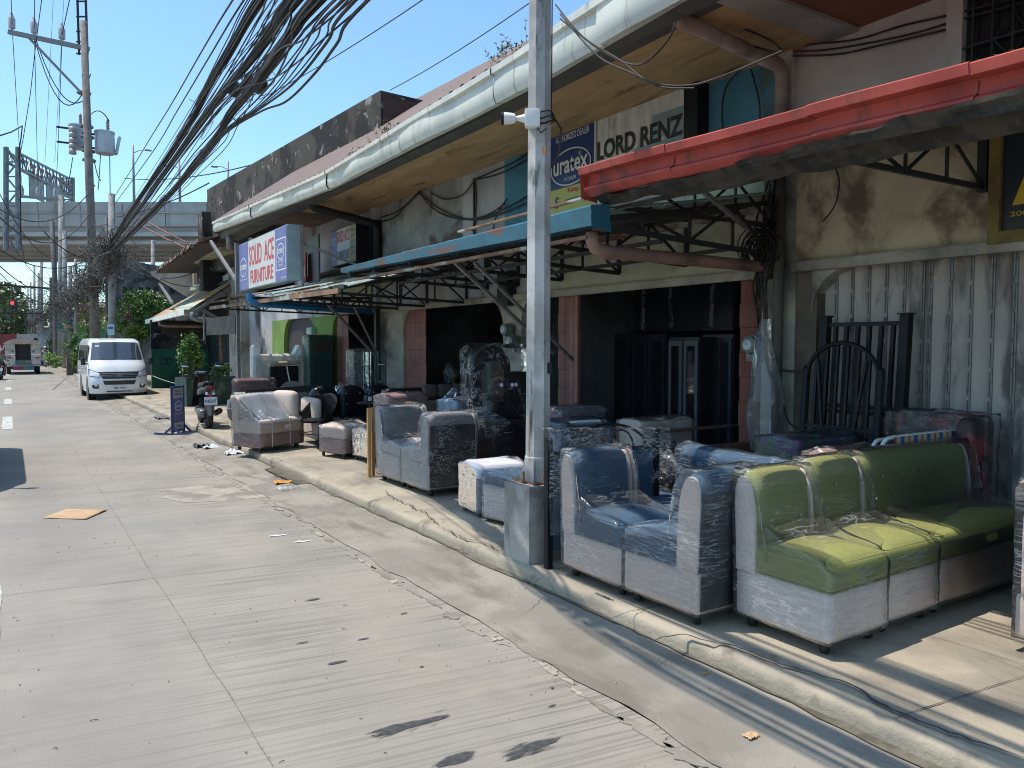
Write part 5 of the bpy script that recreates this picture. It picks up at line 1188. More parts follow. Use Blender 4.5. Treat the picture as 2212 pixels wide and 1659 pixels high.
for k in range(1, 7):
    y = y0+(y1-y0)*k/7; zt = 1.45+.30*max(0, 1-((y-ym)/.34)**2)**.5; m.bar((5.87, y, .3), (5.86+.09*(zt-PZ)/1.38, y, zt), .024)
m.bar((5.90, y0+.20, 1.02), (5.94, y0+.12, 1.60), .022); m.bar((5.90, y1-.20, 1.02), (5.94, y1-.12, 1.60), .022)
m.build('bars', m_black, t)
# clear plastic bags hanging on the column
m = MB(); c_ = wp(1655, 860, 6.02)
def bagf(u, v):
    a = u*2*pi; r_ = (.05+.13*min(1, v*1.6)*(1-.3*max(0, v-.8)/.2))*(1+.25*noise.noise((cos(a)*2, sin(a)*2, v*4)))
    return (c_.x+r_*.7*cos(a)-.03, c_.y+r_*sin(a)+.05*noise.noise((v*3, 0, 0)), c_.z+.75-1.25*v)
m.grid(bagf, 36, 30); o = m.build('plastic_bag', film('dusty_bag_film', .16, .5, .2, 7, tint=(.6, .62, .65), st=(1, 1, .5)), smooth=True); props(o, 'long dusty clear plastic bags hanging on the column below the cable coil', 'plastic bag')

# dressers behind the pole
m_cabd = K('dark_brown_laminate', (.022, .018, .020), (.03, .025, .026), sc=4, rough=.3)
t = thing('dresser', 'dark dresser with an arched mirror wrapped in clear film left of the steel pole', 'dresser', (4.8, 7.7, PZ))
Yd = 7.55; xa = onY(1022, 900, Yd).x; xb = onY(1103, 900, Yd).x; zt = onY(1060, 748, Yd).z; xm = (xa+xb)/2; r_ = (xb-xa)/2
def archpoly(x0, x1, z0, z1, n=16):
    r_ = (x1-x0)/2; xm = (x0+x1)/2; return [(x0, z0), (x1, z0)]+[(xm+r_*cos(a*pi/n), z1-r_+r_*sin(a*pi/n)) for a in range(n+1)]
MB().prism(archpoly(xa, xb, .87, zt), lambda u, v, s_: (u, s_, v), Yd+.003, Yd+.10).build('mirror_frame', m_cabd, t)
MB().prism(archpoly(xa+.12, xb-.10, .98, zt-.17), lambda u, v, s_: (u, s_, v), Yd-.004, Yd+.002).build('mirror', K('mirror_glass', (.45, .47, .46), rough=.06, metal=1), t)
MB().box(xb+.003, xb+.30, Yd+.0, Yd+.25, .87, zt-.30).build('side_cabinet', m_cabd, t, bevel=.006)
MB().box(xa, xb+.32, Yd-.12, Yd+.35, PZ+.04, .868).build('cabinet', m_cabd, t, bevel=.008)
MB().box(xa+.26, xb+.20, Yd-.135, Yd-.121, .60, .84).build('drawer', m_cabd, t, bevel=.004); MB().box(xa+.26, xb+.20, Yd-.135, Yd-.121, .22, .58).build('drawer', m_cabd, t, bevel=.004)
MB().tube([(xm+.08, Yd-.14, .73), (xm+.10, Yd-.16, .73), (xm+.18, Yd-.16, .73), (xm+.20, Yd-.14, .73)], .005, 6).build('handle', m_greysteel, t)
m = MB()
for dx in (-.02, .13, .18): m.rbox((xm+.13+dx, Yd-.03, 1.27), (.05, .05, .05), .025, 5)
m.build('knob', K('pale_lilac_plastic', (.62, .60, .72), rough=.4), t, smooth=True)
T = Matrix.Translation((xa-.01, Yd-.01, .87))
wrap(t, T, [(-.02, 0), (.28, 0), (.28, zt-.9), (.12, zt-.84), (.0, zt-.92), (-.025, zt-1.2)], xb+.32-xa, film('shiny_film', .01, .5, .1, 5, st=(1.4, 1.4, 1.4), lo=.50, ior=1.2), seed=4, wr=.02)
T = Matrix.Translation((xa-.01, Yd-.13, PZ+.03)); wrap(t, T, [(-.01, 0), (.49, 0), (.49, .70), (.2, .72), (-.012, .70)], xb+.34-xa, film('streaky_film', .015, .35, .15, 6, st=(.6, .6, 6), lo=.5, ior=1.25), seed=8, wr=.01)
m = MB()
def sl_(u, v):
    a = Vector((xa-.35, Yd-.10, .98)).lerp(Vector((xa+.02, Yd-.14, 1.05)), u); b = Vector((xa-.45, Yd+.05, .30)).lerp(Vector((xa+.40, Yd-.16, .85)), u); p = a.lerp(b, v)
    return p+Vector((0, -.05*sin(pi*v)*noise.noise((u*9, v*2, 0))-.03, .02*noise.noise((u*20, v*3, 1))))
m.grid(sl_, 50, 20); m.build('loose_film', f_blue, t, smooth=True)
# wrapped sofa pieces between the dressers and the black sofa
slab('wrapped_sofa', 'mauve sofa back in creased film behind the tall grey chair', 'sofa', 838, 850, 925, 905, 9.3, .45, fa_mauve, zb=.3, fl=f_clear2, group='wrapped sofas in the middle of the pavement')
slab('wrapped_sofa', 'pale blue wrapped sofa arm just left of the arched dresser', 'sofa', 985, 862, 1030, 1010, 8.35, .5, K('pale_blue_grey_fabric', (.30, .36, .42), rough=.9), zb=.2, fl=f_blue, group='wrapped sofas in the middle of the pavement')
slab('brown_sofa', 'brown upholstered sofa back between the two grey chairs and the fan', 'sofa', 895, 866, 1000, 925, 8.95, .5, fa_brown, zb=.25, group='wrapped sofas in the middle of the pavement')
t, b_ = slab('black_sofa', 'second black sofa with scalloped back near the electric fan', 'sofa', 835, 835, 990, 880, 10.9, .25, fa_leather, zb=.3)
for k in range(3): MB().rbox((b_[0]+.75+k*.27, 10.92, b_[3]-.06), (.28, .14, .22), .10, 6).build('cushion', K('brown_grey_fabric', (.10, .085, .08), rough=.85), t, smooth=True)
m = MB()
for dx in (0, .09): m.tube([(b_[0]+1.05+dx, 9.6, .7), (b_[0]+1.05+dx, 9.6, .96), (b_[0]+1.05+dx, 9.6, .985)], [.03, .03, .012], 8)
m.box(b_[0]+.5, b_[0]+1.2, 9.6, 9.63, .62, .9); o = m.build('bed_post', m_wood, smooth=40); props(o, 'pale wooden bed end with two round topped posts behind the grey chairs', 'bed end')
# black tufted sofa
t = thing('tufted_sofa', 'black tufted leather three seat sofa with scalloped back and pale arms', 'sofa', (4.6, 12, PZ)); X0, X1, Yf = 4.02, 5.66, 11.95
for k in range(3):
    w3 = (X1-X0-.16)/3; xc = X0+.13+w3*(k+.5)
    MB().rbox((xc, Yf+.58, .76), (w3-.01, .16, .60), .07, 9, fn=lambda q, P: (P.x, P.y-.02*(1-q[0]**2), P.z-.10*abs(q[0])**2.6*max(0, q[2]))).build('backrest', fa_leather, t, smooth=True)
    MB().rbox((xc, Yf+.26, .44), (w3-.006, .58, .16), .05, 7, puff=(0, 0, 0, 0, 0, .02)).build('seat_cushion', fa_leather, t, smooth=True)
m = MB(); 
for k in range(3):
    w3 = (X1-X0-.16)/3; xc = X0+.13+w3*(k+.5)
    for dx, z in ((-.12, .92), (.12, .92), (-.12, .74), (.12, .74)): m.rbox((xc+dx, Yf+.485, z), (.025, .02, .025), .01, 3)
m.build('button', m_button, t, smooth=True)
MB().box(X0+.1, X1-.05, Yf+.0, Yf+.6, .22, .36).build('base', fa_pale, t, bevel=.01)
for x, l in ((X0, 'arm'), (X1-.10, 'arm')): MB().rbox((x+.06, Yf+.26, .56), (.15, .70, .66), .07, 8).build('arm', fa_tan if x == X0 else fa_leather, t, smooth=True)
feet(t, Matrix.Identity(4), [(X0+.1, Yf+.05), (X1-.1, Yf+.05)], h=.24)
# wicker chair
def wicker(lab, x, y, rz, group='black wicker chairs'):
    t = thing('wicker_chair', lab, 'chair', (x, y, PZ), rz, group); m_w = K('black_rattan', (.008, .009, .011), rough=.75, spec=.2)
    m = MB()
    def shell(u, v):
        a = R(-205+230*u); r_ = .27+.05*v; h = .40+.36*v*(1-.0*abs(u-.5)); top = .42+(.40-.22*(abs(u-.5)*2)**2)*v
        return (r_*cos(a), r_*sin(a)+.02-(-.06*v), top)
    def shell(u, v):
        a = R(-25+230*u); r_ = .24+.07*v; back = sin(a) if sin(a) > 0 else 0
        return (r_*cos(a), r_*sin(a)*.95, .42+v*(.12+.28*back))
    m.grid(shell, 40, 12); ob = m.build('shell', m_w, t, local=True, smooth=True)
    sd = ob.modifiers.new('solid', 'SOLIDIFY'); sd.thickness = .02
    MB().tube([shell(i/40, 1) for i in range(41)], .014, 6).build('rim', m_w, t, local=True, smooth=True)
    MB().lathe([(0, .39), (.24, .395), (.255, .42), (.24, .445), (0, .45)], (0, 0, 0), 28, cap=False).build('seat', m_w, t, local=True, smooth=True)
    for sx in (-1, 1):
        for sy in (-1, 1): MB().tube([(sx*.19, sy*.17, .42), (sx*.25, sy*.25, 0)], .013, 7).build('leg', m_w, t, local=True, smooth=True)
    m = MB(); z = .22
    c = [(.215, .21), (-.215, .21), (-.215, -.21), (.215, -.21)]
    for k in range(4): m.tube([(*c[k], z), (*c[(k+1) % 4], z)], .008, 5)
    m.build('stretcher', m_w, t, local=True); return t
wicker('black wicker tub chair with thin legs in front of the black sofa', 4.02, 11.75, R(-62))
wicker('dark wicker chair with only its curved back showing above the black sofa', 5.25, 13.6, R(-20))
# round table with a yellow box
t = thing('round_table', 'small round black table beside the wicker chair', 'table', (5.0, 11.1, PZ))
c_ = onY(808, 868, 11.0); MB().lathe([(0, 0), (.26, 0), (.26, .02), (0, .02)], (c_.x, 11.0, c_.z-.02), 28, cap=False).build('tabletop', m_black, t, smooth=30)
for a in range(3): MB().tube([(c_.x+.06*cos(a*2.1), 11+.06*sin(a*2.1), c_.z-.02), (c_.x+.22*cos(a*2.1), 11+.22*sin(a*2.1), PZ)], .012, 6).build('leg', m_black, t)
t = thing('paper_box', 'black and yellow printed box lying on the round black table', 'box', (c_.x, 11, c_.z))
MB().box(c_.x-.13, c_.x+.16, 10.95, 11.10, c_.z+.002, c_.z+.10).build('carton', m_black, t, bevel=.004); flat(t, face_cam((c_.x, 10.949, c_.z+.05)), -.04, .13, -.035, .035, K('label_yellow', (.60, .42, .02), rough=.5), 'label'); flat(t, face_cam((c_.x, 10.949, c_.z+.05)), -.12, -.06, -.03, .035, m_txtwhite, 'label')
# glass display cabinets
m_gf = K('grey_frame', (.10, .105, .11), rough=.4); m_gl = film('cabinet_glass', .05, .25, .05, 5, tint=(.55, .70, .68), bump=.15)
for lab, px0, px1, Yc in (('glass display cabinet with shelves by the column left of the middle opening', 796, 834, 13.3), ('film wrapped glass cabinet left of the other glass cabinet', 765, 799, 13.1)):
    x0, x1, z0, z1 = pb(px0, 757, px1, 835, Yc); z0 = PZ
    t = thing('glass_cabinet', lab, 'display cabinet', (x0, Yc, PZ), 0, 'glass display cabinets'); m = MB()
    for x in (x0+.012, x1-.012):
        for y in (Yc, Yc+.35): m.bar((x, y, z0), (x, y, z1), .022)
    for z in (z0+.01, z1-.01): m.bar((x0, Yc, z), (x1, Yc, z), .022); m.bar((x0, Yc+.35, z), (x1, Yc+.35, z), .022)
    m.build('frame', m_gf, t)
    for z in (.7, 1.05, 1.38): MB().box(x0+.02, x1-.02, Yc+.02, Yc+.33, z, z+.008).build('shelf', m_gl, t)
    MB().box(x0+.01, x1-.01, Yc-.004, Yc, z0+.02, z1-.02).build('glass_door', m_gl, t)
    if px0 == 765: wrap(t, Matrix.Translation((x0, Yc-.01, PZ)), [(-.01, 0), (.38, 0), (.38, z1-PZ), (.2, z1-PZ+.03), (-.01, z1-PZ)], x1-x0, f_clear2, seed=5, wr=.02)
# tall green cabinet
t, b_ = slab('green_cabinet', 'tall dark green wrapped cabinet with wicker panels in front of the lime green door frame', 'cabinet', 668, 724, 720, 832, 16.6, .4, K('dark_green_paint', (.015, .11, .085), (.012, .085, .065), sc=3, rough=.5), zb=PZ, r=.02, fl=film('cab_film', .03, .2, .2, 8))
m = MB(); x0, x1, z0, z1 = b_
for k in range(10): m.box(x0+.1, x1-.06, 16.588, 16.596, z1-.55-k*.045, z1-.53-k*.045)
for k in range(8): m.box(x0+.12+k*.055, x0+.13+k*.055, 16.586, 16.59, z1-1.0, z1-.53)
m.build('woven_panel', K('woven_green', (.02, .07, .06), rough=.8), t)
MB().box(x0+.10, x1-.06, 16.585, 16.597, z1-.36, z1-.14).build('upper_panel', K('brown_basket', (.10, .06, .04), (.05, .03, .02), sc=20, rough=.8), t)
# wing shaped headboard in milky plastic
Yw = 17.0; t = thing('upended_sofa', 'upended winged sofa shrouded in milky white plastic against the wall', 'sofa', (4.9, Yw, PZ))
x0, x1, z0, z1 = pb(551, 768, 649, 830, Yw); z0 = PZ; zw = onY(560, 745, Yw).z
MB().rbox(((x0+x1)/2, Yw+.2, (z0+z1)/2), (x1-x0-.1, .3, z1-z0), .08, 7).build('body', fa_pale, t, smooth=True)
for s_, x in ((-1, x0), (1, x1)):
    MB().prism([(x-.02*s_, z0+.3), (x-s_*.16, z0+.3), (x-s_*.15, z1), (x-s_*.13, z1+.02), (x-s_*.02, zw), (x+s_*.02, zw-.06), (x+s_*.03, z1-.4)], lambda u, v, q: (u, q, v), Yw+.02, Yw+.30).build('wing', f_milky, t)
wrap(t, Matrix.Translation((x0+.02, Yw, PZ)), [(0, 0), (.42, 0), (.42, z1-PZ), (.2, z1-PZ+.03), (0, z1-PZ)], x1-x0-.04, f_milky, seed=1, wr=.03)
# mirror with a bamboo roll, round table top, maroon box, black bar
t, b_ = slab('mirror_cabinet', 'black glossy panel tied with string under a bamboo roll', 'panel', 584, 790, 645, 835, 15.6, .08, m_black, zb=PZ, r=.01, part='panel')
a = onY(581, 788, 15.5); b = onY(650, 782, 15.5); MB().tube([a, b], .045, 10).build('bamboo_roll', K('bamboo', (.42, .36, .27), (.3, .25, .18), sc=8, rough=.8), t, smooth=40)
MB().tube([onY(619, 786, 15.5), onY(622, 805, 15.5), onY(626, 825, 15.5)], .012, 5).build('string', m_txtwhite, t)
c_ = onY(632, 850, 14.9); r_ = (onY(662, 850, 14.9)-onY(602, 850, 14.9)).length/2
t = thing('table_top', 'round grey table top standing on edge in front of the black panel', 'table top', tuple(c_)); MB().lathe([(0, 0), (r_, 0), (r_, .03), (0, .03)], (c_.x, 14.9, c_.z-.03), 40, 'Y', cap=False).build('disc', K('grey_laminate', (.27, .27, .255), rough=.5), t, smooth=30)
MB().tube([(c_.x, 14.87, c_.z), (c_.x, 14.84, c_.z)], .05, 12).build('centre_plate', m_greysteel, t)
slab('headboard_box', 'maroon headboard wrapped in film next to the shop column', 'headboard', 511, 818, 596, 862, 14.6, .3, K('maroon_fabric', (.14, .055, .055), (.10, .045, .045), sc=20, rough=.8), zb=.3, fl=film('maroon_film', .07, .4, .2, 7, st=(1, 1, 2)))
a = onY(530, 850, 13.6); b = onY(706, 836, 13.2); t = thing('bed_rail', 'long black bed rail lying across the furniture behind the corner chair', 'bed rail', tuple(a)); MB().bar(a, b, .05, .11).build('rail', m_black, t)
m = MB(); slab('grey_side_table', 'small grey cabinet on thin legs left of the corner chair', 'side table', 521, 850, 547, 938, 13.5, .55, K('pale_grey_laminate', (.33, .34, .33), rough=.6), r=.03, fl=f_clear)
for k, (px, py) in enumerate(((490, 908), (512, 922))):
    q = G(px+9, py, PZ); t = thing('stool', 'stack of grey plastic stools %s the motor scooter' % ('nearest' if k == 0 else 'beside the grey cabinet, facing'), 'stool', (q.x+.1, q.y+.15, PZ), 0, 'plastic stools by the scooter')
    MB().lathe([(.13, .03), (.15, .05), (.165, .20), (.17, .21), (.17, .24), (.16, .25), (.155, .40), (.14, .43), (0, .44)], (q.x+.12, q.y+.15, PZ), 20, cap=False).build('body', K('grey_plastic', (.14, .15, .165), rough=.4), t, smooth=35)
    for a in range(4): MB().bar((q.x+.12+.12*cos(a*pi/2+.6), q.y+.15+.12*sin(a*pi/2+.6), PZ), (q.x+.12+.12*cos(a*pi/2+.6), q.y+.15+.12*sin(a*pi/2+.6), PZ+.06), .03).build('leg', m_black, t)
# crumpled film heaps on the far pieces
for px, py, Y, lab in ((375+467*0+551, 850, 12, ''),): pass
for k, (px, py, X, sx, sy, lab) in enumerate(((880, 862, 4.75, .5, .35, 'crumpled film heaped on the mauve sofa back'), (985, 858, 5.0, .45, .3, 'crumpled film heaped left of the arched dresser'), (560, 835, 4.3, .5, .4, 'bluish film heap on top of the furniture behind the corner chair'), (735, 842, 4.9, .35, .3, 'small film heap behind the black tufted sofa'), (1430, 1000, 4.3, .35, .3, 'loose film bunched at the right end of the wrapped headboard'))):
    c_ = onX(px, py, X); m = MB(); m.grid(lambda u, v: (c_.x+sx*(u-.5)+.06*noise.noise((u*4, v*4, k)), c_.y+sy*(v-.5), c_.z-.12+.20*max(0, 1-((2*u-1)**2+(2*v-1)**2)*.8)+.09*noise.noise((u*6, v*6, k+9))), 28, 28)
    props(m.build('plastic_sheet', f_blue if k in (2, 1) else f_clear2, smooth=True), lab, 'plastic sheet')
# things dimly seen inside the middle opening
for px0, px1, py0, py1, X, nm, lab, mt in ((1000, 1045, 795, 830, 8.5, 'television', 'dark television on a stand inside the middle opening', m_black), (945, 985, 735, 770, 9.5, 'picture_frame', 'pale picture frame on the inner wall of the middle opening', fa_gray), (1040, 1086, 700, 735, 8.6, 'wall_shelf', 'dark shelf with boxes high inside the middle opening', fa_brown), (1245, 1275, 800, 860, 8.0, 'storage_crate', 'grey crate stack at the left inside the open shop', fa_gray)):
    a = onX(px0, py1, X); b = onX(px1, py0, X); t = thing(nm, lab, nm.replace('_', ' '), (X, a.y, a.z)); MB().box(X, X+.25, b.y, a.y, a.z, b.z).build('body', mt, t, bevel=.015); MB().box(X-.01, X-.002, b.y+.04, a.y-.04, a.z+.05, b.z-.05).build('front', m_glass if nm != 'picture_frame' else m_signw, t)
# wardrobes and cabinets inside the open shop
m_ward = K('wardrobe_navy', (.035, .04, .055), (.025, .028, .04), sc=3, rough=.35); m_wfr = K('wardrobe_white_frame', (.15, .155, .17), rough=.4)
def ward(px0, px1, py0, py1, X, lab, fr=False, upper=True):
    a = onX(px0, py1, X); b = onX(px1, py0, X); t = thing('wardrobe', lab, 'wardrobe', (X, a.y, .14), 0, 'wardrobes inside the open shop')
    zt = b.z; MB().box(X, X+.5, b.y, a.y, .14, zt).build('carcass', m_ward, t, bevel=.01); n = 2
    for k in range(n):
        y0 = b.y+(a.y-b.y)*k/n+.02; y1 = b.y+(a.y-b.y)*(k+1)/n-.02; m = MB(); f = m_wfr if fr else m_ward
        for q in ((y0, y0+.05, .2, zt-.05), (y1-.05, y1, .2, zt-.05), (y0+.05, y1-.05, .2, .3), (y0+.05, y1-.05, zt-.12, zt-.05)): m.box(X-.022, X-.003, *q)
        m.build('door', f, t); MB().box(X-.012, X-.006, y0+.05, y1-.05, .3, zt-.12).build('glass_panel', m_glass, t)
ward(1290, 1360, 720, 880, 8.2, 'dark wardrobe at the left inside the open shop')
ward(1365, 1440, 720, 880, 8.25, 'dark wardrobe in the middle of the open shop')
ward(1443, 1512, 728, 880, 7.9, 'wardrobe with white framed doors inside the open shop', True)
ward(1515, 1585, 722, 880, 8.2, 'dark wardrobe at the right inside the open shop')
m = MB(); t = thing('wrapped_cabinet', 'row of dark cabinets stacked on top of the wardrobes', 'cabinet', (8.6, 6.5, 1.9)); a = onX(1300, 715, 8.6); b = onX(1585, 610, 8.6)
MB().box(8.6, 9.0, b.y, a.y, 1.95, 2.75).build('carcass', m_ward, t, bevel=.02)
for k in range(4):
    y = b.y+(a.y-b.y)*(k+.5)/4+.1*(k % 2); MB().grid(lambda u, v, y=y: (8.57-.03*u, y+.03*noise.noise((v*4, y, 0))+.05*(u-.5), 2.0+.7*v), 3, 12).build('plastic_strip', f_clear2, t)
# items in the middle opening: fan, seated person, hanging bits
t = thing('electric_fan', 'grey electric stand fan in the dark middle opening', 'fan', (6.6, 12, PZ)); c_ = onX(975, 808, 6.75); m_fan = K('fan_grey', (.16, .18, .18), rough=.5)
MB().tube([(c_.x+.05, c_.y, PZ), (c_.x+.05, c_.y, c_.z-.1), (c_.x+.03, c_.y, c_.z)], .025, 8).build('pole', m_fan, t); MB().lathe([(.0, 0), (.2, 0), (.2, .03), (0, .05)], (c_.x+.05, c_.y, PZ+.02), 20, cap=False).build('base', m_fan, t, smooth=30)
MB().lathe([(0, -.10), (.08, -.10), (.10, -.02), (.09, .06), (0, .10)], (c_.x+.06, c_.y, c_.z), 16, 'X', cap=False).build('motor', m_fan, t, smooth=True)
m = MB()
for k in range(5): m.tube([(c_.x-.05-.04*sin(k*pi/5), c_.y+.19*cos(a*pi/14)*cos(0)*(1-.18*k if k else 1), c_.z+.19*sin(a*pi/14)*(1-.18*k if k else 1)) for a in range(28)], .004, 4, closed=True)
for a in range(24): m.tube([(c_.x-.10, c_.y, c_.z), (c_.x-.05, c_.y+.19*cos(a*pi/12), c_.z+.19*sin(a*pi/12))], .0025, 3)
m.build('guard', m_fan, t); m = MB()
for a in range(3): 
    q = a*2.09; m.add([(c_.x-.06, c_.y, c_.z), (c_.x-.08, c_.y+.17*cos(q), c_.z+.17*sin(q)), (c_.x-.05, c_.y+.17*cos(q+.9), c_.z+.17*sin(q+.9))], [(0, 1, 2)])
m.build('blade', m_fan, t)
# ================================================================ STEEL POLE, CAMERA
m_galv = K('weathered_galvanised_steel', (.54, .52, .50), (.36, .345, .33), sc=3, lo=.4, hi=.6, rough=.5, metal=.15, grime=(.05, .042, .038), gsc=2.2, glo=.54, ghi=.70, gst=(3, 3, .8), world=True)
m_block = K('stained_concrete_block', (.38, .355, .32), (.21, .195, .175), sc=4, lo=.38, hi=.62, rough=.85, grime=(.11, .10, .095), gsc=3, glo=.5, ghi=.72, gst=(2, 2, .6), bump=.5, bsc=40, world=True)
st = thing('steel_pole', 'grey octagonal steel street pole on a concrete block in front of the blue sofa', 'pole', (3.22, 4.66, PZ))
T = Tz(3.10, 4.52, 0, 0)
MB().rbox((3.285, 4.69, (PZ+.70)/2-.02), (.37, .34, .62), .012, 6, fn=lambda q, P: (P.x+wob((q[1]*3, q[2]*3, 0), 1, .006), P.y+wob((q[0]*3, q[2]*3, 5), 1, .006), P.z+wob((q[0]*2, q[1]*2, 5), 1, .006))).build('concrete_base', m_block, st, smooth=40)
MB().box(3.15, 3.42, 4.54, 4.83, .704, .722).build('base_plate', m_rust, st, bevel=.003)
m = MB(); c0 = Vector((3.27, 4.66, 0)); vs = []; fs = []; zs_ = [.722, .9, .905, 1.3, 2, 3, 4, 5, 7, 9.5]
for i, z in enumerate(zs_):
    r_ = .098-.0035*z*1.0+(.006 if z < .903 else 0)
    for k in range(8):
        a = pi/8+k*pi/4+.25; vs.append((c0.x+r_*cos(a)+.004*z, c0.y+r_*sin(a), z))
for i in range(len(zs_)-1):
    for k in range(8): fs.append((i*8+k, i*8+(k+1) % 8, (i+1)*8+(k+1) % 8, (i+1)*8+k))
m.add(vs, fs); m.build('shaft', m_galv, st)
m = MB()
for a in (.6, 2.3, 3.9, 5.4):
    d = Vector((cos(a), sin(a), 0)); m.hexa([c0+d*.09+Vector((0, 0, .722))-d.orthogonal()*.004, c0+d*.14+Vector((0, 0, .722)), c0+d*.14+Vector((0, 0, .724))+Vector((.006, 0, 0)), c0+d*.09+Vector((.006, 0, .722))],
                                           [c0+d*.085+Vector((0, 0, .90)), c0+d*.092+Vector((0, 0, .90)), c0+d*.092+Vector((.006, 0, .9)), c0+d*.085+Vector((.006, 0, .9))])
m.build('gusset', m_galv, st)
for a in (3.2, 4.7): MB().tube([(c0.x+.11*cos(a)-.02, c0.y+.12*sin(a), .72), (c0.x+.11*cos(a)-.02, c0.y+.12*sin(a), .80)], .011, 8).build('bolt', m_rust, st)
text('AllU', .14, .07, K('yellow_spray_paint', (.45, .38, .02), rough=.7), st, face_cam((3.37, 4.517, .60)), name='graffiti', bold=.03, shear=-.1)
m = MB()
for k in range(3): m.tube([(c0.x+(.092+.012*k)*cos(a*pi/8)+.01, c0.y+(.092+.012*k)*sin(a*pi/8), 3.34+.025*k+.02*sin(a+k)) for a in range(16)], .006, 5, closed=True)
m.tube([(c0.x+.08, c0.y-.05, 3.42), (c0.x+.14, c0.y-.10, 3.3), (c0.x+.11, c0.y-.1, 3.1), (c0.x+.09, c0.y-.05, 3.02)], .008, 5); m.tube([(c0.x+.085, c0.y-.05, 3.4), (c0.x+.075, c0.y-.07, 4.2), (c0.x+.08, c0.y-.06, 6)], .005, 5)
m.build('strap', m_cable, st, smooth=True)
MB().lathe([(0, 0), (.03, 0), (.03, .004)], tuple(onX(1175, 325, 3.16)), 10, 'X', cap=False).build('rust_patch', m_rust, st)
MB().box(3.30, 3.34, 4.57, 4.60, 1.52, 1.60).build('bracket', m_darkmetal, st)
p = onX(1150, 256, 3.17); cv = thing('security_camera', 'white bullet security camera on a junction box strapped to the steel pole', 'security camera', tuple(p)); L_ = -Vector((RT.x, RT.y, 0)); yaxis = Vector((-FW.x, -FW.y, 0)).normalized()
def RB(c, size, r, n, mb): 
    TT = Matrix.Translation(c) @ Matrix((L_, yaxis, Vector((0, 0, 1)))).transposed().to_4x4(); return mb.rbox((0, 0, 0), size, r, n, T=TT)
m = MB(); RB(p, (.11, .08, .13), .012, 4, m); m.build('junction_box', m_white, cv, smooth=40)
q = p+L_*.055; m = MB(); m.tube([q, q+L_*.035+Vector((0, 0, .0)), q+L_*.06], [.032, .022, .016], 12); m.build('mount', m_white, cv, smooth=40)
q = q+L_*.06; m = MB(); m.tube([q, q+L_*.01, q+L_*.03, q+L_*.085, q+L_*.09], [.014, .032, .038, .044, .044], 16); m.build('housing', m_white, cv, smooth=40)
MB().tube([q+L_*.088, q+L_*.106], [.045, .046], 16).build('lens_hood', m_black, cv, smooth=40); MB().tube([q+L_*.10, q+L_*.1075], [.034, .034], 14).build('lens', m_glass, cv, smooth=40)
MB().tube([p-L_*.03-Vector((0, 0, .055)), p-Vector((0, 0, .10))-L_*.06, p-Vector((0, 0, .07))-L_*.10], .006, 5).build('cable', m_cable, cv)

# ================================================================ UTILITY POLES
def upole(lab, px, top, X, py_ref=600, r0=.17, r1=.11, lean=0., name='utility_pole', group='concrete poles along the kerb', mt=None, extra=None):
    b = onX(px, 748, X); z1 = None
    D = (b-CAMP).dot(FW); zt = dep(px, top, D).z; t = thing(name, lab, 'utility pole', (b.x, b.y, 0), 0, group)
    e = dep(px+lean, top, D)
    MB().tube([(b.x, b.y, 0), (b.x+(e.x-b.x)*.5, b.y, zt*.5), (e.x, b.y, zt)], [r0, (r0+r1)/2, r1], 12).build('shaft', mt or m_conc, t, smooth=True)
    return t, b, Vector((e.x, b.y, zt))
UP1, b1, e1_ = upole('tallest leaning electric pole carrying the transformer and crossarm', 207, 62, 3.4, r0=.23, r1=.145, lean=-30, mt=K('brown_grey_pole', (.20, .18, .16), (.14, .125, .115), sc=3, rough=.85))
UP2, b2, e2_ = upole('round grey concrete pole right behind the white van', 240, 421, 3.5, r0=.15, r1=.125)
UP2b, _, _ = upole('slim dark pole touching the round grey pole behind the van', 229, 470, 3.6, r0=.07, r1=.06, mt=K('dark_pole', (.11, .11, .115), (.08, .08, .08), sc=3, rough=.8))
UP3, b3, e3_ = upole('grey pole that holds the green clinic sign', 139, 500, 3.3, r0=.20, r1=.15)
UP4, _, _ = upole('thin square post on a brown box left of the van', 163, 560, 3.3, r0=.11, r1=.09)
upole('dark pole leaning left between the clinic sign and the pedestrian', 127, 480, 3.35, r0=.25, r1=.17, lean=-16, mt=K('dark_pole', (0, 0, 0)))
upole('pole directly left of the thin square post', 151, 575, 3.5, r0=.16, r1=.12)
for k, (px, top, rr) in enumerate(((118, 520, .2), (110, 600, .18), (89, 560, .22), (83, 590, .18), (74, 575, .2), (66, 610, .2), (60, 620, .18))):
    upole('%s of the far poles counted leftwards from the clinic sign' % ('first', 'second', 'third', 'fourth', 'fifth', 'sixth', 'seventh')[k], px, top, 3.3, r0=rr, r1=rr*.75)
UPR, _, _ = upole('short white post standing before the ruined building', 329, 520, 7.5, r0=.12, r1=.12)
# brown box at the post foot
q = G(163, 812); t = thing('concrete_box', 'brown concrete box at the foot of the thin square post', 'box', (q.x, q.y, 0)); MB().box(q.x-.42, q.x+.42, q.y, q.y+.8, .0, 1.05).build('body', K('brown_box', (.13, .10, .085), (.10, .08, .07), sc=3, rough=.9), t, bevel=.03)
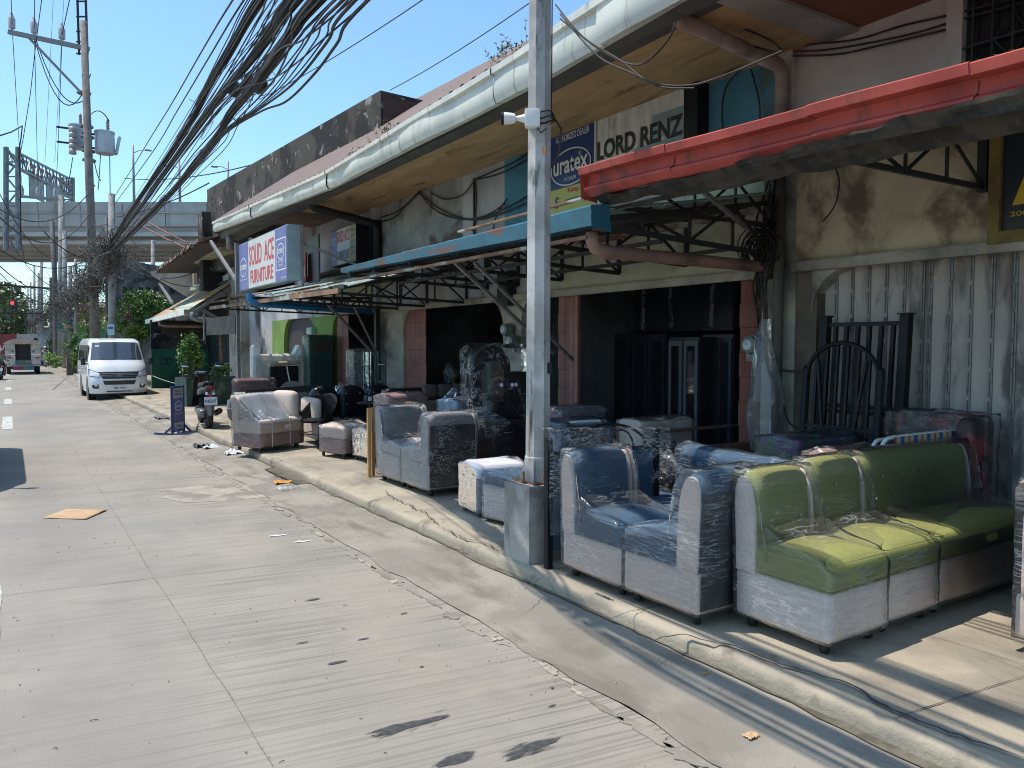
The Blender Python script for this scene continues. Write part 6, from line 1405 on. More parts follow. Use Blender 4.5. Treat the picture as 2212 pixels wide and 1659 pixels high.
# crossarm + insulators on tallest pole
Dp = (b1-CAMP).dot(FW)
def P1(px, py, dd=0): return dep(px, py, Dp+dd)
def crossarm(t, a, b, ins, up=.55, r=.13):
    MB().bar(a, b, .16, .2).build('crossarm', m_greysteel, t)
    for p in ins:
        MB().lathe([(.05, -.1), (.06, .15), (r*1.1, .2), (r*1.2, .62), (r*.8, .7), (.05, .9)], tuple(p), 12).build('insulator', K('insulator_grey', (.36, .35, .36), rough=.4), t, smooth=30)
A = P1(19, 69); B = P1(192, 106); crossarm(UP1, A, B, [P1(26, 70), P1(74, 80), P1(134, 93)])
MB().bar(P1(57, 76), P1(175, 200), .10).build('brace', m_greysteel, UP1)
m = MB()
for px in (166, 184): m.bar(P1(px, -40), P1(px+5, 118), .10)
for py in (-20, 3, 36, 68, 90, 116): m.bar(P1(165, py), P1(186, py), .06)
m.build('steel_extension', m_darkmetal, UP1)
m = MB()
for py in (200, 272, 295, 325, 345): m.tube([P1(181+(py-200)*.08+.0, py), P1(181+(py-200)*.08, py+3)], .30, 12)
m.build('band', m_greysteel, UP1, smooth=40)
def transformer(px, py0, py1, rr, lab, dd=0, group='pole mounted transformers'):
    a = P1(px, py1, dd); b = P1(px, py0, dd); t = thing('transformer', lab, 'transformer', tuple(a), 0, group); h = b.z-a.z
    MB().lathe([(0, 0), (rr*.9, 0), (rr, .04), (rr, h*.9), (rr*1.05, h*.9), (rr*1.05, h*.97), (rr*.5, h)], tuple(a), 20).build('tank', K('transformer_grey', (.42, .46, .52), (.34, .37, .42), sc=2, rough=.4), t, smooth=35)
    MB().lathe([(.05, 0), (.09, .06), (.05, .12), (.09, .18), (.05, .24), (.09, .3), (.05, .36), (.08, .42), (.03, .6)], (b.x+.12, b.y, b.z-.02), 10).build('bushing', K('brown_porcelain', (.28, .17, .14), rough=.3), t, smooth=True)
    MB().bar(a+Vector((-rr, 0, h*.8)), a+Vector((-rr-.5, 0, h*.8)), .08).build('bracket', m_darkmetal, t); MB().bar(a+Vector((-rr, 0, h*.2)), a+Vector((-rr-.5, 0, h*.2)), .08).build('bracket', m_darkmetal, t)
    return t, a, h
t, a, h = transformer(227, 284, 333, .42, 'pale grey cylindrical transformer on the right of the tallest pole')
m = MB()
for k in range(4): m.bar(a+Vector((.46+.0*k, -.25+.14*k, .05)), a+Vector((.62, -.25+.14*k, .05+h*.75)), .03, .12)
m.build('cooling_fin', K('transformer_grey', ()), t)
t, a, h = transformer(168, 270, 322, .36, 'greenish transformer on the left of the tallest pole', .6)
m = MB()
for k in range(5): m.lathe([(.0, 0), (.16, 0), (.16, .22), (0, .22)], tuple(P1(157, 285+k*12)), 10, cap=False)
m.build('cutout_stack', K('insulator_grey', ()), t, smooth=True)
m = MB()
for (a_, b_, s_) in ((P1(74, 82), P1(196, 160), 2.2), (P1(76, 80), P1(197, 200), 1.5), (P1(197, 247), P1(236, 262), -.3), (P1(157, 340), P1(146, 400), .1), (P1(204, 350), P1(218, 390), .2), (P1(217, 335), P1(212, 410), .1), (P1(237, 336), P1(238, 420), .0)):
    MB().tube(sag(a_, b_, s_, 12), .025, 4).build('lead_wire', m_cable, UP1, smooth=True)
# ================================================================ WIRES
def catm(P, sub=8):
    o_ = []
    for i in range(len(P)-1):
        p0 = P[max(i-1, 0)]; p1 = P[i]; p2 = P[i+1]; p3 = P[min(i+2, len(P)-1)]
        for k in range(sub):
            t = k/sub; o_.append(.5*((2*p1)+(-p0+p2)*t+(2*p0-5*p1+4*p2-p3)*t*t+(-p0+3*p1-3*p2+p3)*t**3))
    return o_+[P[-1]]
def pixwire(pix, X0=3.4, X1=2.0, ext=True):
    P = []
    ys = [y for x, y in pix]
    for x, y in pix:
        f = (ys[0]-y)/(ys[0]-min(ys[-1], 0)) if ys[0] != ys[-1] else 0
        P.append(onX(x, y, X0+(X1-X0)*min(1, f*1.0)))
    if ext:
        d = (P[-1]-P[-2]).normalized(); e = P[-1]
        for k in (3, 7, 14): P.append(Vector((e.x-.02*k, e.y-k*1.0, e.z+d.z/abs(d.y)*k*.25)))
    return catm(P)
def bundle(lab, pix, n, spread, r=.011, seed=0, loose=.3, X0=3.4, X1=2.0, core=True, fr=None):
    C_ = pixwire(pix, X0, X1); o = MB(); rnd = random.Random(seed); o.tube([p+Vector((.012*noise.noise((i*.4, seed, 0)), 0, .03*noise.noise((i*.3, seed, 9)))) for i, p in enumerate(C_)], spread*.5, 7)
    for w_ in range(n):
        a = rnd.uniform(0, 6.28); q = (.55+.6*rnd.random())*spread if rnd.random() > .25 else spread*rnd.uniform(1.2, 1.2+loose*3); ph = rnd.uniform(0, 50); pts = []
        for i, p in enumerate(C_):
            s_ = noise.noise((i*.03, ph, 0))*2.2; v = noise.noise((i*.03, ph, 7))*2.2
            pts.append(p+Vector((cos(a+s_)*q*1.1, 0, sin(a+s_)*q+v*q*.5)))
        o.tube(pts, r*rnd.uniform(.6, 1.4), 4, caps=False)
    ob = o.build('cable_bundle', [m_cable], smooth=True); props(ob, lab, 'cable bundle', 'overhead cable bundles'); return ob, C_
B1, C1 = bundle('leftmost thick bundle of black telephone cables sweeping up from the round pole', [(238, 528), (289, 448), (360, 345), (399, 284), (453, 186), (505, 96), (563, 0)], 30, .036, r=.007, seed=1, loose=1, X1=2.08)
B2, C2 = bundle('second thick cable bundle from the left', [(240, 530), (303, 448), (371, 353), (443, 254), (494, 186), (535, 137), (590, 66), (632, 0)], 34, .036, r=.007, seed=2, loose=1.3, X1=1.9)
B3, C3 = bundle('third cable bundle with the black splice clump', [(244, 540), (336, 448), (382, 402), (426, 345), (470, 290), (497, 246), (549, 186), (585, 137), (634, 66), (684, 0)], 34, .040, r=.007, seed=3, loose=1.2, X1=1.72)
fan = [([(246, 540), (338, 450), (430, 346), (481, 284), (544, 238), (600, 178), (660, 95), (724, 0)], 'inner wire of the loose fan right of the bundles'), ([(248, 540), (338, 452), (432, 346), (483, 285), (546, 240), (612, 182), (680, 90), (738, 0)], 'second wire of the loose fan'),
       ([(250, 541), (340, 452), (434, 347), (485, 286), (550, 240), (625, 178), (700, 85), (752, 0)], 'third wire of the loose fan'), ([(251, 542), (342, 453), (434, 349), (486, 287), (553, 241), (632, 182), (706, 92), (768, 0)], 'fourth, thickest wire of the loose fan'),
       ([(252, 543), (342, 454), (436, 350), (488, 288), (563, 241), (618, 219), (678, 161), (727, 96), (795, 0)], 'outermost wire curving below the loose fan')]
for k, (pix, lab) in enumerate([([(248, 424), (292, 353), (325, 298), (371, 224), (440, 104), (503, 0)], 'single wire left of all cable bundles'), ([(250, 438), (330, 328), (382, 241), (454, 120), (527, 0)], 'second single wire left of the cable bundles'),
        ([(245, 500), (340, 350), (430, 205), (490, 100), (540, 0)], 'thin wire running close beside the leftmost bundle'), ([(250, 500), (350, 345), (440, 196), (497, 98), (550, 0)], 'thinnest wire touching the leftmost bundle'),
        ([(270, 480), (372, 335), (470, 200), (530, 100), (588, 0)], 'thin slack wire between the first two bundles'), ([(275, 480), (378, 338), (478, 205), (545, 95), (600, 0)], 'second slack wire between the first two bundles'),
        ([(290, 470), (400, 330), (508, 200), (580, 95), (655, 0)], 'slack wire between the second and third bundles')]+fan):
    o = MB().tube(pixwire(pix, 3.4, 2.1 if k < 4 else (1.95 if k < 7 else 1.45+.02*k)), .011 if k in (0, 1, 10, 11) else .006, 5, caps=False).build('overhead_wire', m_cable, smooth=True); props(o, lab, 'wire')
for k in range(4):  # wires added behind the pole, mostly out of view, to cast shadow stripes
    x0 = 3.0+.15*k; m = MB(); m.tube(sag((x0-.25, -8, 4.9+.1*k), (3.24, 4.6, 4.2+.12*k), .35, 16), .012, 5, caps=False); o = m.build('overhead_wire', m_cable, smooth=True); props(o, '%s wire added over the pavement to stripe it with shadow, strapped to the steel pole' % ('lowest', 'second lowest', 'third', 'highest')[k], 'wire')
# splice clump and stray loops on the bundles
rnd = random.Random(11)
def loops(mb, c, n, r0, r1, r=.008, fl=.5):
    for k in range(n):
        cc_ = Vector(c)+Vector((rnd.gauss(0, r1*.5), rnd.gauss(0, r1*.8), rnd.gauss(0, r1*.5))); q = rnd.uniform(r0, r1); a1 = Vector((rnd.gauss(0, 1), rnd.gauss(0, 1), rnd.gauss(0, 1))).normalized(); a2 = a1.orthogonal().normalized(); a3 = a1.cross(a2)
        e = rnd.uniform(pi*.8, 2*pi); s_ = rnd.uniform(0, 6)
        mb.tube([cc_+(a2*cos(s_+e*i/12)+a3*sin(s_+e*i/12)*rnd.uniform(.5, .9))*q for i in range(13)], r, 4, caps=False)
cS = onX(540, 190, 2.75); t = thing('splice_box', 'black splice closures and tangled loops hung on the third bundle', 'splice box', tuple(cS))
m = MB()
for k in range(6): c_ = cS+Vector((rnd.uniform(-.1, .1), rnd.uniform(-.4, .5), rnd.uniform(-.14, .12))); m.rbox(tuple(c_), (.10, .34, .12), .04, 4)
m.build('closure', m_black, t, smooth=True); m = MB(); loops(m, cS, 18, .08, .22, .005); m.build('cable_loop', m_cable, t, smooth=True)
m = MB()
for CC_, kk in ((C3, 2), (C2, 1)):
    for k in range(kk): loops(m, CC_[int(len(CC_)*rnd.uniform(.12, .45))], 2, .08, .26, .004)
o = m.build('cable_loop', m_cable, smooth=True); props(o, 'stray loops of thin black wire hanging off the overhead bundles', 'wire')
# tangles round the poles
for lab, c, n, r_ in (('dense tangle of cables on the round pole behind the van', onX(240, 548, 3.4), 80, .75), ('tangle of cables drooping on the tallest pole', onX(205, 610, 3.4), 80, .85), ('cable coils massed left of the tallest pole', onX(178, 625, 3.35), 70, .9),
                      ('nest of cables around the clinic sign pole', onX(145, 655, 3.3), 90, 1.4), ('far cable nest above the jeepney', onX(112, 668, 3.3), 60, 1.8)):
    m = MB(); loops(m, c, n, .25, r_, .013); o = m.build('cable_tangle', m_cable2 if n < 100 else m_cable, smooth=True); props(o, lab, 'cables')
m = MB(); pts = [onX(242, 535, 3.4), onX(215, 578, 3.35), onX(190, 605, 3.3), onX(165, 632, 3.3), onX(140, 648, 3.3), onX(110, 662, 3.3), onX(85, 685, 3.3), onX(60, 700, 3.3)]
Cc = catm(pts)
for w_ in range(70):
    ph = rnd.uniform(0, 99); q = rnd.uniform(.05, .75); a = rnd.uniform(0, 6.28)
    m.tube([p+Vector((cos(a)*q*.6+noise.noise((i*.15, ph, 0))*q, 0, sin(a)*q+noise.noise((i*.13, ph, 5))*q-.5*sin(pi*((i % 8)/8)))) for i, p in enumerate(Cc)], .016, 4, caps=False)
o = m.build('cable_bundle', m_cable2, smooth=True); props(o, 'grey mass of cables strung from pole to pole down the street', 'cable bundle')
ORD = ('highest', 'second', 'third', 'fourth', 'fifth', 'sixth', 'seventh', 'eighth', 'ninth', 'tenth', 'eleventh', 'twelfth', 'thirteenth', 'fourteenth', 'fifteenth', 'sixteenth', 'lowest')
for k, (x0, y0, x1, y1, s_, D0, D1_) in enumerate(sorted(((0, 452, 205, 400, 1, 30, 36), (0, 575, 110, 622, .5, 30, 60), (0, 470, 200, 450, 1.2, 26, 36), (0, 540, 230, 530, .8, 26, 34), (95, 500, 240, 545, .6, 30, 34), (0, 590, 160, 640, 1, 40, 50), (0, 420, 160, 540, 1.5, 34, 50), (240, 545, 470, 560, .9, 34, 27), (250, 540, 440, 520, .4, 34, 28), (262, 535, 500, 605, .8, 34, 25), (240, 470, 452, 395, .2, 34, 26), (270, 385, 600, 340, .3, 36, 25), (0, 640, 120, 650, .4, 50, 60), (0, 678, 100, 676, .2, 50, 60), (0, 695, 100, 690, .5, 70, 80), (0, 705, 130, 700, .3, 70, 90), (20, 520, 200, 600, 1.5, 40, 45)), key=lambda q: q[1])):
    o = MB().tube(sag(dep(x0, y0, D0), dep(x1, y1, D1_), s_, 16), .022, 4, caps=False).build('service_wire', m_cable, smooth=True); props(o, ORD[k]+' of the thin service wires strung in front of the flyover', 'wire', 'service wires in front of the flyover')
for (x0, y0, x1, y1, lb) in ((300, 468, 478, 555, 'upper'), (290, 478, 468, 562, 'lower')):
    o = MB().tube(sag(dep(x0, y0, 34), dep(x1, y1, 26), .1, 8), .03, 5).build('overhead_wire', K('rusty_red_cable', (.22, .07, .06), rough=.7), smooth=True); props(o, lb+' of two reddish service cables running down to the tiled house', 'wire')
# high voltage lines to and past the crossarm
zt2 = [dep(43, 424, 62), dep(83, 428, 62), dep(119, 432, 62)]
t5, b5, e5 = upole('distant pole with its own crossarm under the sign gantry', 132, 424, 3.4, r0=.3, r1=.2)
D5 = (b5-CAMP).dot(FW); crossarm(t5, dep(42, 424, D5), dep(140, 432, D5), [dep(48, 425, D5), dep(82, 427, D5), dep(120, 430, D5)], r=.12)
for k, (a_, b_, top) in enumerate(((P1(26, 52), dep(48, 412, D5), (24, 0)), (P1(74, 60), dep(82, 414, D5), (75, 0)), (P1(134, 75), dep(120, 418, D5), (150, 0)))):
    e = onX(top[0], top[1], a_.x*(.62)) if False else dep(top[0], top[1], Dp*.86); m = MB(); m.tube(sag(a_, b_, .5, 14), .022, 4, caps=False); d = (e-a_)
    m.tube([a_, e, a_+d*3], .022, 4, caps=False); o = m.build('power_line', m_cable, smooth=True); props(o, 'high voltage line on the %s insulator of the tall crossarm' % ('left', 'middle', 'right')[k], 'power line', 'high voltage lines over the street')
m = MB(); m.tube([dep(42, 340, 34), dep(50, 300, 34), dep(66, 200, 34), dep(78, 90, 32), dep(90, 0, 30), dep(100, -80, 28)], .017, 5); m.tube([dep(0, 293, 28), dep(25, 285, 30), dep(48, 272, 34)], .03, 5)
m.tube([dep(48, 272, 34), dep(45, 300, 34), dep(40, 330, 34), dep(44, 400, 35), dep(45, 520, 36), dep(52, 560, 40)], .028, 5); o = m.build('service_drop', m_cable, smooth=True); props(o, 'twisted service cable dropping past the sign gantry at the left', 'cable')
for k, (a_, b_, D0, D1_, lb) in enumerate((((140, -40), (118, 350), 40, 46, 'right lone vertical wire left of the tallest pole'), ((117, -40), (97, 350), 40, 46, 'left lone vertical wire left of the tallest pole'), ((985, -50), (560, 215), 14, 22, 'lone wire rising from the cable bundle over the shop roof'), ((1223, -50), (842, 195), 14, 22, 'lone wire rising behind the mouldy parapet toward the steel pole'))):
    o = MB().tube(sag(dep(*a_, D0), dep(*b_, D1_), .1, 10), .011, 4).build('overhead_wire', m_cable, smooth=True); props(o, lb, 'wire')
# clinic sign, pole stickers, traffic light
t = thing('clinic_sign', 'dark green MEDICAL CLINIC sign with yellow emblem fixed on a grey pole', 'sign', tuple(dep(139, 702, 52)))
D = 52; a = dep(126, 717, D); b = dep(153, 690, D); cx0 = (a+b)/2; hw, hh = abs((b-a).dot(RT))/2, (b.z-a.z)/2
TS = Matrix.Translation(cx0) @ Matrix((RH, Vector((0, 0, 1)), -DH)).transposed().to_4x4()
MB().add([(-hw, -hh, -.05), (hw, -hh, -.05), (hw, hh, -.05), (-hw, hh, -.05), (-hw, -hh, 0), (hw, -hh, 0), (hw, hh, 0), (-hw, hh, 0)], [(3, 2, 1, 0), (4, 5, 6, 7), (0, 1, 5, 4), (1, 2, 6, 5), (2, 3, 7, 6), (3, 0, 4, 7)], TS).build('board', K('sign_green', (.015, .10, .07), rough=.5), t)
text('MEDICAL', hw*1.5, hh*.28, K('pale_green_lettering', (.35, .5, .45), rough=.5), t, TS @ Matrix.Translation((0, hh*.55, .002)), bold=.02); text('CLINIC', hw*1.4, hh*.32, K('pale_green_lettering', ()), t, TS @ Matrix.Translation((0, -hh*.85, .002)), bold=.02)
m = MB(); m.add([(-.06, -.28, .006), (.06, -.28, .006), (.07, 0, .006), (.22, .16, .006), (.1, .22, .006), (0, .12, .006), (-.1, .22, .006), (-.22, .16, .006), (-.07, 0, .006)], [tuple(range(9))], TS); m.build('emblem', K('emblem_yellow', (.5, .38, .05), rough=.5), t)
m = MB(); m.bar(dep(139, 640, 51.8), dep(158, 640, 52), .10); m.bar(dep(139, 684, 51.8), dep(150, 684, 52), .10); m.build('bracket', m_greysteel, t)
q = dep(239.5, 718, 30.2); t = thing('pole_notice', 'small blue and white notice stuck on the round pole above the van', 'notice', tuple(q)); TQ = Matrix.Translation(dep(239.5, 712, (b2-CAMP).dot(FW)-.30)) @ Matrix((RH, Vector((0, 0, 1)), -DH)).transposed().to_4x4()
flat(t, TQ, -.14, .14, -.22, .22, K('pale_blue_paper', (.35, .50, .55), rough=.7), 'paper'); text('FOR RENT', .22, .05, m_txtblue, t, TQ @ Matrix.Translation((0, .08, .004))) if False else flat(t, TQ, -.10, .10, .02, .12, m_txtblue, 'print', .004)
D = 55; c_ = dep(27, 660, D); t = thing('traffic_light', 'traffic light showing red, hung over the street from a dark mast arm', 'traffic light', tuple(c_))
def FB(x0, x1, z0, z1, d0, d1, mb): return mb.hexa([c_+RH*x0+DH*d0+Vector((0, 0, z0)), c_+RH*x1+DH*d0+Vector((0, 0, z0)), c_+RH*x1+DH*d1+Vector((0, 0, z0)), c_+RH*x0+DH*d1+Vector((0, 0, z0))], [c_+RH*x0+DH*d0+Vector((0, 0, z1)), c_+RH*x1+DH*d0+Vector((0, 0, z1)), c_+RH*x1+DH*d1+Vector((0, 0, z1)), c_+RH*x0+DH*d1+Vector((0, 0, z1))])
m = MB(); FB(-.19, .19, -.34, .34, 0, .2, m); m.build('housing', K('signal_housing', (.05, .045, .03), rough=.6), t, bevel=.02)
def disc(dz, r_, mt, nm): 
    TT = Matrix.Translation(c_+Vector((0, 0, dz))-DH*.02) @ Matrix((RH, Vector((0, 0, 1)), -DH)).transposed().to_4x4(); m = MB(); m.add([(0, 0, .01)]+[(r_*cos(a*pi/10), r_*sin(a*pi/10), 0) for a in range(20)], [(0, 1+k, 1+(k+1) % 20) for k in range(20)], TT); m.build(nm, mt, t)
disc(.18, .13, glow('red_signal', (1, .02, .03), 3.0), 'red_lamp'); disc(-.14, .12, m_black, 'green_lamp')
m = MB(); m.bar(dep(-40, 613, D), dep(108, 623, D+3), .14); m.bar(dep(-40, 677, D), dep(88, 677, D+2), .11); m.bar(dep(27, 650, D), dep(27, 618, D), .05); m.bar(dep(27, 668, D), dep(60, 682, D+3), .06); m.build('mast_arm', m_darkmetal, t)

# ================================================================ HOUSES ON THE LEFT
# mouldy black building beyond the furniture shops
mb_ = thing('mouldy_building', 'blackened concrete building with a tall mouldy parapet rising behind the shop roof', 'building', (6.2, 20, 0))
A = G(447, 410, 7); Bp = G(822, 195, 7); Cp = G(874, 216, 7); ang_ = (Bp-A).normalized()
def quadwall(a, b, z0, z1, th, mt, name, par, sm=None):
    d = (b-a).normalized(); n = Vector((d.y, -d.x, 0)); n = n if n.dot(Vector((1, 0, 0))) > 0 else -n
    f = lambda p, z, k: Vector((p.x, p.y, z))+n*k
    return MB().hexa([f(a, z0, 0), f(b, z0, 0), f(b, z0, th), f(a, z0, th)], [f(a, z1, 0), f(b, z1, 0), f(b, z1, th), f(a, z1, th)]).build(name, mt, par)
dn = (Cp-Bp); Bl = Vector((A.x, A.y, 0))
MB().hexa([(A.x, A.y, 4.2), (Bp.x, Bp.y, 4.2), (Bp.x+4, Bp.y+.4, 4.2), (A.x+4, A.y+1, 4.2)], [(A.x, A.y, 7), (Bp.x, Bp.y, 7), (Bp.x+4, Bp.y+.4, 7), (A.x+4, A.y+1, 7)]).build('parapet', m_mould, mb_)
MB().hexa([(Bp.x+.05, Bp.y-.03, 4.2), (Bp.x+4, Bp.y+.36, 4.2), (Bp.x+4, Bp.y+.38, 4.2), (Bp.x+.05, Bp.y-.01, 4.2)], [(Bp.x+.05, Bp.y-.03, 6.9), (Bp.x+4, Bp.y+.36, 6.9), (Bp.x+4, Bp.y+.38, 6.9), (Bp.x+.05, Bp.y-.01, 6.9)]).build('end_wall', K('dull_red_wall', (.12, .05, .045), (.07, .04, .035), sc=1.5, rough=.9), mb_)
MB().box(A.x-.25, A.x+.35, A.y-.4, A.y+.3, 3.6, 6.2).build('pillar', m_mould, mb_)
MB().box(6.35, 10, 25.8, 27.4, 0, 4.6).build('wall', m_mould, mb_); MB().box(6.0, 9, 22, 25.8, 4.25, 4.9).build('wall', m_mould, mb_)
# roof plants
def sprigs(lab, pix, X, n, h, mt, seed):
    rnd = random.Random(seed); m = MB(); 
    for k in range(n):
        x, y = pix[0][0]+(pix[1][0]-pix[0][0])*rnd.random(), 0; f = (x-pix[0][0])/(pix[1][0]-pix[0][0]); y = pix[0][1]+(pix[1][1]-pix[0][1])*f
        p = onX(x, y, X)+Vector((rnd.uniform(0, .15), 0, 0)); tip = p+Vector((rnd.uniform(-.1, .1), rnd.uniform(-.15, .15), h*rnd.uniform(.5, 1.3))); m.tube([p, p.lerp(tip, .5)+Vector((.02, .02, 0)), tip], .0028, 3)
        for j in range(6):
            q = p.lerp(tip, rnd.uniform(.3, 1)); d = Vector((rnd.gauss(0, 1), rnd.gauss(0, 1), .4)).normalized()*.035; s_ = Vector((0, 0, 1)).cross(d)*.4; m.add([q, q+d*.6+s_, q+d*1.4, q+d*.6-s_], [(0, 1, 2, 3)])
    o = m.build('roof_weeds', mt, raw=True); props(o, lab, 'weeds')
sprigs('small green weeds growing at the roof edge where two gutter lengths meet', ((805, 305), (850, 278)), 4.40, 12, .16, m_leafm, 1)
sprigs('dry brown weeds along the roof edge below the mouldy parapet', ((740, 345), (800, 307)), 4.40, 16, .13, K('dry_stem', (.42, .34, .22), rough=.9), 2)
sprigs('dry twiggy weeds standing on the roof against the sky beside the steel pole', ((1040, 150), (1150, 88)), 4.9, 12, .26, K('dry_stem', ()), 3)
sprigs('green tuft on the roof left of the steel pole', ((1060, 140), (1100, 118)), 4.7, 10, .15, m_leafm, 4)
# tiled old house with the awning
oh = thing('old_house', 'small old house with a broken tiled eave and rusty tin awning left of the shops', 'house', (6.2, 29, 0))
m_oldw = plaster('old_house_wall', (.36, .345, .30), (.24, .23, .2))
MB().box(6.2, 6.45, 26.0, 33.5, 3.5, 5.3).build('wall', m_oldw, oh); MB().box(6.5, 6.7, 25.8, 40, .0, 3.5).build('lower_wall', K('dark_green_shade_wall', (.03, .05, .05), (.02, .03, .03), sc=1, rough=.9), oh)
for y in (27.2, 28.6, 30.2, 31.5): MB().box(6.17, 6.2-.003, y, y+.9, 4.15, 4.8).build('window', K('boarded_window', (.05, .04, .035), (.09, .07, .05), sc=4, rough=.9), oh)
MB().box(6.1, 6.2, 26, 33, 3.92, 4.1).build('sill', K('pale_mint', (.40, .50, .45), (.3, .36, .33), sc=3, rough=.7), oh)
e0 = onX(405, 670, 4.6); e1 = onX(319, 692, 4.6); w0 = onX(511, 604, 6.15); w1 = onX(411, 640, 6.15)
m_aw = K('green_rust_tin', (.33, .44, .38), (.42, .22, .09), sc=.55, lo=.42, hi=.58, rough=.6, grime=(.50, .42, .26), gsc=1.4, glo=.6, ghi=.75, world=True)
m = MB(); corr(m, e1, e0, w0, w1, 8, .02, .11); m.build('awning', m_aw, oh)
MB().bar(e1+Vector((-.05, 0, -.06)), e0+Vector((-.05, 0, -.06)), .10, .16).build('awning_gutter', m_gutter, oh)
m = MB(); m.bar(e0+Vector((.1, .0, -.12)), w0+Vector((0, 0, -.12)), .09); m.bar((e0.x+.2, e0.y+.1, 2.62), (6.2, 25.9, 2.62), .09); m.bar((4.9, 25.4, 2.95), (6.2, 25.5, 2.2), .10)
m.build('awning_frame', m_greysteel, oh)
MB().tube([(4.7, 25.0, 2.75), (4.7, 25.0, 2.6), (4.85, 25.0, 2.53), (6.3, 25.6, 2.5)], .08, 10).build('drain_pipe', m_greysteel, oh, smooth=True)
MB().tube([(4.6, 30.5, 2.75), (4.6, 30.4, 2.5), (4.75, 30.4, 2.46), (5.9, 29, 2.42)], .06, 8).build('drain_pipe', m_bpipe, oh, smooth=True)
u0 = onX(336, 585, 4.7); u1 = onX(434, 517, 4.7)
m = MB(); r2 = random.Random(4)
for k in range(46):
    p = u0.lerp(u1, k/45); z = p.z+r2.uniform(-.10, .06); m.hexa([p+Vector((r2.uniform(-.1, .05), 0, -.07)), p+Vector((.5, 0, .12)), p+Vector((.5, -.3, .12)), p+Vector((r2.uniform(-.1, .05), -.3, -.07))], [Vector((p.x-.02, p.y, z+.04)), p+Vector((.5, 0, .2)), p+Vector((.5, -.3, .2)), Vector((p.x-.02, p.y-.3, z+.04))])
m.build('broken_tiles', K('burnt_tile', (.12, .07, .05), (.30, .26, .22), sc=6, lo=.5, hi=.62, rough=.95), oh)
MB().hexa([u0+Vector((.0, 0, -.1)), u1+Vector((.0, 0, -.1)), Vector((6.3, u1.y, u1.z+.0)), Vector((6.3, u0.y, u0.z+.0))], [u0+Vector((.1, 0, .0)), u1+Vector((.1, 0, .0)), Vector((7.5, u1.y, u1.z+1.3)), Vector((7.5, u0.y, u0.z+1.3))]).build('roof', K('burnt_eave', (.05, .04, .035), (.08, .06, .05), sc=3, rough=.95), oh)
MB().hexa([(4.75, 33.0, 4.5), (6.2, 33.0, 3.6), (6.2, 33.15, 3.6), (4.75, 33.15, 4.5)], [(4.7, 33.0, 4.65), (6.2, 33.0, 5.0), (6.2, 33.15, 5.0), (4.7, 33.15, 4.65)]).build('side_wall', plaster('house_white', (.50, .49, .45), (.36, .35, .32)), oh)
a = onX(412, 562, 5.4); b = onX(476, 541, 5.4); MB().box(5.4, 6.15, b.y, a.y, b.z, b.z+.35).build('beam', K('yellowish_beam', (.42, .38, .24), (.3, .27, .18), sc=3, rough=.8), oh)
MB().bar(onX(455, 521, 4.9), onX(511, 607, 4.9), .07).build('strut', m_greysteel, oh); MB().bar(onX(345, 612, 4.8), onX(372, 655, 4.8), .08).build('strut', m_greysteel, oh)
a = onX(445, 722, 5.0); b = onX(508, 700, 5.0); MB().box(5.0, 5.05, b.y, a.y, 2.05, 2.55).build('hanging_board', K('dull_board', (.018, .018, .022), (.04, .04, .04), sc=3, rough=.8), oh)
m = MB(); m.bar((4.95, a.y, 1.9), (4.95, a.y, 2.7), .05); m.build('hanger', m_greysteel, oh)
MB().bar((5.6, 25.4, .1), (5.6, 25.4, 2.5), .07).build('post', m_rust, oh)
gw = thing('green_wall', 'green painted wall stub with a D scrawl behind the white van', 'wall', (5, 31, 0))
MB().box(4.45, 6.48, 31.5, 31.7, 0, 1.62).build('wall', K('green_wall_paint', (.03, .16, .10), (.02, .11, .075), sc=1.2, rough=.8, grime=(.02, .04, .035), gsc=1), gw)
MB().box(4.45, 6.48, 31.52, 31.72, 1.62, 2.7).build('upper_wall', m_mould, gw); text('DD', .42, .26, m_black, gw, face_cam((4.95, 31.49, 1.02)), name='graffiti', shear=.3)
rn = thing('ruined_building', 'dark burnt concrete ruin behind the bougainvillea', 'building', (6, 46, 0)); a = dep(247, 748, 42); b = dep(470, 748, 42)
Z = lambda p, z: Vector((p.x, p.y, z))
MB().hexa([Z(a, 0), Z(b, 0), Z(b, 0)+DH*8, Z(a, 0)+DH*8], [Z(a, 6.5), Z(b, 5.6), Z(b, 5.6)+DH*8, Z(a, 6.5)+DH*8]).build('wall', K('burnt_wall', (.085, .08, .075), (.19, .185, .175), sc=.9, lo=.45, hi=.65, rough=.95, grime=(.03, .03, .03), gsc=.8, glo=.5, ghi=.62, gst=(1, 1, 2)), rn)
for k in range(7): 
    q = a.lerp(b, .1+k*.075); q2 = a.lerp(b, .1+k*.075+.04); MB().hexa([Z(q, 4.6)-DH*.02, Z(q2, 4.55)-DH*.02, Z(q2, 4.55), Z(q, 4.6)], [Z(q, 4.95)-DH*.02, Z(q2, 4.9)-DH*.02, Z(q2, 4.9), Z(q, 4.95)]).build('vent_opening', m_black, rn)
far_house(163, 206, 52, 2.9, K('mint_green_wall', (.10, .34, .21), (.07, .25, .16), sc=1, rough=.8), 'low mint green hut with a curled tin roof behind the poles', m_tin, 4, 1)
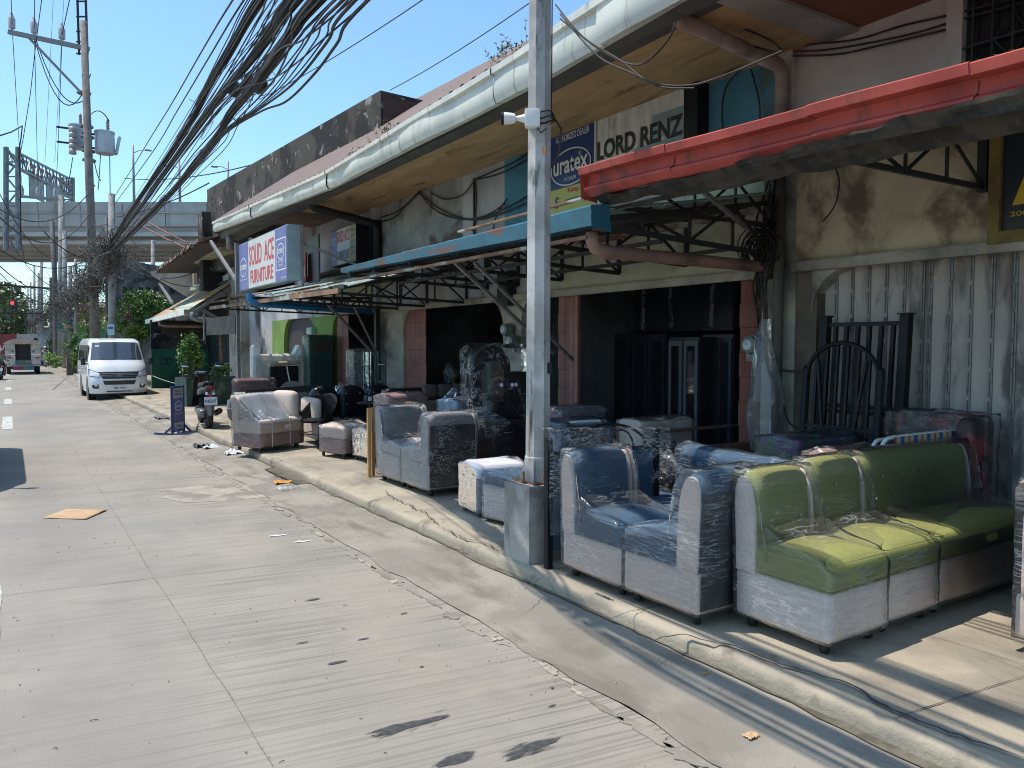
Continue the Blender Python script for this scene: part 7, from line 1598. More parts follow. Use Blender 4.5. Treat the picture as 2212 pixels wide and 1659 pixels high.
# ================================================================ PLANTS
def bush(name, lab, cat, c, rad, n, ls, seed, mt, flowers=0, stem=True, group=None, mixl=None):
    t = thing(name, lab, cat, (c[0], c[1], 0), 0, group); leafmass(MB(), c, rad, n, ls, seed).build('foliage', mt, t, raw=True)
    if mixl: leafmass(MB(), (c[0], c[1], c[2]+rad[2]*.1), tuple(r_*1.04 for r_ in rad), n//2, ls, seed+50).build('foliage', mixl, t, raw=True)
    if flowers: leafmass(MB(), (c[0], c[1], c[2]+rad[2]*.3), (rad[0]*.9, rad[1]*.9, rad[2]*.6), flowers, ls*.7, seed+9).build('flowers', m_flower, t, raw=True)
    if stem:
        m = MB(); 
        for k in range(5): a = k*1.25; m.tube([(c[0]+.1*cos(a), c[1]+.1*sin(a), 0), (c[0]+.25*cos(a), c[1]+.2*sin(a), c[2]*.6), (c[0]+rad[0]*.6*cos(a), c[1]+rad[1]*.5*sin(a), c[2]+rad[2]*.5)], [.04, .03, .01], 5)
        m.build('stem', m_bark, t)
    return t
p = dep(290, 672, 33); bush('bougainvillea', 'bougainvillea with magenta flowers sprawling behind the van roof', 'shrub', (p.x, p.y, 2.9), (1.0, .9, 1.15), 2400, .085, 5, m_leafm, 260, mixl=m_leafl)
p = dep(322, 650, 33.5); bush('bougainvillea', 'upper right sprays of the bougainvillea reaching toward the tin awning', 'shrub', (p.x, p.y, 3.6), (.8, .7, .5), 700, .08, 6, m_leafm, 60, False, mixl=m_leafl)
p = dep(200, 690, 40); bush('bougainvillea', 'thin flowering creeper climbing the tallest pole', 'shrub', (p.x, p.y, 3.4), (.8, .8, 1.6), 600, .10, 7, m_leafl, 90)
p = dep(170, 742, 44); bush('shrub', 'leafy green shrub just left of the van', 'shrub', (p.x, p.y, 1.5), (.75, .7, 1.0), 900, .10, 8, m_leafm, 0, mixl=m_leafl)
p = dep(127, 772, 60); bush('shrub', 'dusty roadside shrub beside the pedestrian', 'shrub', (p.x, p.y, .8), (.9, 2.2, .8), 1000, .12, 9, m_leafl, 0)
p = dep(108, 760, 72); bush('shrub', 'greenish scrub at the kerb beyond the clinic sign pole', 'shrub', (p.x, p.y, 1.1), (.9, 2.5, 1.0), 900, .14, 10, m_leafm, 0)
# planter and potted shrubs
m_plant = K('dark_green_planter', (.02, .05, .042), (.03, .065, .055), sc=2, rough=.6, grime=(.12, .14, .13), gsc=2)
a = G(404, 879, PZ); b = G(511, 872, PZ); pl = thing('planter', 'long dark green planter box behind the motor scooter', 'planter', (a.x, a.y, PZ)); d = (b-a).normalized(); n_ = Vector((-d.y, d.x, 0))
MB().hexa([a, b, b+n_*.6, a+n_*.6], [a+Vector((0, 0, .76)), b+Vector((0, 0, .76)), b+n_*.6+Vector((0, 0, .76)), a+n_*.6+Vector((0, 0, .76))]).build('box', m_plant, pl, bevel=.01)
q = a+d*.28+n_*.3; bush('topiary_shrub', 'bright green clipped shrub rising from the planter behind the scooter', 'shrub', (q.x, q.y, 1.50), (.28, .26, .50), 2200, .045, 12, m_leafm, 0, mixl=m_leafl)
q = a+d*.7+n_*.3; bush('shrub', 'low dark leafy plants in the right half of the planter', 'shrub', (q.x+.3, q.y, 1.0), (.5, .2, .25), 700, .05, 13, m_leafm, 0, stem=False)
o = MB().tube(sag(G(330, 812, 0)*0+onY(330, 812, 27.3), onY(512, 822, 24.0), .25, 12), .010, 5).build('rope', K('pale_rope', (.4, .45, .38), rough=.8), smooth=True); props(o, 'thin rope stretched from the van to the shop column', 'rope')
# ================================================================ VEHICLES
m_vanw = K('van_white_paint', (.70, .715, .73), (.64, .655, .67), sc=1, rough=.22); m_vanw.node_tree.nodes['Principled BSDF'].inputs['Coat Weight'].default_value = .6
m_chrome = K('chrome', (.6, .6, .62), rough=.15, metal=1); m_lens = K('headlamp_lens', (.62, .64, .66), rough=.08); m_plate = K('number_plate', (.72, .72, .72), rough=.4)
m_grille = K('grille_black', (.018, .018, .02), rough=.4); m_wind = K('windscreen_glass', (.045, .06, .085), rough=.04, spec=1.0)
def van(x, y, lab, rz=0, plate='NBV 9039', cat='van'):
    t = thing('passenger_van', lab, cat, (x, y, 0), rz); HW = .845; LEN = 5.08
    def fy(z):
        P = [(.22, .10), (.42, .02), (.62, .0), (.80, .035), (.98, .13), (1.10, .22), (1.26, .40), (1.84, .90), (1.91, 1.02), (1.97, 1.35), (2.0, 1.8)]
        for (a, b), (c, d) in zip(P, P[1:]):
            if z <= c: return b+(d-b)*(z-a)/(c-a)
        return P[-1][1]
    def hw(z): return HW-(.02 if z < .4 else 0)-max(0, z-1.05)*.115-max(0, z-1.85)*.55
    def ring(z, n=18):
        h = hw(z); f = fy(z); b_ = LEN-max(0, z-1.2)*.06-max(0, z-1.85)*.5; o_ = []
        for i in range(n+1):
            s_ = -1+2*i/n; s_ = math.copysign(1-(1-abs(s_))**1.5, s_); o_.append((h*s_, f+.28*abs(s_)**5+.05*s_*s_, z))
        for i in range(1, 13): o_.append((h+.0*i, (f+.33)+(b_-.1-f-.33)*i/12, z))
        for i in range(1, n): s_ = 1-2*i/n; o_.append((h*s_, b_-.12*abs(s_)**6, z))
        for i in range(0, 12): o_.append((-h, (f+.33)+(b_-.1-f-.33)*(12-i)/12, z))
        return o_
    zs = [.22, .30, .42, .52, .62, .72, .80, .90, .98, 1.05, 1.10, 1.17, 1.3, 1.45, 1.6, 1.72, 1.80, 1.86, 1.90, 1.94, 1.97, 1.99]
    m = MB(); rs = [ring(z) for z in zs]; k = len(rs[0])
    for r_ in rs: m.v += r_
    for i in range(len(zs)-1):
        for j in range(k): m.f.append((i*k+j, i*k+(j+1) % k, (i+1)*k+(j+1) % k, (i+1)*k+j)); m.m.append(0)
    m.f.append(tuple((len(zs)-1)*k+j for j in range(k))); m.m.append(0); m.f.append(tuple(range(k))[::-1]); m.m.append(0)
    m.build('body', m_vanw, t, local=True, smooth=50)
    def surf(x0, x1, z0, z1, off=.012, nx=14, nz=6, sh=None):
        def g(u, v):
            z = z0+(z1-z0)*v; s_ = x0+(x1-x0)*u
            if sh: s_, z = sh(u, v)
            return (s_*hw(z), fy(z)+.28*abs(s_)**5+.05*s_*s_-off, z)
        return g
    def fr(nm, mt, *a, **k): return MB().grid(surf(*a, **k), 14, 6).build(nm, mt, t, local=True, smooth=True)
    ws = fr('windscreen', m_wind, -.90, .90, 1.20, 1.80, off=.010, sh=lambda u, v: ((-.93+1.86*u)*(1-.05*v), 1.27+.57*v+.02*(1-(2*u-1)**2)))
    for s_ in (-1, 1):
        m = MB(); m.grid(lambda u, v, s_=s_: ((s_*(.12+.45*u+.0*v))*hw(1.27), fy(1.27+.06*u)-.028+.05*(.12+.45*u)**2, 1.275+.05*u*(1)+.012*v), 8, 1); m.build('wiper', m_black, ws, local=True); ws.children
    g_ = fr('upper_grille', m_grille, -.62, .62, .78, .95, sh=lambda u, v: ((-.70+1.4*u)*(.80+.20*v), .69+.22*v))
    fr('lower_grille', m_grille, -.55, .55, .58, .69, sh=lambda u, v: ((-.56+1.12*u)*(.9+.1*v), .50+.13*v))
    fr('bumper_slot', m_grille, -.45, .45, .27, .30)
    m = MB()
    for z in (.75, .80, .85): m.grid(surf(-.60, .60, z, z+.012, .022), 14, 1)
    m.build('grille_bar', m_greysteel, t, local=True)
    TB = Matrix.Translation((0, fy(.80)-.028, .81)) @ Matrix(((1, 0, 0), (0, 0, -1), (0, 1, 0))).to_4x4()
    m = MB(); r0 = ring_pts = [(cos(a*pi/12), sin(a*pi/12)) for a in range(24)]
    m.add([(.075*x_, .062*y_, .006) for x_, y_ in r0]+[(.058*x_, .045*y_, .006) for x_, y_ in r0], [(i, (i+1) % 24, 24+(i+1) % 24, 24+i) for i in range(24)], TB)
    m.add([(-.06, -.02, .007), (.045, -.012, .007), (.06, .02, .007), (-.045, .012, .007)], [(0, 1, 2, 3)], TB); m.build('emblem', m_chrome, t, local=True)
    for s_ in (-1, 1):
        fr('headlight', m_lens, 0, 1, 0, 1, off=.014, sh=lambda u, v, s_=s_: (s_*(.66+.32*u), .75+.035*u+(.14+.06*u)*v-.02*(1-u)*v))
        fr('headlight_bezel', m_grille, 0, 1, 0, 1, off=.010, sh=lambda u, v, s_=s_: (s_*(.65+.345*u), .735+.035*u+(.17+.065*u)*v-.02*(1-u)*v))
        fr('fog_lamp', m_grille, 0, 1, 0, 1, off=.012, sh=lambda u, v, s_=s_: (s_*(.70+.20*u), .38+.14*v*(1-.2*u)))
        m = MB(); m.lathe([(0, 0), (.04, 0), (.045, .01)], (s_*.66, fy(.49)+.04, .49), 14, 'Y', cap=False); m.build('fog_lens', m_lens, t, local=True)
        mm = MB(); mm.rbox((s_*(HW+.13), .48, 1.24), (.14, .08, .24), .035, 5); mm.bar((s_*HW*.98, .55, 1.16), (s_*(HW+.1), .5, 1.16), .04); mm.build('wing_mirror', m_grille, t, local=True, smooth=40)
        for wy, nm in ((.86, 'wheel'), (3.40, 'wheel')):
            w_ = MB(); w_.lathe([(.17, -.10), (.30, -.105), (.335, -.07), (.335, .07), (.30, .105), (.17, .10)], (s_*(HW-.13), wy, .335), 28, 'X'); wo = w_.build('wheel', m_rubber, t, local=True, smooth=35)
            MB().lathe([(0, s_*.10), (.15, s_*.10), (.19, s_*.085)], (s_*(HW-.13), wy, .335), 20, 'X', cap=False).build('rim', m_chrome, wo, local=True, smooth=35)
            MB().lathe([(0, 0), (.41, 0), (.41, .006), (0, .006)], (s_*(HW+.0035)-.003, wy, .36), 28, 'X', cap=False).build('wheel_arch', m_grille, t, local=True)
        # side glass in a dark band
        m = MB()
        for y0, y1 in ((.98, 1.75), (1.85, 3.15), (3.25, 4.75)):
            m.add([(s_*(hw(1.18)+.004), y0-(.25 if y0 < 1 else 0), 1.22), (s_*(hw(1.22)+.004), y1, 1.22), (s_*(hw(1.76)+.006), y1, 1.76), (s_*(hw(1.76)+.006), y0+.05, 1.76)], [(0, 1, 2, 3)])
        m.build('side_window', m_glass, t, local=True)
        m = MB()
        for y in (1.02, 1.80, 3.2): m.bar((s_*(hw(.3)+.001), y, .32), (s_*(hw(1.1)+.001), y, 1.12), .008)
        m.bar((s_*(hw(.95)+.003), 1.55, .98), (s_*(hw(.95)+.003), 1.7, .98), .02); m.build('door_gap', m_grille, t, local=True)
    TP = Matrix.Translation((0, fy(.44)-.035, .33)) @ Matrix(((1, 0, 0), (0, 0, -1), (0, 1, 0))).to_4x4()
    pm = MB(); pm.box(-.20, .20, fy(.44)-.034, fy(.44)-.024, .33, .47); po = pm.build('number_plate', m_plate, t, local=True)
    if plate:
        M_ = mx(t); text(plate, .34, .075, m_txtblack, t, M_ @ TP @ Matrix.Translation((0, .03, 0)), bold=.02)
    MB().box(-HW+.1, HW-.1, .35, LEN-.3, .16, .24).build('underbody', m_grille, t, local=True)
    MB().tube([(-.40, 1.0, 1.93), (-.52, .9, 2.05)], .008, 4).build('aerial', m_black, t, local=True)
    MB().add([(-.62, .62, 1.715), (-.50, .61, 1.715), (-.50, .64, 1.745), (-.62, .65, 1.745)], [(0, 1, 2, 3)]).build('sticker', m_white, t, local=True)
    MB().rbox((0, 1.15, 1.45), (1.3, .1, .5), .04, 3).build('seat', m_grille, t, local=True)
    return t
V = van(2.92, 27.35, 'white passenger van parked half on the pavement facing the camera')
V2 = van(-1.22, 10.75, 'vehicle passing just outside the left edge of the photo', rz=0, plate='')
# ---- jeepney seen from the back
def jeepney(x, y, lab):
    t = thing('jeepney', lab, 'jeepney', (x, y, 0)); HWj, LENj = .92, 6.2
    m_jb = K('jeepney_steel', (.50, .46, .42), (.36, .33, .31), sc=6, rough=.35, metal=.4); m_jr = K('jeepney_cream_roof', (.50, .42, .36), (.42, .30, .24), sc=3, rough=.5); m_jc = K('jeepney_dark', (.015, .016, .02), rough=.6)
    m = MB()
    for s_ in (-1, 1): m.box(s_*HWj, s_*.40, 0, .06, .62, 1.86); m.box(s_*HWj, s_*(HWj-.05), .06, LENj, .55, 1.25); m.box(s_*HWj, s_*(HWj-.05), .06, .5, 1.25, 1.9); m.box(s_*HWj, s_*(HWj-.05), .06, LENj, 1.72, 1.9)
    m.box(-HWj, HWj, LENj-1.2, LENj, .5, 1.2); m.box(-HWj, HWj, 4.4, 4.45, .5, 1.9); m.box(-HWj+.05, HWj-.05, 0, LENj, .5, .6); m.build('body', m_jb, t, local=True, bevel=.015)
    def rr(u, v): s_ = -1+2*u; return (s_*(HWj+.07), -.12+(LENj-1.2)*v, 1.90+.30*(1-abs(s_)**2.6)+.0*v)
    m = MB(); m.grid(rr, 20, 8); m.grid(lambda u, v: ((-1+2*u)*(HWj+.07), -.12, 1.86+(.04+.30*(1-abs(-1+2*u)**2.6))*v), 20, 2); m.build('roof', m_jr, t, local=True, smooth=40)
    MB().box(-.40, .40, .30, .34, .9, 1.80).build('doorway_shade', m_jc, t, local=True)  # dark board fills the doorway, standing in for the shaded inside
    for k, (x0, x1, c) in enumerate(((-.55, -.18, (.35, .03, .14)), (-.18, .0, (.30, .05, .04)), (.0, .12, (.05, .28, .20)), (.12, .55, (.03, .20, .33)))): MB().box(x0, x1, -.22, -.16, .28, .50).build('bumper_panel', K('jeep_panel_%d' % k, c, tuple(q*.6 for q in c), sc=9, rough=.5), t, local=True)
    MB().box(-.56, .56, -.28, 0, .50, .56).build('step', m_greysteel, t, local=True); MB().box(-.42, .42, -.02, .0, .62, .86).build('step_board', K('jeep_blue_board', (.04, .14, .17), (.35, .22, .03), sc=7, lo=.5, hi=.6, rough=.5), t, local=True)
    for s_ in (-1, 1):
        MB().box(s_*.60, s_*.86, -.02, -.005, .98, 1.06).build('tail_light', K('tail_red', (.30, .02, .02), rough=.3), t, local=True); MB().box(s_*.50, s_*.56, -.03, -.005, 1.35, 1.48).build('lamp', m_black, t, local=True)
        MB().box(s_*.60, s_*.86, -.015, -.004, 1.45, 1.62).build('lettering', K('jeep_letters', (.25, .2, .1), (.5, .45, .4), sc=30, rough=.5), t, local=True)
        MB().box(s_*(HWj+.0), s_*.42, -.018, -.004, 1.20, 1.25).build('trim', m_chrome, t, local=True)
        for wy in (1.0, 4.9): MB().lathe([(.0, -.11), (.36, -.11), (.38, -.06), (.38, .06), (.36, .11), (0, .11)], (s_*(HWj-.16), wy, .38), 20, 'X', cap=False).build('wheel', m_rubber, t, local=True, smooth=35)
    MB().box(-.8, .8, .3, 5, .32, .5).build('chassis', m_jc, t, local=True)
    return t
ja = G(14, 811); jb_ = G(89, 811); jeepney((ja.x+jb_.x)/2+.02, 55.5, 'passenger jeepney with open back door and colourful rear bumper driving away')
# ---- grey truck beyond the jeepney
D = 92; a = dep(36, 748, D); t = thing('truck', 'pale grey truck cab and box crossing behind the jeepney', 'truck', (a.x, a.y, 0)); b = dep(84, 748, D); m_tr = K('truck_grey', (.40, .44, .46), (.32, .36, .38), sc=1, rough=.5)
def ob(p, q, d0, d1, z0, z1, mb): return mb.hexa([Z(p, z0)+DH*d0, Z(q, z0)+DH*d0, Z(q, z0)+DH*d1, Z(p, z0)+DH*d1], [Z(p, z1)+DH*d0, Z(q, z1)+DH*d0, Z(q, z1)+DH*d1, Z(p, z1)+DH*d1])
m = MB(); ob(a, b, 0, 2.3, .9, 3.15, m); m.build('body', m_tr, t, bevel=.06)
for f0, f1 in ((.06, .38), (.45, .52), (.78, .95)): m = MB(); ob(a.lerp(b, f0), a.lerp(b, f1), -.02, 0, 1.9, 2.7, m); m.build('window', m_glass, t)
for f in (.15, .8): 
    c_ = a.lerp(b, f); MB().lathe([(0, -.15), (.48, -.15), (.48, .15), (0, .15)], (c_.x, c_.y, .48), 18, 'Y', cap=False).build('wheel', m_rubber, t)
# ---- motor scooter seen from behind
m_sc = K('scooter_black_plastic', (.016, .016, .018), rough=.28); m_scg = K('scooter_grey_metal', (.20, .20, .205), rough=.4, metal=.6)
def scooter(x, y, z, rz, lab, plate='N453AT', lean=0.):
    t = thing('motor_scooter', lab, 'motor scooter', (x, y, z), rz, None); L = dict(local=True)
    for wy, nm in ((.30, 'rear'), (1.58, 'front')):
        w_ = MB(); w_.lathe([(.20, -.05), (.26, -.055), (.285, -.03), (.292, 0), (.285, .03), (.26, .055), (.20, .05)], (0, wy, .29), 26, 'X'); wo = w_.build('wheel', m_rubber, t, smooth=35, **L)
        m = MB(); m.lathe([(.19, -.03), (.205, -.035), (.205, .035), (.19, .03)], (0, wy, .29), 24, 'X'); m.lathe([(0, -.05), (.05, -.05), (.05, .05), (0, .05)], (0, wy, .29), 12, 'X', cap=False)
        for a in range(5): q = a*1.2566; m.bar((0, wy+.04*cos(q), .29+.04*sin(q)), (0, wy+.2*cos(q), .29+.2*sin(q)), .025)
        m.build('rim', m_scg, wo, **L)
    # tail body: tapering shell
    def tail(u, v):
        a = -pi*.62+u*pi*1.24; y_ = .02+v*.95; w_ = (.055+.10*min(1, v*1.8))*(1 if v < .8 else 1-.25*(v-.8)/.2); h = .12+.06*min(1, v*2)
        return (w_*sin(a), y_, .70-.04*v+h*.7*cos(a)*(1 if cos(a) > 0 else 1.2)+.05*(1-v))
    m = MB(); m.grid(tail, 18, 12); m.build('tail_body', m_sc, t, smooth=True, **L)
    MB().rbox((0, .60, .80), (.26, .66, .12), .05, 7, fn=lambda q, P: (P.x*(1-.25*max(0, -q[1])), P.y, P.z+.05*max(0, -q[1]))).build('seat', m_rubber, t, smooth=True, **L)
    MB().tube([(.10, .35, .84), (.10, .10, .88), (.06, -.0, .90), (-.06, -.0, .90), (-.10, .10, .88), (-.10, .35, .84)], .015, 8).build('grab_rail', m_sc, t, smooth=True, **L)
    MB().rbox((0, .02, .79), (.17, .06, .07), .025, 5).build('tail_light', K('tail_dark_red', (.16, .01, .015), rough=.15), t, smooth=True, **L)
    MB().rbox((0, -.03, .64), (.06, .03, .05), .012, 4).build('reflector', K('reflector_red', (.40, .02, .02), rough=.2), t, smooth=True, **L)
    for s_ in (-1, 1): MB().rbox((s_*.06, .0, .68), (.06, .06, .05), .02, 4).build('indicator', m_lens, t, smooth=True, **L)
    MB().hexa([(-.115, -.075, .47), (.115, -.075, .47), (.115, -.07, .47), (-.115, -.07, .47)], [(-.115, -.045, .62), (.115, -.045, .62), (.115, -.04, .62), (-.115, -.04, .62)]).build('number_plate', m_plate, t, **L)
    if plate:
        M_ = mx(t) @ Matrix.Translation((0, -.066, .51)) @ Matrix.Rotation(R(-11), 4, 'X') @ Matrix(((1, 0, 0), (0, 0, -1), (0, 1, 0))).to_4x4(); text(plate, .20, .065, m_txtblack, t, M_, bold=.02)
    m = MB(); m.grid(lambda u, v: (.075*(-1+2*u)*(1-.3*v), -.03-.02*v+.03*(2*u-1)**2, .47-.20*v), 6, 6); m.build('mudguard', m_scg, t, smooth=True, **L)
    MB().tube([(.05, .9, .22), (.13, .7, .24), (.16, .5, .27), (.17, .10, .34), (.17, .02, .35)], [.02, .025, .055, .06, .05], 12).build('muffler', m_sc, t, smooth=True, **L)
    MB().rbox((-.12, .45, .29), (.13, .55, .16), .05, 6).build('engine', m_scg, t, smooth=True, **L)
    MB().rbox((0, 1.0, .30), (.34, .42, .10), .04, 6).build('footboard', m_sc, t, smooth=True, **L)
    m = MB(); m.grid(lambda u, v: ((.20-.05*v)*sin(-1.2+2.4*u), 1.42+.12*cos(-1.2+2.4*u)-.16*v, .36+.60*v), 12, 10); m.build('leg_shield', m_sc, t, smooth=True, **L)
    MB().rbox((0, 1.58, .60), (.12, .30, .05), .02, 5).build('front_mudguard', m_sc, t, smooth=True, **L)
    MB().tube([(-.06, 1.58, .3), (-.05, 1.40, .95)], .018, 8).build('fork', m_scg, t, **L); MB().tube([(.06, 1.58, .3), (.05, 1.40, .95)], .018, 8).build('fork', m_scg, t, **L)
    MB().tube([(-.34, 1.18, .99), (-.20, 1.27, 1.01), (0, 1.32, 1.0), (.20, 1.27, 1.01), (.34, 1.18, .99)], [.018, .014, .014, .014, .018], 8).build('handlebar', m_sc, t, smooth=True, **L)
    MB().rbox((0, 1.34, 1.02), (.26, .18, .10), .04, 6).build('headset', m_sc, t, smooth=True, **L)
    MB().rbox((0, 1.27, 1.04), (.14, .04, .06), .02, 5).build('dashboard', K('dash_bluegrey', (.15, .20, .30), rough=.2), t, smooth=True, **L)
    for s_ in (-1, 1):
        mo = MB().tube([(s_*.17, 1.27, 1.03), (s_*.22, 1.26, 1.14), (s_*.30, 1.26, 1.18)], .007, 6).build('mirror_stalk', m_sc, t, **L)
        MB().rbox((s_*.32, 1.265, 1.20), (.15, .03, .085), .03, 6).build('mirror_shell', m_sc, mo, smooth=True, **L)
        MB().lathe([(.0, 0), (.055, 0)], (0, 0, 0), 16, 'Y', cap=False).add([], []).build('mirror_glass', K('mirror_sky', (.8, .85, .9), rough=.03, metal=1), mo, **L) if False else MB().add([(s_*.32-.06, 1.247, 1.17), (s_*.32+.06, 1.247, 1.17), (s_*.32+.065, 1.255, 1.215), (s_*.32+.03, 1.26, 1.235), (s_*.32-.05, 1.26, 1.232), (s_*.32-.07, 1.252, 1.20)], [(0, 1, 2, 3, 4, 5)]).build('mirror_glass', K('mirror_sky', (.8, .85, .9), rough=.03, metal=1), mo, **L)
    MB().tube([(-.08, .55, .22), (-.22, .42, .0)], .012, 6).build('side_stand', m_scg, t, **L)
    return t
scooter(3.17, 15.32, PZ, R(-5), 'black motor scooter parked on the pavement with its white plate toward the camera')
# ---- free standing narrow signboard
t = thing('pavement_sign', 'narrow blue framed pavement sign with oval emblem standing at the kerb', 'sign', (2.62, 15.8, 0)); m_navy = K('navy_frame', (.02, .035, .13), rough=.45)
f0 = Vector((2.34, 16.10, .02)); f1 = Vector((2.92, 15.30, .02)); fd = (f1-f0).normalized(); c_ = G(374, 941); pd = Vector((.60, .80, 0)).normalized()
a = c_-pd*.02; b = c_+pd*.42; m = MB()
m.bar(a+Vector((0, 0, .0)), a+Vector((0, 0, .95)), .045); m.bar(b, b+Vector((0, 0, .95)), .045); m.bar(a+Vector((0, 0, .93)), b+Vector((0, 0, .93)), .04); m.bar(a+Vector((0, 0, .08)), b+Vector((0, 0, .08)), .03); m.build('frame', m_navy, t)
m = MB()
for q in (a, b): m.bar(q-fd*.45+Vector((0, 0, .02)), q+fd*.45+Vector((0, 0, .02)), .045); m.bar(q+fd*.2+Vector((0, 0, .03)), q+Vector((0, 0, .18)), .03); m.bar(q-fd*.2+Vector((0, 0, .03)), q+Vector((0, 0, .18)), .03)
m.build('foot', m_navy, t)
nn = Vector((pd.y, -pd.x, 0)); TT = Matrix.Translation((a+b)/2+nn*.014) @ Matrix((pd, Vector((0, 0, 1)), nn)).transposed().to_4x4()
MB().bar((a+b)/2+Vector((0, 0, .10)), (a+b)/2+Vector((0, 0, .91)), .42, .02, up=nn) if False else MB().hexa([a+pd*.02-nn*.012+Vector((0, 0, .1)), b-pd*.02-nn*.012+Vector((0, 0, .1)), b-pd*.02+nn*.012+Vector((0, 0, .1)), a+pd*.02+nn*.012+Vector((0, 0, .1))], [a+pd*.02-nn*.012+Vector((0, 0, .91)), b-pd*.02-nn*.012+Vector((0, 0, .91)), b-pd*.02+nn*.012+Vector((0, 0, .91)), a+pd*.02+nn*.012+Vector((0, 0, .91))]).build('panel', m_signw, t)
flat(t, TT, -.19, .19, .24, .72, m_signb, 'colour_panel'); ring_mark(t, TT @ Matrix.Translation((0, .56, 0)), .15, .10, .018, m_txtwhite); text('uratex', .24, .06, m_txtwhite, t, TT @ Matrix.Translation((0, .53, .003)), bold=.02); text('AVAILABLE HERE', .3, .03, m_txtwhite, t, TT @ Matrix.Translation((0, .40, .003)))
text('SOLID ACE', .30, .05, m_txtblue, t, TT @ Matrix.Translation((0, .83, .003)), bold=.02); text('FURNITURE', .30, .05, m_txtblue, t, TT @ Matrix.Translation((0, .76, .003)), bold=.02); text('FOAM', .2, .05, m_txtblue, t, TT @ Matrix.Translation((0, .15, .003)))
# ---- litter
pts = [G(*p) for p in ((92, 1120), (186, 1123), (232, 1103), (148, 1100))]; t = MB(); up_ = Vector((0, 0, .012)); n = 10
t.grid(lambda u, v: pts[0].lerp(pts[1], u).lerp(pts[3].lerp(pts[2], u), v)+Vector((0, 0, .008+.014*abs(noise.noise((u*2, v*2, 1)))+.03*max(0, u-.6)**2)), n, n)
o = t.build('cardboard_sheet', K('cardboard', (.46, .31, .18), (.40, .27, .155), sc=6, rough=.9), smooth=True); sd = o.modifiers.new('s', 'SOLIDIFY'); sd.thickness = .006; props(o, 'flattened piece of brown cardboard lying on the road', 'cardboard')
def scrap(lab, px, py, sx, sy, mt, nm, h=.02, z=.012, seed=1):
    c_ = G(px, py, z); z = z if c_.x < 2.4 else apz(c_.x)+.006; m = MB(); m.grid(lambda u, v: (c_.x+sx*(u-.5)*(1+.3*noise.noise((v*3, seed, 0))), c_.y+sy*(v-.5)*(1+.3*noise.noise((u*3, seed, 4))), z+h*abs(noise.noise((u*4, v*4, seed)))*2), 10, 10); o = m.build(nm, mt, smooth=True); return props(o, lab, 'litter', 'litter by the kerb')
m_scr = K('scrap_plastic', (.55, .57, .6), rough=.2)
scrap('orange wrapper in the puddle by the broken kerb', 612, 1047, .22, .12, K('orange_wrapper', (.60, .26, .05), rough=.4), 'wrapper', .03, seed=3)
scrap('clear plastic scrap in the puddle by the broken kerb', 625, 1058, .25, .18, film('scrap2', .3, .6, .1, 9), 'plastic_scrap', .03, .02, seed=5)
scrap('white plastic bag scrap below the beige corner chair', 505, 982, .26, .22, m_scr, 'plastic_bag', .05, .03, 7)
scrap('dark rag in the gutter before the pavement sign', 440, 965, .3, .35, K('dark_rag', (.05, .05, .055), (.2, .2, .2), sc=9, rough=.9), 'rag', .05, .02, 9)
scrap('grey rag and leaves in the gutter left of the pavement sign', 350, 905, .3, .7, K('dark_rag', ()), 'rag', .05, .02, 11)
scrap('broken grey scrap beside the kerb right of the pavement sign', 455, 968, .25, .3, m_scr, 'plastic_scrap', .04, .02, 12)
scrap('small piece of cardboard on the apron near the bottom edge', 1622, 1595, .06, .05, K('cardboard', ()), 'cardboard_scrap', .01, .016, 13)
scrap('orange cigarette end in the gutter water', 1523, 1465, .035, .01, K('orange_wrapper', ()), 'cigarette_end', .006, .024, 14)
for k, (px, py) in enumerate(((598, 1158), (652, 1171))):
    c_ = G(px, py); m = MB(); m.add([(c_.x-.08, c_.y+.01, .006), (c_.x+.03, c_.y-.02, .006), (c_.x+.10, c_.y+.0, .006), (c_.x+.02, c_.y+.01, .006), (c_.x-.01, c_.y+.04, .006)], [(0, 1, 2, 3, 4)]); m.build('chalk_mark', K('white_chalk', (.72, .76, .76), rough=.9), kind='structure')
m = MB(); r3 = random.Random(17)
for k in range(14):
    c_ = G(r3.uniform(0, 1500), r3.uniform(1150, 1650)); 
    if c_.x > 2.3 or c_.x < -1.5: continue
    a = r3.uniform(0, 3.14); l = r3.uniform(.004, .018); m.tube([c_+Vector((0, 0, .004)), c_+Vector((cos(a)*l, sin(a)*l*.5, .007)), c_+Vector((cos(a+.5)*l*2, sin(a)*l, .004))], .0016, 4)
o = m.build('road_litter', K('dark_litter', (.06, .05, .045), rough=.9)); props(o, 'tiny twigs and bits scattered on the road slab', 'litter', kind='stuff')

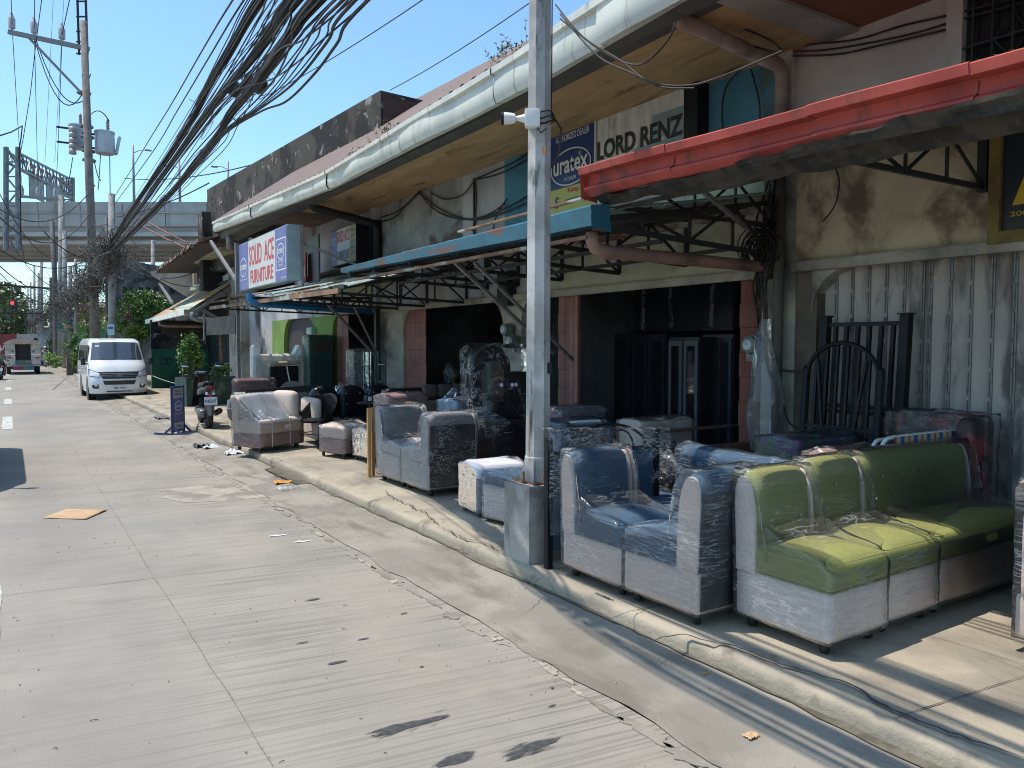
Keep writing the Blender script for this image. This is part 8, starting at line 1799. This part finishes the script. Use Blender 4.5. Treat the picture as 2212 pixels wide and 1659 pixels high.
# ================================================================ PEOPLE
m_skin = K('brown_skin', (.30, .155, .10), (.26, .135, .085), sc=20, rough=.55); m_hair = K('black_hair', (.012, .011, .011), rough=.6)
def skin_mesh(name, nodes, edges, mt, parent, sub=1, flat_=None):
    names = list(nodes); me = bpy.data.meshes.new(name); me.from_pydata([nodes[n][0] for n in names], [(names.index(a), names.index(b)) for a, b in edges], [])
    o = bpy.data.objects.new(name, me); COL.objects.link(o); md = o.modifiers.new('skin', 'SKIN'); md.use_smooth_shade = True; md.branch_smoothing = .4
    for i, n in enumerate(names):
        r_ = nodes[n][1]; r_ = r_ if isinstance(r_, tuple) else (r_, r_); me.skin_vertices[0].data[i].radius = r_; me.skin_vertices[0].data[i].use_root = (i == 0)
    s_ = o.modifiers.new('sub', 'SUBSURF'); s_.levels = sub; s_.render_levels = sub
    dg = bpy.context.evaluated_depsgraph_get(); nm = bpy.data.meshes.new_from_object(o.evaluated_get(dg)); bpy.data.objects.remove(o)
    r_ = bpy.data.objects.new(name, nm); COL.objects.link(r_); nm.materials.clear(); nm.materials.append(mt); r_.parent = parent
    for p in nm.polygons: p.use_smooth = True
    return r_
def person(lab, loc, rz, J, shirt, trouser, long_sleeve=False, hair=m_hair, cap=None, scale=1., fingers=True):
    """J: joint positions in the person's own frame (x right, y forward, z up)"""
    t = thing('person', lab, 'person', loc, rz); V3 = {k: Vector(v)*scale for k, v in J.items()}; s_ = scale
    RD = dict(pel=(.13, .10), spi=(.12, .09), che=(.16, .10), nec=.052, hd0=.075, hd1=(.085, .10), hd2=.07)
    N = {}
    for k in ('pel', 'spi', 'che', 'nec', 'hd0', 'hd1', 'hd2'): N[k] = (V3[k], tuple(q*s_ for q in RD[k]) if isinstance(RD[k], tuple) else RD[k]*s_)
    E = [('pel', 'spi'), ('spi', 'che'), ('che', 'nec'), ('nec', 'hd0'), ('hd0', 'hd1'), ('hd1', 'hd2')]
    for sd in 'LR':
        for k, r_ in (('sh', .058), ('el', .042), ('wr', .028), ('pa', .036), ('hip', .088), ('kn', .058), ('an', .038), ('toe', .035)): N[k+sd] = (V3[k+sd], r_*s_)
        E += [('che', 'sh'+sd), ('sh'+sd, 'el'+sd), ('el'+sd, 'wr'+sd), ('wr'+sd, 'pa'+sd), ('pel', 'hip'+sd), ('hip'+sd, 'kn'+sd), ('kn'+sd, 'an'+sd), ('an'+sd, 'toe'+sd)]
        if fingers:
            w_, p = V3['wr'+sd], V3['pa'+sd]; d = (p-w_).normalized(); side = d.orthogonal().normalized(); nr = d.cross(side)
            for i, ln in enumerate((.065, .075, .07, .055)):
                o_ = side*(i-1.5)*.020*s_; N['f%d%sa' % (i, sd)] = (p+d*.035*s_+o_, .0095*s_); N['f%d%sb' % (i, sd)] = (p+d*(.035+ln*.6)*s_+o_*1.15+nr*.01*s_, .0085*s_); N['f%d%sc' % (i, sd)] = (p+d*(.035+ln)*s_+o_*1.2+nr*.03*s_, .0075*s_)
                E += [('pa'+sd, 'f%d%sa' % (i, sd)), ('f%d%sa' % (i, sd), 'f%d%sb' % (i, sd)), ('f%d%sb' % (i, sd), 'f%d%sc' % (i, sd))]
            N['t'+sd] = (p-d*.01*s_-side*.045*s_, .011*s_); N['u'+sd] = (p+d*.03*s_-side*.06*s_+nr*.01*s_, .009*s_); E += [('pa'+sd, 't'+sd), ('t'+sd, 'u'+sd)]
    skin_mesh('body', N, E, m_skin, t, 2)
    h = V3['hd1']; f = Vector((0, 1, 0))
    m = MB(); m.rbox(tuple(h+Vector((0, .095, -.015))*s_), (.026*s_, .03*s_, .04*s_), .01, 3); [m.rbox(tuple(h+Vector((k*.085, .0, 0))*s_), (.02*s_, .04*s_, .06*s_), .008, 3) for k in (-1, 1)]; m.build('face', m_skin, t, local=True, smooth=True)
    m = MB(); [m.rbox(tuple(h+Vector((k*.032, .088, .02))*s_), (.022*s_, .012*s_, .012*s_), .005, 3) for k in (-1, 1)]; m.rbox(tuple(h+Vector((0, .088, -.055))*s_), (.05*s_, .01*s_, .010*s_), .004, 3); m.build('eyes_and_mouth', m_hair, t, local=True, smooth=True)
    MB().rbox(tuple(h+Vector((0, -.018, .055))*s_), (.185*s_, .20*s_, .15*s_), .08*s_, 7).build('hair' if cap is None else 'cap', hair if cap is None else cap, t, local=True, smooth=True)
    cl = {k: (v[0], tuple(q+.014*s_ for q in v[1]) if isinstance(v[1], tuple) else v[1]+.014*s_) for k, v in N.items()}
    top = {k: cl[k] for k in ('pel', 'spi', 'che', 'shL', 'shR')}; top['nec'] = (V3['che'].lerp(V3['nec'], .55), .06*s_); Et = [('pel', 'spi'), ('spi', 'che'), ('che', 'nec'), ('che', 'shL'), ('che', 'shR')]
    for sd in 'LR':
        top['el'+sd] = cl['el'+sd] if long_sleeve else (V3['sh'+sd].lerp(V3['el'+sd], .75), .062*s_); Et.append(('sh'+sd, 'el'+sd))
        if long_sleeve: top['wr'+sd] = (V3['wr'+sd], .038*s_); Et.append(('el'+sd, 'wr'+sd))
    skin_mesh('shirt', top, Et, shirt, t, 2)
    tr = {'pel': (V3['pel']-Vector((0, 0, .01)), (.145*s_, .115*s_))}; Er = []
    for sd in 'LR':
        tr['hip'+sd] = cl['hip'+sd]; tr['kn'+sd] = (V3['kn'+sd], .072*s_); Er += [('pel', 'hip'+sd), ('hip'+sd, 'kn'+sd)]
        if long_sleeve: tr['an'+sd] = (V3['an'+sd], .05*s_); Er.append(('kn'+sd, 'an'+sd))
        MB().rbox(tuple(V3['an'+sd].lerp(V3['toe'+sd], .55)-Vector((0, 0, .02))), (.09*s_, .24*s_, .07*s_), .03, 5).build('shoe', m_black, t, local=True, smooth=True)
    skin_mesh('trousers', tr, Er, trouser, t, 2); return t
WALK = dict(pel=(0, 0, .95), spi=(0, .01, 1.12), che=(0, .03, 1.33), nec=(0, .04, 1.48), hd0=(0, .06, 1.54), hd1=(0, .075, 1.61), hd2=(0, .07, 1.68), shL=(-.18, .03, 1.42), elL=(-.23, .12, 1.16), wrL=(-.21, .28, .98), paL=(-.20, .33, .93),
            shR=(.18, .03, 1.42), elR=(.23, -.08, 1.16), wrR=(.22, -.06, .92), paR=(.22, -.04, .85), hipL=(-.09, 0, .90), knL=(-.10, -.02, .50), anL=(-.10, -.22, .12), toeL=(-.10, -.10, .05), hipR=(.09, 0, .90), knR=(.10, .16, .50), anR=(.10, .20, .08), toeR=(.10, .33, .04))
SIT = dict(pel=(0, 0, .50), spi=(0, .03, .66), che=(0, .07, .87), nec=(0, .09, 1.02), hd0=(0, .11, 1.08), hd1=(0, .13, 1.15), hd2=(0, .125, 1.22), shL=(-.18, .07, .96), elL=(-.24, .10, .70), wrL=(-.20, .33, .66), paL=(-.18, .40, .66),
           shR=(.18, .07, .96), elR=(.24, .12, .70), wrR=(.18, .33, .64), paR=(.16, .40, .64), hipL=(-.10, .03, .50), knL=(-.13, .42, .50), anL=(-.13, .44, .09), toeL=(-.13, .57, .04), hipR=(.10, .03, .50), knR=(.13, .42, .50), anR=(.13, .44, .09), toeR=(.13, .57, .04))
q = dep(99, 784, 63); person('pedestrian in a white shirt and grey shorts walking by the kerb past the poles', (q.x, q.y, .02), R(15), WALK, K('white_cotton', (.62, .62, .63), rough=.9), K('grey_cotton', (.30, .30, .31), rough=.9), cap=m_white, scale=.98)
q = onX(1085, 790, 6.5); person('shop keeper in dark clothes seated in the shade behind the arched dresser, forearm resting forward', (q.x, q.y-.05, PZ+.05), R(62), SIT, K('navy_shirt', (.02, .022, .035), rough=.9), K('dark_cloth', (.03, .03, .035), rough=.9), scale=1.02)
q2 = Vector((q.x, q.y, 0)); t = thing('stool', 'dark wooden stool under the seated shop keeper', 'stool', (q.x, q.y-.05, PZ)); MB().box(q.x-.2, q.x+.2, q.y-.25, q.y+.15, .50, .54).build('seat', m_black, t)
for dx in (-.17, .17):
    for dy in (-.22, .12): MB().bar((q.x+dx, q.y+dy, PZ), (q.x+dx, q.y+dy, .5), .035).build('leg', m_black, t)
g = G(5, 797); sc2 = scooter(-.42, 46.5, 0, R(-2), 'red tail lit motorcycle at the very left edge beside the jeepney', plate='')
person('motorcyclist in a white helmet at the left edge of the photo', (-.42, 47.05, .30), 0, {**SIT, 'knL': (-.22, .40, .42), 'knR': (.22, .40, .42), 'anL': (-.22, .42, .08), 'anR': (.22, .42, .08), 'toeL': (-.22, .52, .04), 'toeR': (.22, .52, .04), 'wrL': (-.28, .50, .72), 'paL': (-.30, .58, .72), 'wrR': (.28, .50, .72), 'paR': (.30, .58, .72)}, K('teal_shirt', (.05, .14, .13), rough=.9), K('dark_cloth', ()), cap=K('cream_helmet', (.5, .46, .38), rough=.3))
for k, (px, py0, D_) in enumerate(((100, 776, 66),)): 
    q = dep(px-8, 779, 70); scooter(q.x, q.y, .02, R(5), 'dark motorbike parked near the pedestrian', plate='')
# far cars parked beyond
clean()
for o in bpy.data.objects:
    if o.parent is None and o.type in {'EMPTY', 'MESH'} and 'label' not in o and 'kind' not in o: print('UNLABELLED', o.name)
